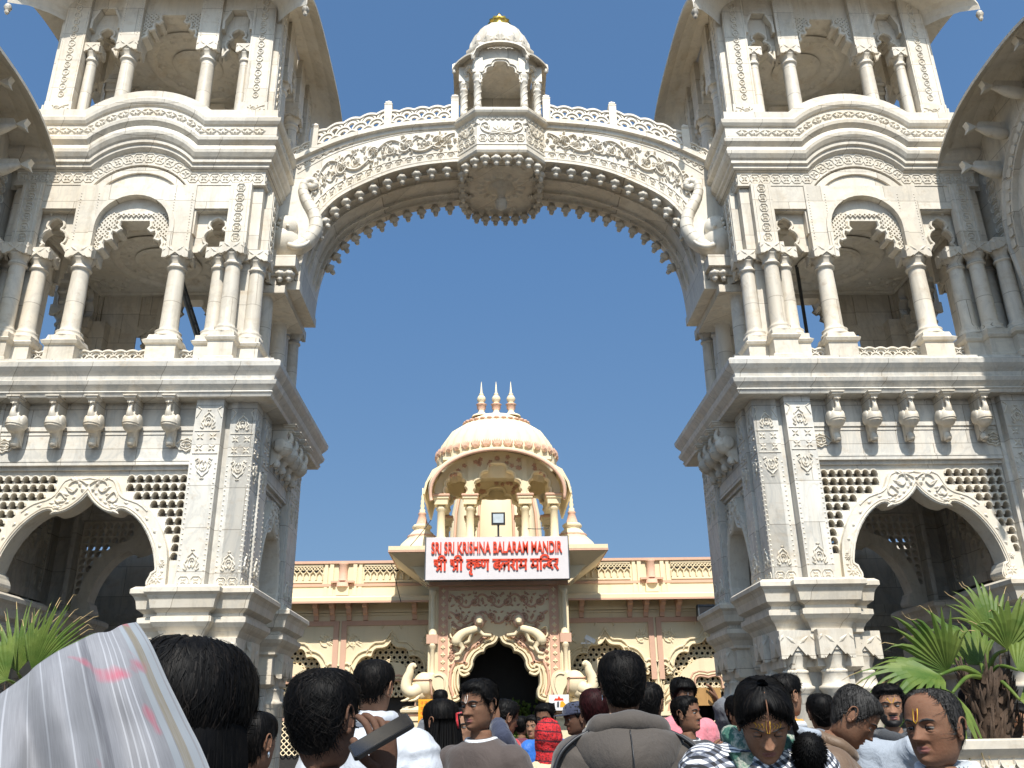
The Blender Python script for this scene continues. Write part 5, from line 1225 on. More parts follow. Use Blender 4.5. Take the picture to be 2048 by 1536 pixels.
palm((bx, 6.9, zb_), .48, [
 (Pt(1895, 1345, 6.6), (-.75, -.25, .95), (-.35, -.9, .1), .66, 15, 1.9, .55),
 (Pt(1880, 1350, 6.4), (-1, -.15, -.05), (-.1, -.6, 1), .64, 15, 2.0, .6),
 (Pt(1905, 1385, 6.35), (-.8, -.2, -.5), (-.2, -.85, .5), .55, 15, 2.2, .7),
 (Pt(2015, 1300, 6.7), (.35, -.2, .9), (.1, -1, .1), .52, 14, 2.4, .6),
 (Pt(1985, 1280, 6.9), (.0, .2, 1), (.1, -1, .2), .62, 15, 1.8, .4),
 (Pt(2035, 1340, 6.6), (1, -.2, .4), (0, -.7, .7), .7, 15, 2.2, .5),
 (Pt(1960, 1330, 7.2), (-.4, .5, .8), (.1, -1, .3), .65, 15, 2.2, .5),
 (Pt(2040, 1400, 6.6), (1, -.2, -.3), (0, -.7, .7), .6, 15, 2.2, .6)], 4, 'green fan palm in the planter at the right edge')
lx1 = W(165, 1480, PY+1.2).x
planter(lx1-2.8, lx1, PY+1.2, PY+2.6, 1.52, 'marble planter at the left mostly hidden behind the white scarf')
palm((W(45, 1450, 7.9).x, 7.9, zb_), .40, [
 (Pt(65, 1345, 7.6), (.5, -.1, .95), (.1, -1, .1), .68, 22, 1.5, .15),
 (Pt(35, 1345, 7.7), (-.15, .1, 1), (.05, -1, .1), .66, 20, 1.5, .2),
 (Pt(15, 1360, 7.5), (-.9, -.1, .5), (.1, -1, .3), .7, 16, 2.0, .4),
 (Pt(90, 1370, 7.5), (.9, -.1, .2), (.1, -.8, .5), .5, 14, 1.8, .5)], 9, 'green fan palm with upright fronds at the left edge')
bu = MB(); rr = random.Random(11)
for k in range(900):
    x, y, z = rr.gauss(.45, .3), 27.6+rr.gauss(0, .25), rr.uniform(.3, 2.45)
    bu.M = T((x, y, z)) @ RZ(rr.uniform(-1, 1)) @ Matrix.Rotation(rr.uniform(-.7, .7), 4, 'X'); bu.leaf(0, 0, rr.uniform(0, 6.28), rr.uniform(.1, .2), .05, .02)
tag(bu.build('leafy_plant', 'leaf'), 'dim leafy plant inside the temple doorway', 'plant')
# ================================================================ PEOPLE
def skinmat(nm, c):
    t = NT(nm); p = t.pos(); a = t.noise(p, 14, 5); b = t.noise(p, 3.5, 3)
    col = t.mix(t.ramp(a, [(.35, 0), (.7, 1)]), tuple(x*1.1 for x in c), (c[0]*.84, c[1]*.78, c[2]*.74)); col = t.mix(t.ramp(b, [(.45, 0), (.7, .35)]), col, (c[0]*1.1, c[1]*.85, c[2]*.75))
    pk_ = t.noise(p, 55, 4, .7); col = t.mix(t.ramp(pk_, [(.5, 0), (.72, .4)]), col, (c[0]*.62, c[1]*.55, c[2]*.5)); return t.out(col, .74, t.bump(t.noise(p, 120, 5), .35, .003), Subsurface_Weight=.06, Subsurface_Scale=.01, Specular_IOR_Level=.2)
M['skin_tan'] = skinmat('tan_skin', (.25, .14, .088)); M['skin_brown'] = skinmat('brown_skin', (.165, .088, .054)); M['skin_dark'] = skinmat('dark_skin', (.10, .054, .035))
M['lips'] = plain('lips', (.20, .075, .06), .4); M['eye'] = plain('eye_white', (.15, .135, .12), .55, var=.02); M['iris'] = plain('iris', (.012, .008, .006), .1); M['brow'] = plain('brow_hair', (.012, .010, .009), .7)
def hairmat(nm, c, c2):
    t = NT(nm); p = t.pos((60, 60, 3)); col = t.mix(t.ramp(t.noise(p, 3, 4), [(.4, 0), (.65, 1)]), c, c2)
    return t.out(col, .55, t.bump(t.noise(p, 2.5, 4), .35, .003), Specular_IOR_Level=.10)
M['hair_sheen'] = hairmat('black_hair_sheen', (.007, .0056, .005), (.015, .012, .010)); M['hair'] = hairmat('black_hair', (.0016, .0015, .0016), (.004, .0034, .003)); M['hair_maroon'] = hairmat('maroon_hair', (.01, .003, .003), (.03, .006, .007)); M['hair_grey'] = hairmat('greying_hair', (.006, .0055, .005), (.06, .057, .054))  # paler copy of black hair for scattered strands, sheen put into their colour
def cloth(nm, c, rough=.85, wr=.9, ws=7, weave=260, sheen=.2, var=.1):
    t = NT(nm); p = t.pos(); w = t.noise(t.pos((1, 1, .6)), ws, 5, .55, .6); f = t.noise(p, weave, 2)
    col = t.mix(t.ramp(t.noise(p, 4, 4), [(.35, 0), (.7, 1)]), tuple(min(1, x*(1+var)) for x in c), tuple(x*(1-var) for x in c))
    b1 = t.bump(w, wr, .05); return t.out(col, rough, t.bump(f, .25, .003, b1), Sheen_Weight=sheen)
for nm, c, kw in (('white_puffer', (.42, .44, .475), dict(rough=.5, wr=.55, ws=5)), ('navy_grey', (.075, .085, .11), {}), ('blue_collar', (.02, .06, .12), {}), ('brown_sweater', (.055, .040, .034), dict(wr=.35)), ('navy', (.02, .025, .05), {}), ('bright_blue', (.01, .11, .42), dict(rough=.6)), ('cloth_red', (.5, .012, .02), {}), ('cream_cloth', (.62, .50, .30), {}), ('hoodie_grey', (.055, .045, .037), dict(wr=.4)), ('white_shirt', (.55, .56, .57), {}), ('pink_cloth', (.55, .17, .20), {}), ('black_suit', (.018, .018, .02), dict(rough=.7)), ('grey_cloth', (.10, .105, .115), {}), ('cream_shirt', (.62, .52, .40), {}), ('brown_puffer', (.105, .062, .032), dict(rough=.6, wr=.4)), ('grey_jacket', (.27, .30, .34), {}), ('dark_scarf', (.03, .032, .036), dict(wr=.8)), ('pink_light', (.62, .38, .40), {}), ('teal', (.06, .32, .34), {}), ('trouser', (.03, .032, .045), {}), ('orange_cloth', (.62, .25, .02), {}), ('maroon_cloth', (.10, .015, .03), {})): M[nm] = cloth(nm, c, **kw)
def plaid():
    t = NT('houndstooth'); p = t.pos((1, 1, 1)); s = t.n('SeparateXYZ', {0: p}); u = t.math('ADD', s.outputs[0], s.outputs[1])
    a = t.math('GREATER_THAN', t.math('FRACT', t.math('MULTIPLY', t.math('ADD', u, t.math('MULTIPLY', s.outputs[2], .35)), 34)), .5); b = t.math('GREATER_THAN', t.math('FRACT', t.math('MULTIPLY', t.math('SUBTRACT', s.outputs[2], t.math('MULTIPLY', u, .3)), 40)), .5)
    k = t.math('MULTIPLY', t.math('ADD', a, b), .5); col = t.ramp(t.math('ADD', k, t.math('MULTIPLY', t.math('SUBTRACT', t.noise(p, 60, 3), .5), .5)), [(.2, (.016, .017, .02)), (.5, (.09, .10, .13)), (.85, (.62, .62, .62))])
    return t.out(col, .9, t.bump(t.noise(p, 9, 4), .4, .04))
M['plaid'] = plaid()
def camo():
    t = NT('green_scarf'); p = t.pos(); col = t.ramp(t.noise(p, 16, 4, .6), [(.36, (.016, .065, .05)), (.48, (.05, .14, .10)), (.56, (.38, .38, .31)), (.64, (.04, .12, .10)), (.72, (.28, .20, .15))]); return t.out(col, .9, t.bump(t.noise(p, 18, 4), .6, .03))
M['camo'] = camo()
def redprint():
    t = NT('red_print'); p = t.pos(); v = t.n('TexVoronoi', {'Vector': p, 'Scale': 60}).outputs[0]; wv = t.n('TexWave', {'Vector': t.pos((.35, .35, 1.2)), 'Scale': 4, 'Distortion': 5}, bands_direction='Z').outputs[0]
    col = t.mix(t.ramp(v, [(.30, 1), (.42, 0)]), (.45, .012, .016), (.10, .006, .012)); col = t.mix(t.ramp(wv, [(.90, 0), (.96, 1)]), col, (.05, .004, .01)); return t.out(col, .85, t.bump(t.noise(p, 14, 4), .8, .04))
M['red_print'] = redprint()
def checks():
    t = NT('fine_check'); p = t.pos(); s = t.n('SeparateXYZ', {0: p}); a = t.math('GREATER_THAN', t.math('FRACT', t.math('MULTIPLY', t.math('ADD', s.outputs[0], t.math('MULTIPLY', s.outputs[1], .3)), 70)), .68); b = t.math('GREATER_THAN', t.math('FRACT', t.math('MULTIPLY', s.outputs[2], 46)), .55)
    return t.out(t.mix(t.math('MULTIPLY', a, b), (.34, .37, .40), (.09, .105, .125)), .85, t.bump(t.noise(p, 7, 4), .4, .04))
M['check_shirt'] = checks()
M['paint_yellow'] = plain('yellow_paste', (.70, .38, .02), .6); M['paint_red'] = plain('red_paste', (.35, .03, .015), .6); M['paint_white'] = plain('white_paste', (.75, .70, .62), .6); M['earring'] = plain('silver', (.6, .6, .6), .25, metal=1)
# ---------- head surface: z -> half width, front, back (metres, origin midway between crown and chin)
HT = [(.116, .004, -.002, .018), (.113, .026, .022, .042), (.106, .044, .046, .062), (.095, .058, .066, .078), (.075, .069, .081, .092), (.05, .0745, .089, .099), (.025, .0758, .0915, .100), (0, .0748, .088, .097), (-.025, .0722, .087, .088), (-.05, .067, .087, .073), (-.075, .0605, .085, .060), (-.095, .0505, .081, .052), (-.108, .039, .075, .05), (-.1155, .027, .064, .05)]
def hprof(z):
    P = HT
    if z >= P[0][0]: return P[0][1:]
    for i in range(len(P)-1):
        a, b = P[i], P[i+1]
        if a[0] >= z >= b[0]:
            t = (a[0]-z)/(a[0]-b[0]); t0 = P[max(i-1, 0)]; t1 = P[min(i+2, len(P)-1)]; r = []
            for k in (1, 2, 3):
                m0 = (b[k]-t0[k])/(t0[0]-b[0])*(a[0]-b[0]); m1 = (t1[k]-a[k])/(a[0]-t1[0])*(a[0]-b[0])
                r.append((2*t**3-3*t*t+1)*a[k]+(t**3-2*t*t+t)*m0+(-2*t**3+3*t*t)*b[k]+(t**3-t*t)*m1)
            return r
    return P[-1][1:]
def G(x, c, s): return exp(-((x-c)/s)**2)
NOSE = [1.0]; OLD = [.7]
def face(x, z, male):
    ax = abs(x); d = 0
    nose = G(x, 0, .0085+.010*max(0, min(1, (.01-z)/.045)))
    lz = .012-z
    if -.012 < lz < .062: d += nose*NOSE[0]*(.004+.0225*min(1, max(0, lz/.046))**1.25)*(1 if lz < .048 else max(0, 1-(lz-.048)/.010))
    d += .007*G(ax, .0125, .006)*G(z, -.031, .007)
    d -= .0105*G(ax, .031, .015)*G(z, .002, .011); d += (.005 if male else .003)*G(ax, .03, .026)*G(z, .023, .007)
    d += .0045*G(ax, .05, .018)*G(z, -.018, .016)
    d += .0065*G(x, 0, .019)*G(z, -.0585, .0042)+.0068*G(x, 0, .016)*G(z, -.0695, .005)-.0035*G(x, 0, .02)*G(z, -.0635, .0022)-.003*G(x, 0, .022)*G(z, -.082, .006)
    if -.072 < z < -.03: d -= .0024*OLD[0]*G(ax, .0185+(-.034-z)*.42, .0034)*min(1, (z+.072)/.012)
    d += .0022*OLD[0]*G(ax, .031, .013)*G(z, -.0155, .0045)-.0012*OLD[0]*G(ax, .033, .014)*G(z, -.0215, .0025)
    if OLD[0] > 1 and z > .03: d += .0007*sin(z*720+ax*25)*G(z, .052, .02)
    d += .006*G(x, 0, .022)*G(z, -.099, .012); d -= .003*G(ax, .028, .01)*G(z, -.055, .018)
    return d
def hsurf(ph, z, off=0, male=True, feat=True, wk=1):
    w, f, b = hprof(z); s, c = sin(ph), cos(ph); x = w*wk*(1 if s >= 0 else -1)*abs(s)**.92; y = -f*c**.9 if c > 0 else b*(-c)**.9
    if feat and c > 0: y -= face(x, z, male)*min(1, c*1.6)
    if off:
        n = Vector((s, -c, 0)); n.z = max(0, (z-.04)/.08)*1.2; n.normalize(); x += n.x*off; y += n.y*off; z += n.z*off
    return Vector((x, y, z))
NECK = [(-.117, .040, .050, .053), (-.124, .052, .040, .060), (-.14, .054, .040, .064), (-.162, .055, .043, .068), (-.182, .060, .05, .074), (-.205, .085, .056, .08), (-.228, .135, .066, .088), (-.255, .172, .078, .094), (-.29, .188, .09, .10), (-.36, .188, .106, .106), (-.46, .175, .114, .106), (-.6, .155, .108, .098), (-.75, .162, .104, .108), (-.86, .172, .1, .12), (-.93, .12, .08, .09)]
def loft(mb, rings, mat=0, cap=True):
    n = len(rings[0]); vs = [tuple(p) for r in rings for p in r]; fs = []
    for k in range(len(rings)-1):
        for i in range(n): fs.append((k*n+i, k*n+(i+1) % n, (k+1)*n+(i+1) % n, (k+1)*n+i))
    if cap: fs += [tuple(range(n)), tuple((len(rings)-1)*n+i for i in range(n))]
    mb.add(vs, fs, mat, True)
def remesh(o, vox, it=5):
    m = o.modifiers.new('r', 'REMESH'); m.mode = 'VOXEL'; m.voxel_size = vox; m.use_smooth_shade = True
    s = o.modifiers.new('s', 'SMOOTH'); s.factor = .5; s.iterations = it
def hand(mb, P, d, nrm, side, curl, mat=0, s=1.0, thumb=.7, spread=.12):
    "P wrist, d direction to the knuckles, nrm out of the back of the hand"
    d = Vector(d).normalized(); nrm = Vector(nrm); nrm = (nrm-d*nrm.dot(d)).normalized(); sd = d.cross(nrm)*side; P = Vector(P); R = []
    for t, w, h in ((0, .027, .021), (.02, .031, .02), (.05, .040, .017), (.08, .042, .014), (.094, .040, .011)):
        c = P+d*t*s; R.append([c+sd*cos(a)*w*s+nrm*sin(a)*h*s for a in [2*pi*i/12 for i in range(12)]])
    loft(mb, R, mat)
    for i, (o, L) in enumerate(((-.031, .070), (-.0105, .079), (.0105, .074), (.031, .058))):
        a = (i-1.5)*spread; q = P+d*.088*s+sd*o*s; pts = [tuple(q-d*.012*s)]; dirv = d*cos(a)+sd*sin(a); ang = 0; c_ = curl[i] if isinstance(curl, (list, tuple)) else curl
        pts.append(tuple(q))
        for seg, fr in enumerate((.45, .30, .25)):
            ang += c_*(.5, 1.0, .7)[seg]; v = dirv*cos(ang)-nrm*sin(ang); q = q+v*L*fr*s; pts.append(tuple(q))
        mb.tube(smooth_path(pts, 3), [x*s for x in (.0088, .009, .009, .0092, .0088, .0085, .0086, .0084, .0078, .008, .0076, .007, .0045)][:len(smooth_path(pts, 3))], 8, mat)
    q = P+d*.03*s-sd*.03*s; v = (d*.75-sd*thumb-nrm*.35).normalized(); v2 = (d*.95-sd*thumb*.25-nrm*.45).normalized(); p1 = q+v*.038*s; p2 = p1+v2*.032*s
    mb.tube(smooth_path([tuple(q-v*.012), tuple(q), tuple(p1), tuple(p2), tuple(p2+v2*.012*s)], 3), [x*s for x in (.014, .014, .0135, .013, .012, .0112, .011, .0115, .0108, .0098, .009, .0075, .005)], 8, mat)
HAIRLINE = {
 'short': [(0, .066), (35, .068), (52, .055), (68, .02), (78, -.018), (88, -.022), (96, .005), (108, .0), (116, -.05), (135, -.082), (180, -.09)],
 'fade': [(0, .062), (35, .066), (52, .06), (66, .03), (78, .0), (90, .0), (100, .012), (112, .008), (125, -.02), (140, -.04), (180, -.048)],
 'tied': [(0, .090), (9, .072), (25, .06), (40, .05), (55, .03), (70, .005), (80, -.012), (92, -.005), (105, .0), (118, -.06), (140, -.085), (180, -.095)],
 'long': [(0, .06), (30, .055), (50, .02), (62, -.04), (75, -.1), (180, -.11)],
 'bald': [(0, .108), (30, .104), (55, .088), (68, .05), (78, -.012), (88, -.018), (96, .005), (108, .0), (116, -.05), (135, -.08), (180, -.088)]}
def hairline(st, ph):
    a = abs(((ph+pi) % (2*pi))-pi)*180/pi; P = HAIRLINE[st]
    for (a0, z0), (a1, z1) in zip(P, P[1:]):
        if a0 <= a <= a1: return z0+(z1-z0)*(a-a0)/(a1-a0)
    return P[-1][1]
def build_hair(st, th, ns, X, par, mat, rr, sw=.0022, shag=1.0, wk=1):
    m = MB(X); N = 48; zs = [.117-.0065*i for i in range(37)]; R = []
    def off(ph, z):
        k = (z-hairline(st, ph))/.016; k = max(0, min(1, k)); top = .55+.45*min(1, max(0, (z+.02)/.08))
        nz = noise.noise(Vector((ph*5, z*60, th*99)))*.25+noise.noise(Vector((ph*16, z*12, 3)))*.2
        return -.005+(th*top*(1+nz*shag)+.005)*k*k*(3-2*k)
    for z in zs: R.append([hsurf(2*pi*i/N, z, off(2*pi*i/N, z), feat=False, wk=wk) for i in range(N)])
    loft(m, R); 
    for q in range(ns):
        ph = rr.uniform(-pi, pi); z = .1165-.15*rr.random()**1.3
        if rr.random() < .35: ph = pi+rr.gauss(0, 1.1)
        hl = hairline(st, ph)
        if z < hl+.004: continue
        L = rr.uniform(.03, .07) if st in ('short', 'fade', 'bald') else rr.uniform(.05, .1); pts = []; dph = rr.gauss(0, .25)*shag; lift = rr.uniform(.0, .006)*shag; K = 5
        for k in range(K+1):
            t = k/K; zz = z-L*t*(.55 if z > .1 else 1); p_ = ph+dph*t*t
            mg = .001 if abs(((p_+pi) % (2*pi))-pi) < 1.75 else .012
            if zz < hl-mg: zz = hl-mg-(hl-mg-zz)*(.08 if mg < .01 else .3)
            o = max(off(p_, zz), .001)+.0012+lift*t*t+(th*.3 if zz < hl else 0)
            pts.append(hsurf(p_, min(zz, .116), o, feat=False, wk=wk))
        vs = []; fs = []
        for k, p in enumerate(pts):
            d = (pts[min(k+1, K)]-pts[max(k-1, 0)]); s_ = d.cross(Vector((p.x, p.y, .02))); s_ = s_.normalized()*sw*(1-.75*(k/K)**2) if s_.length > 1e-7 else Vector((sw, 0, 0)); vs += [tuple(p-s_), tuple(p+s_)]
        for k in range(K): fs.append((2*k, 2*k+1, 2*k+3, 2*k+2))
        m.add(vs, fs, 1 if rr.random() < .16 else 0, True)
    return m
def person(px, py, D, yaw=0, nod=0, tilt=0, body=None, skin='skin_brown', hair='short', th=.014, ns=260, hairmat='hair', male=True, top='navy', fit=.03, label='', lean=0, arms=None, puff=0, collar=.012, beard=0, mous=False, hs=1.0, sw=.0024, eyes=True, fine=False, wk=1, sleeve_hand=True, shag=1.0, vox=None, seed=None, bottom='trouser', lids=0, shw=1.0, nose=1.0, old=.7, sink=0):
    NOSE[0] = nose; OLD[0] = old; rr = random.Random(seed if seed is not None else int(px*7+py)); P = W(px, py, D); yaw, nod, tilt = radians(yaw), radians(nod), radians(tilt); body = yaw if body is None else radians(body); lean = radians(lean)
    # frame of the torso: origin at head centre, face towards -y
    HIP = Vector((0, .02, -.86)); LN = T(HIP) @ Matrix.Rotation(lean, 4, 'X') @ T(-HIP)
    PV = Vector((0, .03, -.12)); HR = T((0, -sink, -sink*.9)) @ T(PV) @ Matrix.Rotation(yaw-body, 4, 'Z') @ Matrix.Rotation(nod, 4, 'X') @ Matrix.Rotation(tilt, 4, 'Y') @ Matrix.Scale(hs, 4) @ T(-PV)
    hc = LN @ HR @ Vector((0, 0, 0)); RB = RZ(body); o_ = RB @ hc; oz = P.z-hc.z   # z of the torso frame above the ground
    root = empty('person', (P.x-o_.x, P.y-o_.y, 0), body, label, 'person'); UP = T((0, 0, oz)); TX_ = UP @ LN; HX = TX_ @ HR
    # body: one skin from crown to hips, then legs and arms
    b = MB(); N = 84 if fine else 40; st = .0035 if fine else .0065; ang = [t-.33*sin(t) for t in [2*pi*i/N for i in range(N)]]; R = []; zs = []; z = .116
    while z > -.1155: zs.append(z); z -= st
    for z in zs: R.append([HX @ hsurf(a, z, 0, male, True, wk) for a in ang])
    for k, (z, w, f, bk) in enumerate(NECK):
        t = min(1, max(0, (-.117-z)/.075)); t = t*t*(3-2*t); ring = []
        for a in ang:
            s, c = sin(a), cos(a); p = Vector((w*s*(shw if z < -.2 else 1), -f*c if c > 0 else -bk*c, z)); ring.append((TX_ @ (HR @ p).lerp(p, t)))
        R.append(ring)
    mats = [skin, 'lips', 'eye', 'iris', 'brow', 'paint_yellow', 'paint_red', 'paint_white']
    loft(b, R)
    for i, f in enumerate(b.f): # lips
        if len(f) == 4:
            k, q = f[0]//N, f[0] % N
            if k < len(zs):
                p = hsurf(ang[q], zs[k], 0, male, True, wk)
                if cos(ang[q]) > 0 and abs(p.x) < .0235-(abs(zs[k]+.0635)*.9) and -.076 < zs[k] < -.0535: b.m[i] = 1
    b.M = HX
    for sg in (-1, 1):
        e = Vector((sg*.076*wk, .012, -.002)); b.ball(e, (.010, .024, .034), 14, 10, 0, Matrix.Rotation(sg*.32, 3, 'Z') @ Matrix.Rotation(-.12, 3, 'X')); b.ball(e+Vector((sg*.004, -.004, -.028)), (.007, .011, .011), 8, 6)
        b.tube(smooth_path([tuple(e+Vector((sg*.010, -.012, -.02))), tuple(e+Vector((sg*.011, -.016, .012))), tuple(e+Vector((sg*.013, .0, .033))), tuple(e+Vector((sg*.015, .018, .024))), tuple(e+Vector((sg*.012, .02, -.004)))], 3), .0034, 6)
        if eyes:
            ey = Vector((sg*.0315*wk, -.0715, .002)); b.ball(ey, (.0138, .0125, .0115), 14, 10, 2)
            if lids < .9: b.ball(ey+Vector((0, -.0085, -.002)), (.0068, .005, .0068), 10, 8, 3)
            b.ball(ey+Vector((0, -.0004, .0108-.0098*lids)), (.0150, .0134, .0086), 14, 8, 0); b.ball(ey+Vector((0, -.0002, -.0112)), (.0146, .0129, .0066), 14, 8, 0)
            b.tube([tuple(ey+Vector((sg*q*.0145, -.0135+.006*q*q, .0005-.004*lids-.003*q*q))) for q in (-1, -.5, 0, .5, 1)], .0011, 4, 4)
            bp = [tuple(hsurf(math.asin(min(1, x/.076))*sg, zz, .001, male)+Vector((0, 0, 0))) for x, zz in ((.011, .0205), (.022, .0245), (.034, .0265), (.046, .024), (.054, .019))]
            b.tube(bp, [.0028, .0042, .0042, .0032, .0012] if male else [.0016, .0026, .0026, .002, .001], 6, 4, flat=.6)
    b.M = UP
    lg = -oz+.05
    for sg in (-1, 1):
        h = LN @ Vector((sg*.085, .01, -.84)); L = [tuple(h), (sg*.095, h.y*.5, (h.z+lg)*.5+.02), (sg*.10, .03, lg)]
        b.tube(smooth_path(L, 5), [.085-.0042*i for i in range(11)], 12); b.ball((sg*.10, -.03, lg-.015), (.042, .12, .04), 12, 8)
    A = arms or {}; pose = {}
    for sg, nm in ((-1, 'r'), (1, 'l')):
        e, w = A.get(nm, ((sg*.255, .03, -.55), (sg*.25, -.07, -.79)))[:2]; s_ = Vector((sg*.172*shw, .01, -.268)); pose[nm] = (s_, Vector(e), Vector(w))
        b.M = TX_; b.tube(smooth_path([tuple(s_), tuple(e), tuple(w)], 6), [.05-.0019*i for i in range(13)], 12)
        g = A.get(nm, ()); wv = Vector(w); dv = (wv-Vector(e)).normalized()
        hd, hn, cu = (g[2], g[3], g[4]) if len(g) > 4 else (dv, Vector((sg, .1, 0)), .35)
        hand(b, wv, hd, hn, -sg if len(g) < 6 else g[5], cu, 0)
    b.M = HX
    if beard:  # stubble / beard and moustache as a thin shell of hair on the face
        pass
    bo = b.build('body', mats, root)
    if beard or mous:
        f = MB(HX); Nn = 72; zz = [-.02-.004*i for i in range(25)]; vs = []; ok = []
        for z in zz:
            for i in range(Nn):
                a = (-1.75+3.5*i/(Nn-1)); p = hsurf(a, z, 0, male, True, wk); x = abs(p.x); inb = 0
                if mous and -.0555 < z < -.044 and x < .026: inb = 1
                if beard and (z < -.078+.0 or x > .034+.2*max(0, -.03-z)*0) and z < -.022-.9*(max(0, .068-x)) *(1 if x > .034 else .2) and not (x < .026 and -.079 < z): inb = 1
                n_ = noise.noise(Vector((a*9, z*90, 1)))*.0008; vs.append(tuple(hsurf(a, z, (.0026+n_) if inb else -.002, male, True, wk))); ok.append(inb)
        fs = [(k*Nn+i, k*Nn+i+1, (k+1)*Nn+i+1, (k+1)*Nn+i) for k in range(len(zz)-1) for i in range(Nn-1) if ok[k*Nn+i]+ok[k*Nn+i+1]+ok[(k+1)*Nn+i]+ok[(k+1)*Nn+i+1] >= 1]
        f.add(vs, fs, 0, True); f.build('facial_hair', 'brow', root)
    if hair: build_hair(hair, th, ns, HX, root, hairmat, rr, sw, shag, wk).build('hair', [hairmat, 'hair_sheen' if hairmat == 'hair' else hairmat], root)
    # clothes: top and trousers
    if top:
        c = MB(TX_); R = []; n2 = 44
        TR = [(-.140-collar*.6, .060, .050, .072), (-.152, .066, .056, .080), (-.166, .083, .062, .088), (-.182, .112, .070, .094), (-.202, .146, .079, .100), (-.226, .172, .087, .104), (-.255, .186, .095, .107), (-.29, .192, .102, .109), (-.33, .192, .107, .110), (-.37, .189, .110, .109)]+[r for r in NECK if r[0] < -.4]
        zc_ = TR[0][0]; lv = [r[0] for r in TR[:10]]+[-.42, -.47, -.52, -.57, -.62, -.67, -.72, -.77, -.82, -.86]
        for k, z in enumerate(lv):
            for (z0, w0, f0, b0), (z1, w1, f1, b1) in zip(TR, TR[1:]):
                if z0 >= z >= z1: t = (z0-z)/(z0-z1); w, f, bk = w0+(w1-w0)*t, f0+(f1-f0)*t, b0+(b1-b0)*t; break
            q = fit*min(1, .3+k*.12)+(puff*abs(sin((z+.02)*pi/.085)) if puff else 0)*min(1, k*.2); ring = []
            for i in range(n2):
                a = 2*pi*i/n2; s, cc = sin(a), cos(a); nz = (noise.noise(Vector((s*2+px*.01, cc*2, z*7)))*.02+noise.noise(Vector((s*5+px*.01, cc*5, z*16)))*.012)*min(1, k*.14); ring.append((w*s*(shw if k > 2 else 1)*(1+q/w*.85)+s*nz, (-(f+q+nz)*cc if cc > 0 else -(bk+q+nz)*cc), z-.02*max(0, cc)*(1 if k < 4 else 0)))
            R.append(ring)
        loft(c, R)
        for nm in ('r', 'l'):
            s_, e, w = pose[nm]; sp = smooth_path([tuple(s_+Vector((0, 0, .01))), tuple(e), tuple(w)], 8); n = len(sp); rd = []
            for i in range(n):
                t = i/(n-1); r_ = (.071-.026*t)+fit*(.75-.25*t); r_ += (puff*.8*abs(sin(t*pi*6)) if puff else 0)+noise.noise(Vector((t*9, px*.1, 0)))*.006; r_ += .007*sin(t*38+px)*sin(t*11); rd.append(r_)
            c.tube(sp[:-1] if sleeve_hand else sp, rd[:len(sp)-(1 if sleeve_hand else 0)], 16); c.ball(tuple(s_+Vector((0, 0, -.005))), (.068+fit*.75,)*3, 14, 10)
        o = c.build('top', top, root); remesh(o, vox or (.010 if D < 4.5 else .015), 3)
    if bottom:
        t_ = MB(UP)
        for sg in (-1, 1):
            h = LN @ Vector((sg*.085, .01, -.80)); t_.tube(smooth_path([tuple(h), (sg*.095, h.y*.5, (h.z+lg)*.5+.02), (sg*.10, .03, lg+.03)], 5), [.115-.004*i for i in range(11)], 14)
        h = LN @ Vector((0, .01, -.82)); t_.ball(tuple(h), (.19, .14, .14), 16, 10); t_.build('trousers', bottom, root)
        s_ = MB(UP)
        for sg in (-1, 1): s_.ball((sg*.10, -.035, lg-.008), (.052, .14, .052), 14, 8)
        s_.build('shoes', 'black', root)
    return dict(root=root, T=TX_, H=HX, U=UP, rr=rr, D=D)
def part(q, name, mat, fn, frame='T', X=None):
    m = MB(q[frame] if X is None else q[frame] @ X); fn(m); return m.build(name, mat, q['root'])
def on_face(q, name, mat, pts, w=.0022, off=.0008):
    w *= .72
    "painted marks: thin strips following the skin; pts in (x, z) of the face"
    m = MB(q['H'])
    for line in pts:
        L = [hsurf(math.asin(max(-1, min(1, x/.0755))), z, off) for x, z in line]; m.tube([tuple(p) for p in L], w, 6, 0, flat=.25)
    return m.build(name, mat, q['root'])
def neck_tube(q, name, mat, r, z=-.185, w=.075, f=.065, b=.085, n=28, drop=.02, a0=0, a1=2*pi, lump=.15):
    pts = []; rad = []; z += .036
    for i in range(n+1):
        a = a0+(a1-a0)*i/n; s, c = sin(a), cos(a); pts.append((w*s, -f*c if c > 0 else -b*c, z-drop*max(0, c))); rad.append(r*(1+lump*noise.noise(Vector((s*2, c*2, q['D'])))))
    return part(q, name, mat, lambda m: m.tube(pts, rad, 12))
def loc(hx, hy, hd, body, px, py, d):
    v = RZ(-radians(body)) @ (W(px, py, d)-W(hx, hy, hd)); return (v.x, v.y, v.z)
def world_dir(body, v): return RZ(-radians(body)) @ Vector(v)
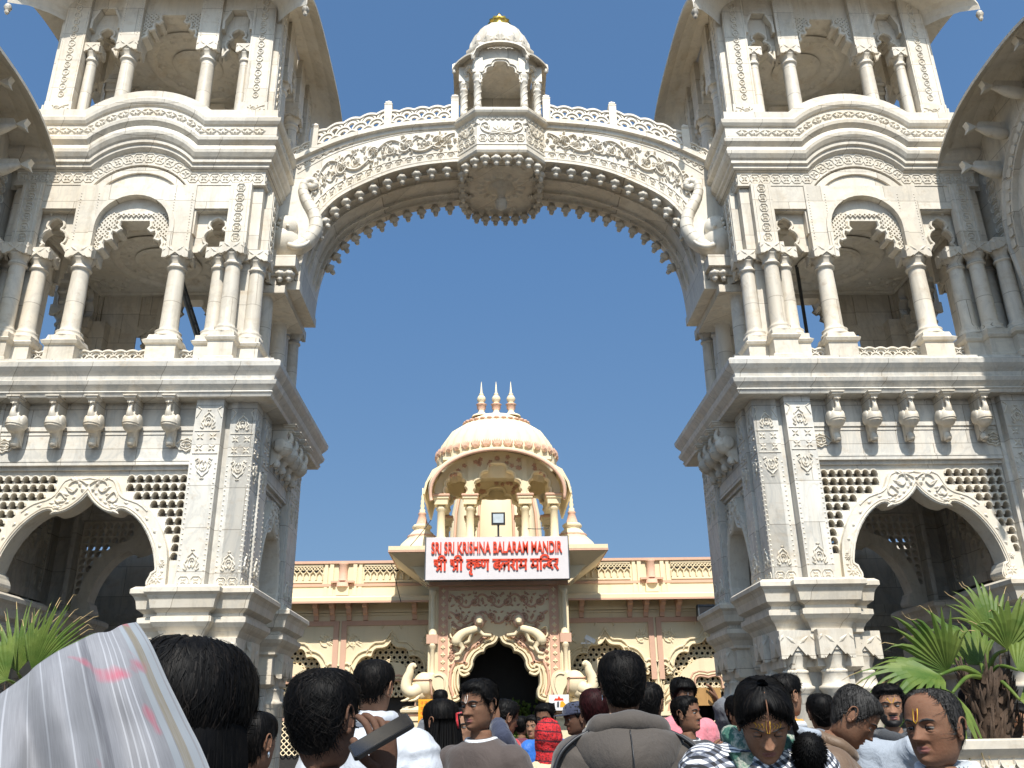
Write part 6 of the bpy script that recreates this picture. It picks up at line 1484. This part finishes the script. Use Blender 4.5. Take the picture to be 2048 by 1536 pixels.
# --- nearest: woman under a white scarf
q = person(362, 1470, 1.45, yaw=172, nod=4, skin='skin_brown', hair='tied', th=.032, ns=2200, male=False, top='dark_scarf', label='woman seen from behind, white striped scarf drawn over her black hair', sw=.0011, shag=.6, vox=.01, fine=True)
part(q, 'hair_mass', 'hair', lambda m: [m.ball((0, .045, -.05), (.098, .08, .13), 24, 16)]+[m.tube(smooth_path([(.09*sin(a), -.105*cos(a)+.005, .03), (.108*sin(a), -.125*cos(a)+.01, -.08), (.10*sin(a)+rz*.01, -.115*cos(a)+.012, -.2), (.088*sin(a)+rz*.02, -.10*cos(a)+.02, -.38)], 3), [.0045]*7+[.004, .003, .0015], 4) for a, rz in [(pi+q['rr'].uniform(-1.75, 1.75), q['rr'].gauss(0, 1)) for _ in range(650)]], 'H')
def scarf_mat():
    t = NT('striped_scarf'); uv = t.n('UVMap').outputs[0]; s = t.n('SeparateXYZ', {0: uv}); u = s.outputs[0]; p = t.pos()
    wob = t.math('ADD', u, t.math('MULTIPLY', t.math('SUBTRACT', t.noise(p, 5, 2), .5), .012))
    base = t.mix(t.ramp(t.noise(p, 9, 5), [(.35, 0), (.7, 1)]), (.235, .235, .25), (.18, .18, .195))
    def band(c, w): return t.math('LESS_THAN', t.math('ABSOLUTE', t.math('SUBTRACT', wob, c)), w)
    col = base
    for c, w, k in ((.012, .012, (.29, .325, .355)), (.055, .022, (.29, .325, .355)), (.088, .018, (.20, .165, .10)), (.125, .014, (.29, .325, .355)), (.20, .004, (.36, .365, .39)), (.235, .004, (.36, .365, .39)), (.27, .004, (.36, .365, .39)), (.305, .004, (.36, .365, .39)), (.40, .02, (.12, .12, .135)), (.43, .004, (.36, .365, .39)), (.54, .004, (.36, .365, .39)), (.64, .004, (.36, .365, .39)), (.75, .004, (.36, .365, .39)), (.86, .004, (.36, .365, .39)), (.95, .004, (.36, .365, .39))):
        col = t.mix(band(c, w), col, k)
    col = t.mix(t.ramp(t.noise(t.pos((1, 1, 1.3)), 7.5, 3, .55), [(.60, 0), (.66, .85)]), col, (.45, .05, .10))
    tr = t.n('BsdfTranslucent', {'Color': col}); mx = t.n('MixShader', {0: .22, 1: t.b.outputs[0], 2: tr.outputs[0]}); t.t.links.new(mx.outputs[0], t.t.nodes['Material Output'].inputs[0])
    fl_ = t.noise(t.n('Mapping', {'Vector': uv, 'Scale': (160, 6, 1)}).outputs[0], 1.0, 3); col = t.mix(t.ramp(fl_, [(.35, 0), (.7, .35)]), col, (.36, .365, .385)); t.t.links.new(col, tr.inputs['Color'])
    return t.out(col, .85, t.bump(t.noise(p, 420, 2), .08, .001, t.bump(t.noise(t.pos((1, 1, 1)), 9, 3), .18, .02)), Sheen_Weight=.2)
M['scarf'] = scarf_mat()
def drape(name, R_, T_, L_, B_, mat, par, n=80, k=70, fold=.012, seed=1):
    "cloth filling four edges given as (pixel x, pixel y, distance): right, top, left, bottom"
    def at(P, t):
        f = t*(len(P)-1); i = min(int(f), len(P)-2); return Vector(P[i]).lerp(Vector(P[i+1]), f-i)
    R_, T_, L_, B_ = [smooth_path(e, 10) for e in (R_, T_, L_, B_)]; vs = []; uvs = []; fs = []
    for j in range(k+1):
        for i in range(n+1):
            u, v = i/n, j/k; p = at(R_, v)*(1-u)+at(L_, v)*u+at(T_, u)*(1-v)+at(B_, u)*v-(at(T_, 0)*(1-u)*(1-v)+at(T_, 1)*u*(1-v)+at(B_, 0)*(1-u)*v+at(B_, 1)*u*v)
            e = min(1, u*6)*min(1, v*5+.15); dd = p.z-.05*sin(pi*u)*sin(pi*min(1, v*.8+.2))+fold*e*((.5+1.3*v)*sin(u*17+v*1.5+seed)*.8+sin(u*7-v*3)*.8+noise.noise(Vector((u*5, v*2, seed)))*.9+noise.noise(Vector((u*16, v*4, seed)))*.16)
            vs.append(W(p.x, p.y, dd)); uvs.append((u, v))
    for j in range(k):
        for i in range(n): a = j*(n+1)+i; fs.append((a, a+1, a+n+2, a+n+1))
    me = bpy.data.meshes.new(name); me.from_pydata([tuple(p) for p in vs], [], fs); l = me.uv_layers.new(name='UVMap')
    for pl in me.polygons:
        pl.use_smooth = True
        for li in pl.loop_indices: l.data[li].uv = uvs[me.loops[li].vertex_index]
    me.materials.append(M[mat]); o = bpy.data.objects.new(name, me); COL.objects.link(o); o.parent = par; o.matrix_parent_inverse = (T(par.location) @ RZ(par.rotation_euler.z)).inverted()
    s = o.modifiers.new('t', 'SOLIDIFY'); s.thickness = .002; return o
drape('scarf', [(274, 1244, 1.18), (303, 1288, 1.13), (338, 1365, 1.11), (375, 1440, 1.11), (405, 1500, 1.10), (432, 1572, 1.09), (475, 1720, 1.06)], [(274, 1244, 1.18), (243, 1250, 1.12), (218, 1263, 1.09), (188, 1267, 1.07), (148, 1286, 1.04), (112, 1304, 1.02), (72, 1331, 1.0), (52, 1350, 1.0), (0, 1387, .99), (-70, 1432, .99)],
  [(-70, 1432, .99), (-75, 1500, .95), (-75, 1600, .90), (-70, 1720, .84)], [(475, 1720, 1.06), (330, 1720, .93), (200, 1720, .87), (60, 1720, .85), (-70, 1720, .84)], 'scarf', q['root'], fold=.017)
# --- bun
q = person(510, 1484, 4.1, yaw=152, hair='tied', th=.012, ns=420, male=False, top='black_suit', label='woman with a low bun of black hair and silver earring, beside the scarfed woman', sw=.0022, shag=.5)
part(q, 'hair_bun', 'hair', lambda m: [m.ball((.0, .135, -.06), (.062, .05, .055), 16, 12)]+[m.tube([(.05*cos(a+i), .135+.052*sin(i*.3), -.06+.05*sin(a+i)) for a in (0, .5, 1, 1.5)], .006, 5) for i in range(14)], 'H')
part(q, 'earring', 'earring', lambda m: [m.ball((s*.08, .0, -.05), (.006, .006, .014), 8, 6) for s in (-1, 1)], 'H')
# --- man with the phone
B = 168
wr = loc(648, 1436, 2.4, B, 776, 1556, 2.12); el = loc(648, 1436, 2.4, B, 800, 1760, 2.15)
q = person(648, 1440, 2.45, yaw=156, body=B, tilt=2, skin='skin_dark', hair='short', th=.015, ns=2600, top='navy_grey', sw=.0013, shag=1.2, fine=True, fit=.035,
  arms={'r': (el, wr, world_dir(B, (-.12, -.02, 1)), world_dir(B, (.72, -.68, .1)), [.5, .6, .75, .9], 1)}, label='man with thick black hair and grey jacket raising a phone')
neck_tube(q, 'shirt_collar', 'white_shirt', .016, -.19, .078, .06, .082); neck_tube(q, 'jacket_collar', 'blue_collar', .02, -.215, .10, .07, .10, a0=-1.2, a1=.2)
part(q, 'collar_dots', 'black', lambda m: [m.ball((.092*sin(a), .098*-cos(a)*(1 if cos(a) < 0 else .8), -.188+.012*((i % 2))), (.0035, .0035, .0035), 6, 4) for i, a in enumerate([pi+t*.16 for t in range(-6, 7)])])
ph = empty('phone', tuple(W(763, 1473, 2.08)), 0, 'black phone held up by the man with thick black hair', 'phone')
_a = W(703, 1507, 2.07); _b = W(822, 1438, 2.09); ax = (_b-_a).normalized(); up = Vector((-.2, -.42, .88)); up = (up-ax*up.dot(ax)).normalized(); sd = up.cross(ax)
PM = Matrix((( ax.x, sd.x, up.x, 0), (ax.y, sd.y, up.y, 0), (ax.z, sd.z, up.z, 0), (0, 0, 0, 1)))
def rrect(a, b, r, n=5): return [(sx*(a-r)+r*cos(t), sy*(b-r)+r*sin(t)) for sx, sy, t0 in ((1, 1, 0), (-1, 1, pi/2), (-1, -1, pi), (1, -1, 1.5*pi)) for t in [t0+pi/2*k/n for k in range(n+1)]]
m = MB(PM); m.prism(rrect(.072, .036, .011), -.0045, .0045, ax='z'); m.build('case', 'black', ph); m = MB(PM); m.prism(rrect(.068, .033, .008), .0046, .0052, ax='z'); m.build('screen', plain('phone_glass', (.015, .015, .016), .08), ph)
m = MB(PM); m.prism([(p[0]*.35-.05, p[1]*.4) for p in rrect(.05, .035, .008)], -.0065, -.0046, ax='z'); m.build('lens_cluster', 'black', ph)
# --- white puffer
q = person(748, 1378, 4.25, yaw=165, body=178, nod=-2, skin='skin_tan', hair='fade', th=.017, ns=900, top='white_puffer', fit=.055, puff=.016, sw=.0017, fine=True, shag=.8, shw=1.12, label='man in a white padded jacket with faded black hair seen from behind')
neck_tube(q, 'puffed_collar', 'white_puffer', .036, -.165, .088, .07, .10, lump=.25)
part(q, 'seam', 'grey_jacket', lambda m: [m.tube([(.24*sin(a), .155+.012*cos(a*3)-.05*abs(sin(a))**2, z) for a in [i*.2-.9 for i in range(10)]], .0022, 5) for z in (-.33,)])
# --- long hair, red tie
q = person(880, 1446, 5.2, yaw=-128, body=-170, skin='skin_brown', hair='long', th=.014, ns=500, male=False, top='black_suit', sw=.0024, shag=.5, label='woman with long loose black hair and a red hair tie, beside the white padded jacket')
def longhair(m, rr=q['rr']):
    for i in range(150):
        a = pi+rr.uniform(-1.5, 1.5); r_ = rr.uniform(.8, 1.06); L = rr.uniform(.38, .62); x, y = .085*sin(a)*r_, -.11*cos(a)*r_+.01
        m.tube(smooth_path([(x*.9, y, .02), (x*1.15, y*1.12, -.12), (x*1.25+rr.gauss(0, .01), y*1.1+.05, -.12-L*.5), (x*.9+rr.gauss(0, .02), y*.9+.08, -.12-L)], 3), [.011]*6+[.010, .009, .006, .003], 5)
part(q, 'loose_hair', 'hair', longhair, 'T'); part(q, 'hair_tie', 'cloth_red', lambda m: [m.tube([(0, .118, .045), (.012, .132, .01), (.0, .13, -.03)], .007, 6), m.tube([(0, .118, .045), (-.03, .13, .05)], .006, 6)], 'H')
# --- small heads near the door
person(881, 1401, 11.2, yaw=170, hair='short', ns=120, top='grey_cloth', sw=.004, label='person with short black hair directly in front of the yellow notice board')
person(927, 1456, 6.2, yaw=-20, hair='short', ns=120, skin='skin_tan', top='grey_cloth', sw=.003, label='person half hidden behind the left shoulder of the brown sweater youth')
q = person(957, 1411, 4.75, yaw=-40, body=-30, nod=5, skin='skin_brown', hair='fade', th=.020, ns=700, top='brown_sweater', fit=.028, sw=.0019, fine=True, label='young man in a brown sweater with white forehead mark, turned left')
neck_tube(q, 'sweater_collar', 'white_shirt', .011, -.198, .076, .06, .08, drop=.015); on_face(q, 'forehead_mark', 'paint_white', [[(-.006, .056), (-.006, .04), (-.004, .022), (0, .016), (.004, .022), (.006, .04), (.006, .056)]], .0022)
part(q, 'hem_band', 'grey_jacket', lambda m: m.tube([(.235*sin(a), -.16*cos(a), -.47+.02*sin(a)) for a in [i*.2-1.6 for i in range(17)]], .016, 8))
B = 110; el = loc(1011, 1436, 7.0, B, 1010, 1478, 6.75); wr = loc(1011, 1436, 7.0, B, 1000, 1448, 6.85)
q = person(1011, 1436, 7.0, yaw=118, body=B, nod=14, hair='short', ns=240, th=.02, top='navy', sw=.003, arms={'r': (el, wr, world_dir(B, (-.25, 0, 1)), world_dir(B, (-.4, -.9, .1)), .3, 1)}, label='man in a navy jacket with red and white shoulders holding a phone to his ear')
neck_tube(q, 'red_shoulders', 'cloth_red', .055, -.235, .14, .06, .10, lump=.3); neck_tube(q, 'white_band', 'white_shirt', .04, -.295, .185, .09, .125)
person(1066, 1454, 10.4, yaw=-25, male=False, hair='long', ns=120, skin='skin_tan', top='cream_cloth', sw=.004, label='small distant woman with a tan face beside the doorway plant')
person(1043, 1452, 12.5, yaw=160, hair='short', ns=80, top='maroon_cloth', sw=.004, label='distant dark haired visitor in maroon deep in the doorway')
q = person(1091, 1436, 8.5, yaw=-28, body=-8, nod=10, skin='skin_brown', hair='short', th=.018, ns=300, mous=True, top='bright_blue', sw=.003, label='man in an open bright blue jacket with a moustache, looking down left')
part(q, 'shirt_front', 'black_suit', lambda m: m.prism([(-.05, -.2), (.05, -.2), (.07, -.7), (-.07, -.7)], -.165, -.15)); neck_tube(q, 'shirt_collar', 'white_shirt', .012, -.2, .08, .062, .085)
q = person(1097, 1474, 7.3, yaw=172, body=178, male=False, hair='tied', ns=60, top='cream_cloth', sw=.003, label='short woman in cream with a red patterned scarf over her head')
def hood_over(m):
    R = []
    for k in range(15):
        z = .125-.03*k; e = .016+.004*k; R.append([hsurf(2*pi*i/30, max(z, -.1), e+.014*noise.noise(Vector((i*.4, k*.35, 2))), feat=False)+Vector((0, .01, min(0, z+.1))) for i in range(30)])
    for k in range(5): R.append([Vector((p.x*1.22**(k*.4+.5), p.y*1.12**(k*.3+.3)+.01, -.31-.045*k)) for p in R[14]])
    loft(m, R)
part(q, 'head_scarf', 'red_print', hood_over, 'T')
q = person(1152, 1437, 7.4, yaw=-70, nod=8, skin='skin_dark', hair='fade', ns=120, top='black_suit', sw=.003, label='man in a navy cap and black jacket, left of the grey hooded man')
part(q, 'cap', 'navy', lambda m: (loft(m, [[hsurf(2*pi*i/30, z, .016, feat=False) for i in range(30)] for z in (.115, .105, .09, .07, .05, .036)]), m.prism([(-.07, -.08), (-.062, -.15), (-.03, -.178), (.03, -.178), (.062, -.15), (.07, -.08)], .04, .046, ax='z')), 'H')
person(1190, 1422, 5.8, yaw=175, hair='tied', th=.022, ns=350, hairmat='hair_maroon', male=False, top='maroon_cloth', sw=.003, label='woman with maroon tinted hair half hidden behind the grey hooded man')
# --- grey hoodie
q = person(1245, 1374, 3.65, yaw=179, body=178, nod=4, skin='skin_brown', hair='short', th=.024, ns=2200, top='hoodie_grey', fit=.042, sw=.0015, fine=True, shag=.9, shw=1.1, wk=.97, label='man in a grey hooded sweatshirt with black shoulder stripes seen from behind')
def hoodie(m):
    R = []
    for k in range(17):
        v = k/16; w = .20*(1-v**2.0)+.012; R.append([(w*u, .125+.075*sin(pi*min(1, v*1.15))*(1-abs(u)**2.2)+.022*(1-abs(u))-.05*abs(u)**3*(1-v*.4), -.14-.30*v-.05*abs(u)**2*(1-v)) for u in [i/12-1 for i in range(25)]])
    vs = [p for r in R for p in r]; m.add(vs, [(k*25+i, k*25+i+1, (k+1)*25+i+1, (k+1)*25+i) for k in range(16) for i in range(24)], 0, True)
    m.tube(smooth_path([(.125, -.02, -.185), (.13, .05, -.172), (.095, .105, -.142), (0, .128, -.132), (-.095, .105, -.142), (-.13, .05, -.172), (-.125, -.02, -.185)], 5), [.025+.005*sin(i*.9) for i in range(31)], 12)
h = part(q, 'hood', 'hoodie_grey', hoodie); sm = h.modifiers.new('t', 'SOLIDIFY'); sm.thickness = .014
part(q, 'hood_seam', 'black', lambda m: m.tube([(0.002, .15+.072*sin(pi*min(1, v*1.15))+.024, -.16-.29*v) for v in [i/14 for i in range(14)]], .0022, 5))
def stripes(m):
    for sg in (-1, 1):
        for d in (0, .022): m.tube(smooth_path([(sg*.10, .065+d, -.142), (sg*.15, .07+d, -.165), (sg*.205, .075+d, -.192), (sg*.262, .088+d, -.245), (sg*.296, .10+d, -.34), (sg*.316, .11+d, -.46), (sg*.33, .12+d, -.6)], 5), .008, 6)
part(q, 'shoulder_stripes', 'black', stripes); part(q, 'earring', 'earring', lambda m: m.tube([(.083+.0, .01+.008*cos(t), -.04+.011*sin(t)) for t in [i*.6 for i in range(11)]], .0018, 5), 'H')
q = person(1297, 1410, 5.5, yaw=155, body=165, hair='short', ns=420, th=.017, top='white_shirt', sw=.0024, label='man in a white and teal shirt behind the hooded man')
part(q, 'teal_panel', 'teal', lambda m: m.prism([(-.16, -.36), (-.03, -.34), (-.04, -.5), (-.17, -.52)], .135, .148))
# --- pink, suit, box bearer
q = person(1366, 1392, 7.4, yaw=12, body=8, nod=20, skin='skin_brown', hair='short', th=.03, ns=320, top='pink_cloth', fit=.035, shw=1.12, sw=.003, label='man in a pink shirt with curly hair and white forehead mark, head bowed'); on_face(q, 'forehead_mark', 'paint_white', [[(0, .055), (0, .02)]], .005)
q = person(1374, 1429, 6.7, yaw=52, body=35, nod=-4, skin='skin_brown', hair='short', th=.018, ns=420, mous=True, top='black_suit', sw=.0026, fine=True, label='man in a black suit with moustache and orange brow mark',
  arms={'l': (loc(1374, 1429, 6.7, 35, 1398, 1512, 6.4), loc(1374, 1429, 6.7, 35, 1424, 1508, 6.1), world_dir(35, (.9, -.1, .45)), world_dir(35, (-.2, -.95, .3)), .28, 1)})
neck_tube(q, 'shirt_collar', 'white_shirt', .010, -.195, .078, .062, .082); neck_tube(q, 'suit_collar', 'black_suit', .02, -.222, .10, .075, .10); on_face(q, 'forehead_mark', 'paint_red', [[(0, .035), (0, .018)]], .006)
part(q, 'red_thread', 'cloth_red', lambda m: m.tube([tuple(Vector(loc(1374, 1429, 6.7, 35, 1418, 1509, 6.1))+Vector((.0, .032*cos(t), .032*sin(t)))) for t in [i*.6 for i in range(12)]], .007, 6))
B = 175; e1 = loc(1409, 1431, 7.9, B, 1447, 1425, 7.7); w1 = loc(1409, 1431, 7.9, B, 1434, 1402, 7.7)
q = person(1409, 1431, 7.9, yaw=176, body=B, hair='short', ns=150, top='grey_cloth', sw=.003, arms={'r': (e1, w1, world_dir(B, (-.3, 0, 1)), world_dir(B, (.9, -.2, .2)), .5, 1)}, label='man in a grey shirt with one arm raised to a cardboard box on his head')
m = MB(RZ(.15)); m.box(-.125, .125, -.1, .1, -.07, .07); m.box(-.127, .127, -.02, .02, .07, .0715); m.tube([(0, -.101, -.07), (0.004, -.1015, .07)], .002, 4); M['card'] = plain('cardboard', (.36, .20, .065), .8, .2, 20, .15)
bx = m.build('cardboard_box', 'card', None, tuple(W(1405, 1394, 7.8))); tag(bx, 'brown cardboard box carried on the head of the grey shirted man', 'box')
q = person(1481, 1428, 6.6, yaw=22, body=12, skin='skin_brown', hair='short', th=.02, ns=300, mous=True, top='cream_shirt', sw=.0028, label='man in a cream shirt half hidden by the green scarf woman'); neck_tube(q, 'shirt_collar', 'cream_shirt', .014, -.2, .082, .064, .088)
q = person(1573, 1392, 5.6, yaw=118, body=150, skin='skin_tan', hair='fade', th=.019, ns=420, top='grey_cloth', sw=.0024, label='man with a yellow garland and white collar facing right'); neck_tube(q, 'shirt_collar', 'white_shirt', .024, -.2, .09, .07, .095); neck_tube(q, 'garland', 'orange_cloth', .017, -.182, .084, .065, .086, lump=.5)
# --- woman looking down, green scarf
q = person(1528, 1442, 3.1, yaw=-10, body=8, nod=34, skin='skin_tan', hair='tied', th=.022, ns=1400, male=False, top='plaid', fit=.05, sw=.0013, fine=True, lids=.95, shag=.5, shw=1.05, sink=.075, label='young woman looking down in a checked coat and green scarf')
neck_tube(q, 'scarf', 'camo', .032, -.185, .092, .075, .10, lump=.5, drop=.05)
part(q, 'scarf_ends', 'camo', lambda m: [loft(m, [[(sg*(.085-.01*k)+w*cos(a)*.055+.012*sin(k+sg), -.10-.022*min(k, 3)+.018*sin(a)+.008*sin(k*1.7+w), -.20-.055*k) for a in [2*pi*i/12 for i in range(12)]] for k in range(9)]) for sg, w in ((-1, 1), (1, .9))])
part(q, 'parting', 'skin_brown', lambda m: m.tube([tuple(hsurf(.0, z, .0205 if z > .07 else .010, feat=False)) for z in (.062, .072, .085, .098, .108, .113)], .0022, 6, flat=1), 'H')
part(q, 'hair_knot', 'hair', lambda m: [m.ball((.0, .13, .01), (.06, .045, .055), 16, 10)]+[m.tube(smooth_path([(.085, .02+.01*i, .02), (.098+.004*i, .0, -.05), (.10, .01*i-.02, -.12-.01*i)], 4), [.003]*8+[.001], 5) for i in range(5)], 'H')
on_face(q, 'forehead_mark', 'paint_yellow', [[(-.005, .058), (-.005, .036), (-.003, .018), (.003, .018), (.005, .036), (.005, .058)]]+[[(x, .046), (x+.006, .038), (x, .030)] for x in (-.038, -.028, -.018, .014, .024, .034)]+[[(-.042, .047), (-.014, .047)], [(.012, .047), (.040, .047)]], .0016); on_face(q, 'red_mark', 'paint_red', [[(0, .056), (0, .02)]], .0016)
part(q, 'fur_ball', 'hair', lambda m: [m.ball((.10, -.17, -.20), (.052, .05, .06), 16, 12)]+[m.tube([(.10+.047*a, -.17+.045*b, -.20+.055*c), (.10+.060*a+.004*c, -.17+.058*b, -.20+.068*c-.006)], [.0022, .0005], 3) for a, b, c in [tuple(Vector((q['rr'].gauss(0, 1), q['rr'].gauss(0, 1), q['rr'].gauss(0, 1))).normalized()) for _ in range(1100)]], 'T')
part(q, 'grey_strap', 'grey_jacket', lambda m: m.tube(smooth_path([(.07, -.09, -.13), (.10, -.14, -.14), (.16, -.13, -.15)], 4), [.016]*9, 8))
# --- brown padded jacket, bowed
q = person(1708, 1434, 4.1, yaw=72, body=78, nod=18, lean=24, skin='skin_brown', hair='short', th=.015, ns=900, hairmat='hair_grey', top='brown_puffer', fit=.05, puff=.012, sw=.0016, fine=True, beard=0, shag=.7, lids=.8, label='man in a brown padded jacket bowing right, yellow paste on his forehead')
neck_tube(q, 'jacket_collar', 'brown_puffer', .03, -.19, .088, .07, .105, lump=.2); on_face(q, 'forehead_mark', 'paint_yellow', [[(-.02, .052), (.02, .052)], [(-.024, .043), (.024, .043)], [(-.022, .034), (.022, .034)], [(-.016, .026), (.016, .026)]], .0045)
q2 = part(q, 'printed_cloth', 'orange_cloth', lambda m: loft(m, [[(.07*cos(a)*(1+.2*k)+.02*sin(k), -.16-.03*k+.05*sin(a), -.22-.06*k) for a in [2*pi*i/14 for i in range(14)]] for k in range(7)])); part(q, 'maroon_cloth', 'maroon_cloth', lambda m: loft(m, [[(.05*cos(a)*(1+.2*k), -.20-.03*k+.05*sin(a), -.30-.06*k) for a in [2*pi*i/14 for i in range(14)]] for k in range(6)]))
person(1643, 1428, 6.3, yaw=175, hair='short', ns=200, th=.02, top='dark_scarf', sw=.003, label='dark haired head just behind the collar of the brown padded jacket')
# --- young man at the planter
q = person(1779, 1413, 5.7, yaw=-14, body=12, nod=2, skin='skin_tan', hair='short', th=.024, ns=600, beard=1, mous=True, top='grey_jacket', fit=.045, sw=.0022, fine=True, shw=1.08, label='bearded young man in a pale grey jacket and dark scarf leaning at the planter',
  arms={'l': (loc(1779, 1413, 5.7, 12, 1812, 1508, 5.6), loc(1779, 1413, 5.7, 12, 1832, 1490, 5.5))})
neck_tube(q, 'dark_scarf', 'dark_scarf', .04, -.20, .10, .08, .10, lump=.5); on_face(q, 'forehead_mark', 'paint_yellow', [[(-.02, .05), (-.004, .02)], [(.02, .05), (.004, .02)], [(-.03, .04), (.03, .04)]], .003)
# --- balding man in front
q = person(1868, 1456, 3.1, nose=1.3, old=.9, sink=.05, yaw=-58, body=-32, nod=0, skin='skin_brown', hair='bald', th=.011, ns=1300, hairmat='hair_grey', top='check_shirt', fit=.03, sw=.0011, fine=True, shag=1.2, wk=1.06, lids=.5, shw=1.06, label='balding man in a pale checked shirt with red and yellow brow mark')
neck_tube(q, 'shirt_collar', 'white_shirt', .016, -.2, .086, .068, .088, drop=.03); on_face(q, 'forehead_mark', 'paint_yellow', [[(-.0065, .06), (-.0065, .042), (-.005, .022), (0, .014), (.005, .022), (.0065, .042), (.0065, .06)]], .0017, .0016); on_face(q, 'red_mark', 'paint_red', [[(0, .052), (0, .024)]], .003)
# --- behind the palm
person(1999, 1396, 7.9, yaw=-55, nod=12, skin='skin_tan', hair='long', male=False, ns=200, th=.02, top='dark_scarf', sw=.003, label='woman with long dark hair seated behind the palm trunk')
person(2042, 1440, 7.5, yaw=-40, nod=10, skin='skin_tan', hair='tied', male=False, ns=150, th=.015, top='pink_light', sw=.003, label='woman in pale pink at the right edge behind the palm')
person(1942, 1408, 7.7, yaw=150, hair='short', ns=150, th=.015, top='cream_cloth', sw=.003, label='person in pale cloth behind the planter left of the palm trunk')
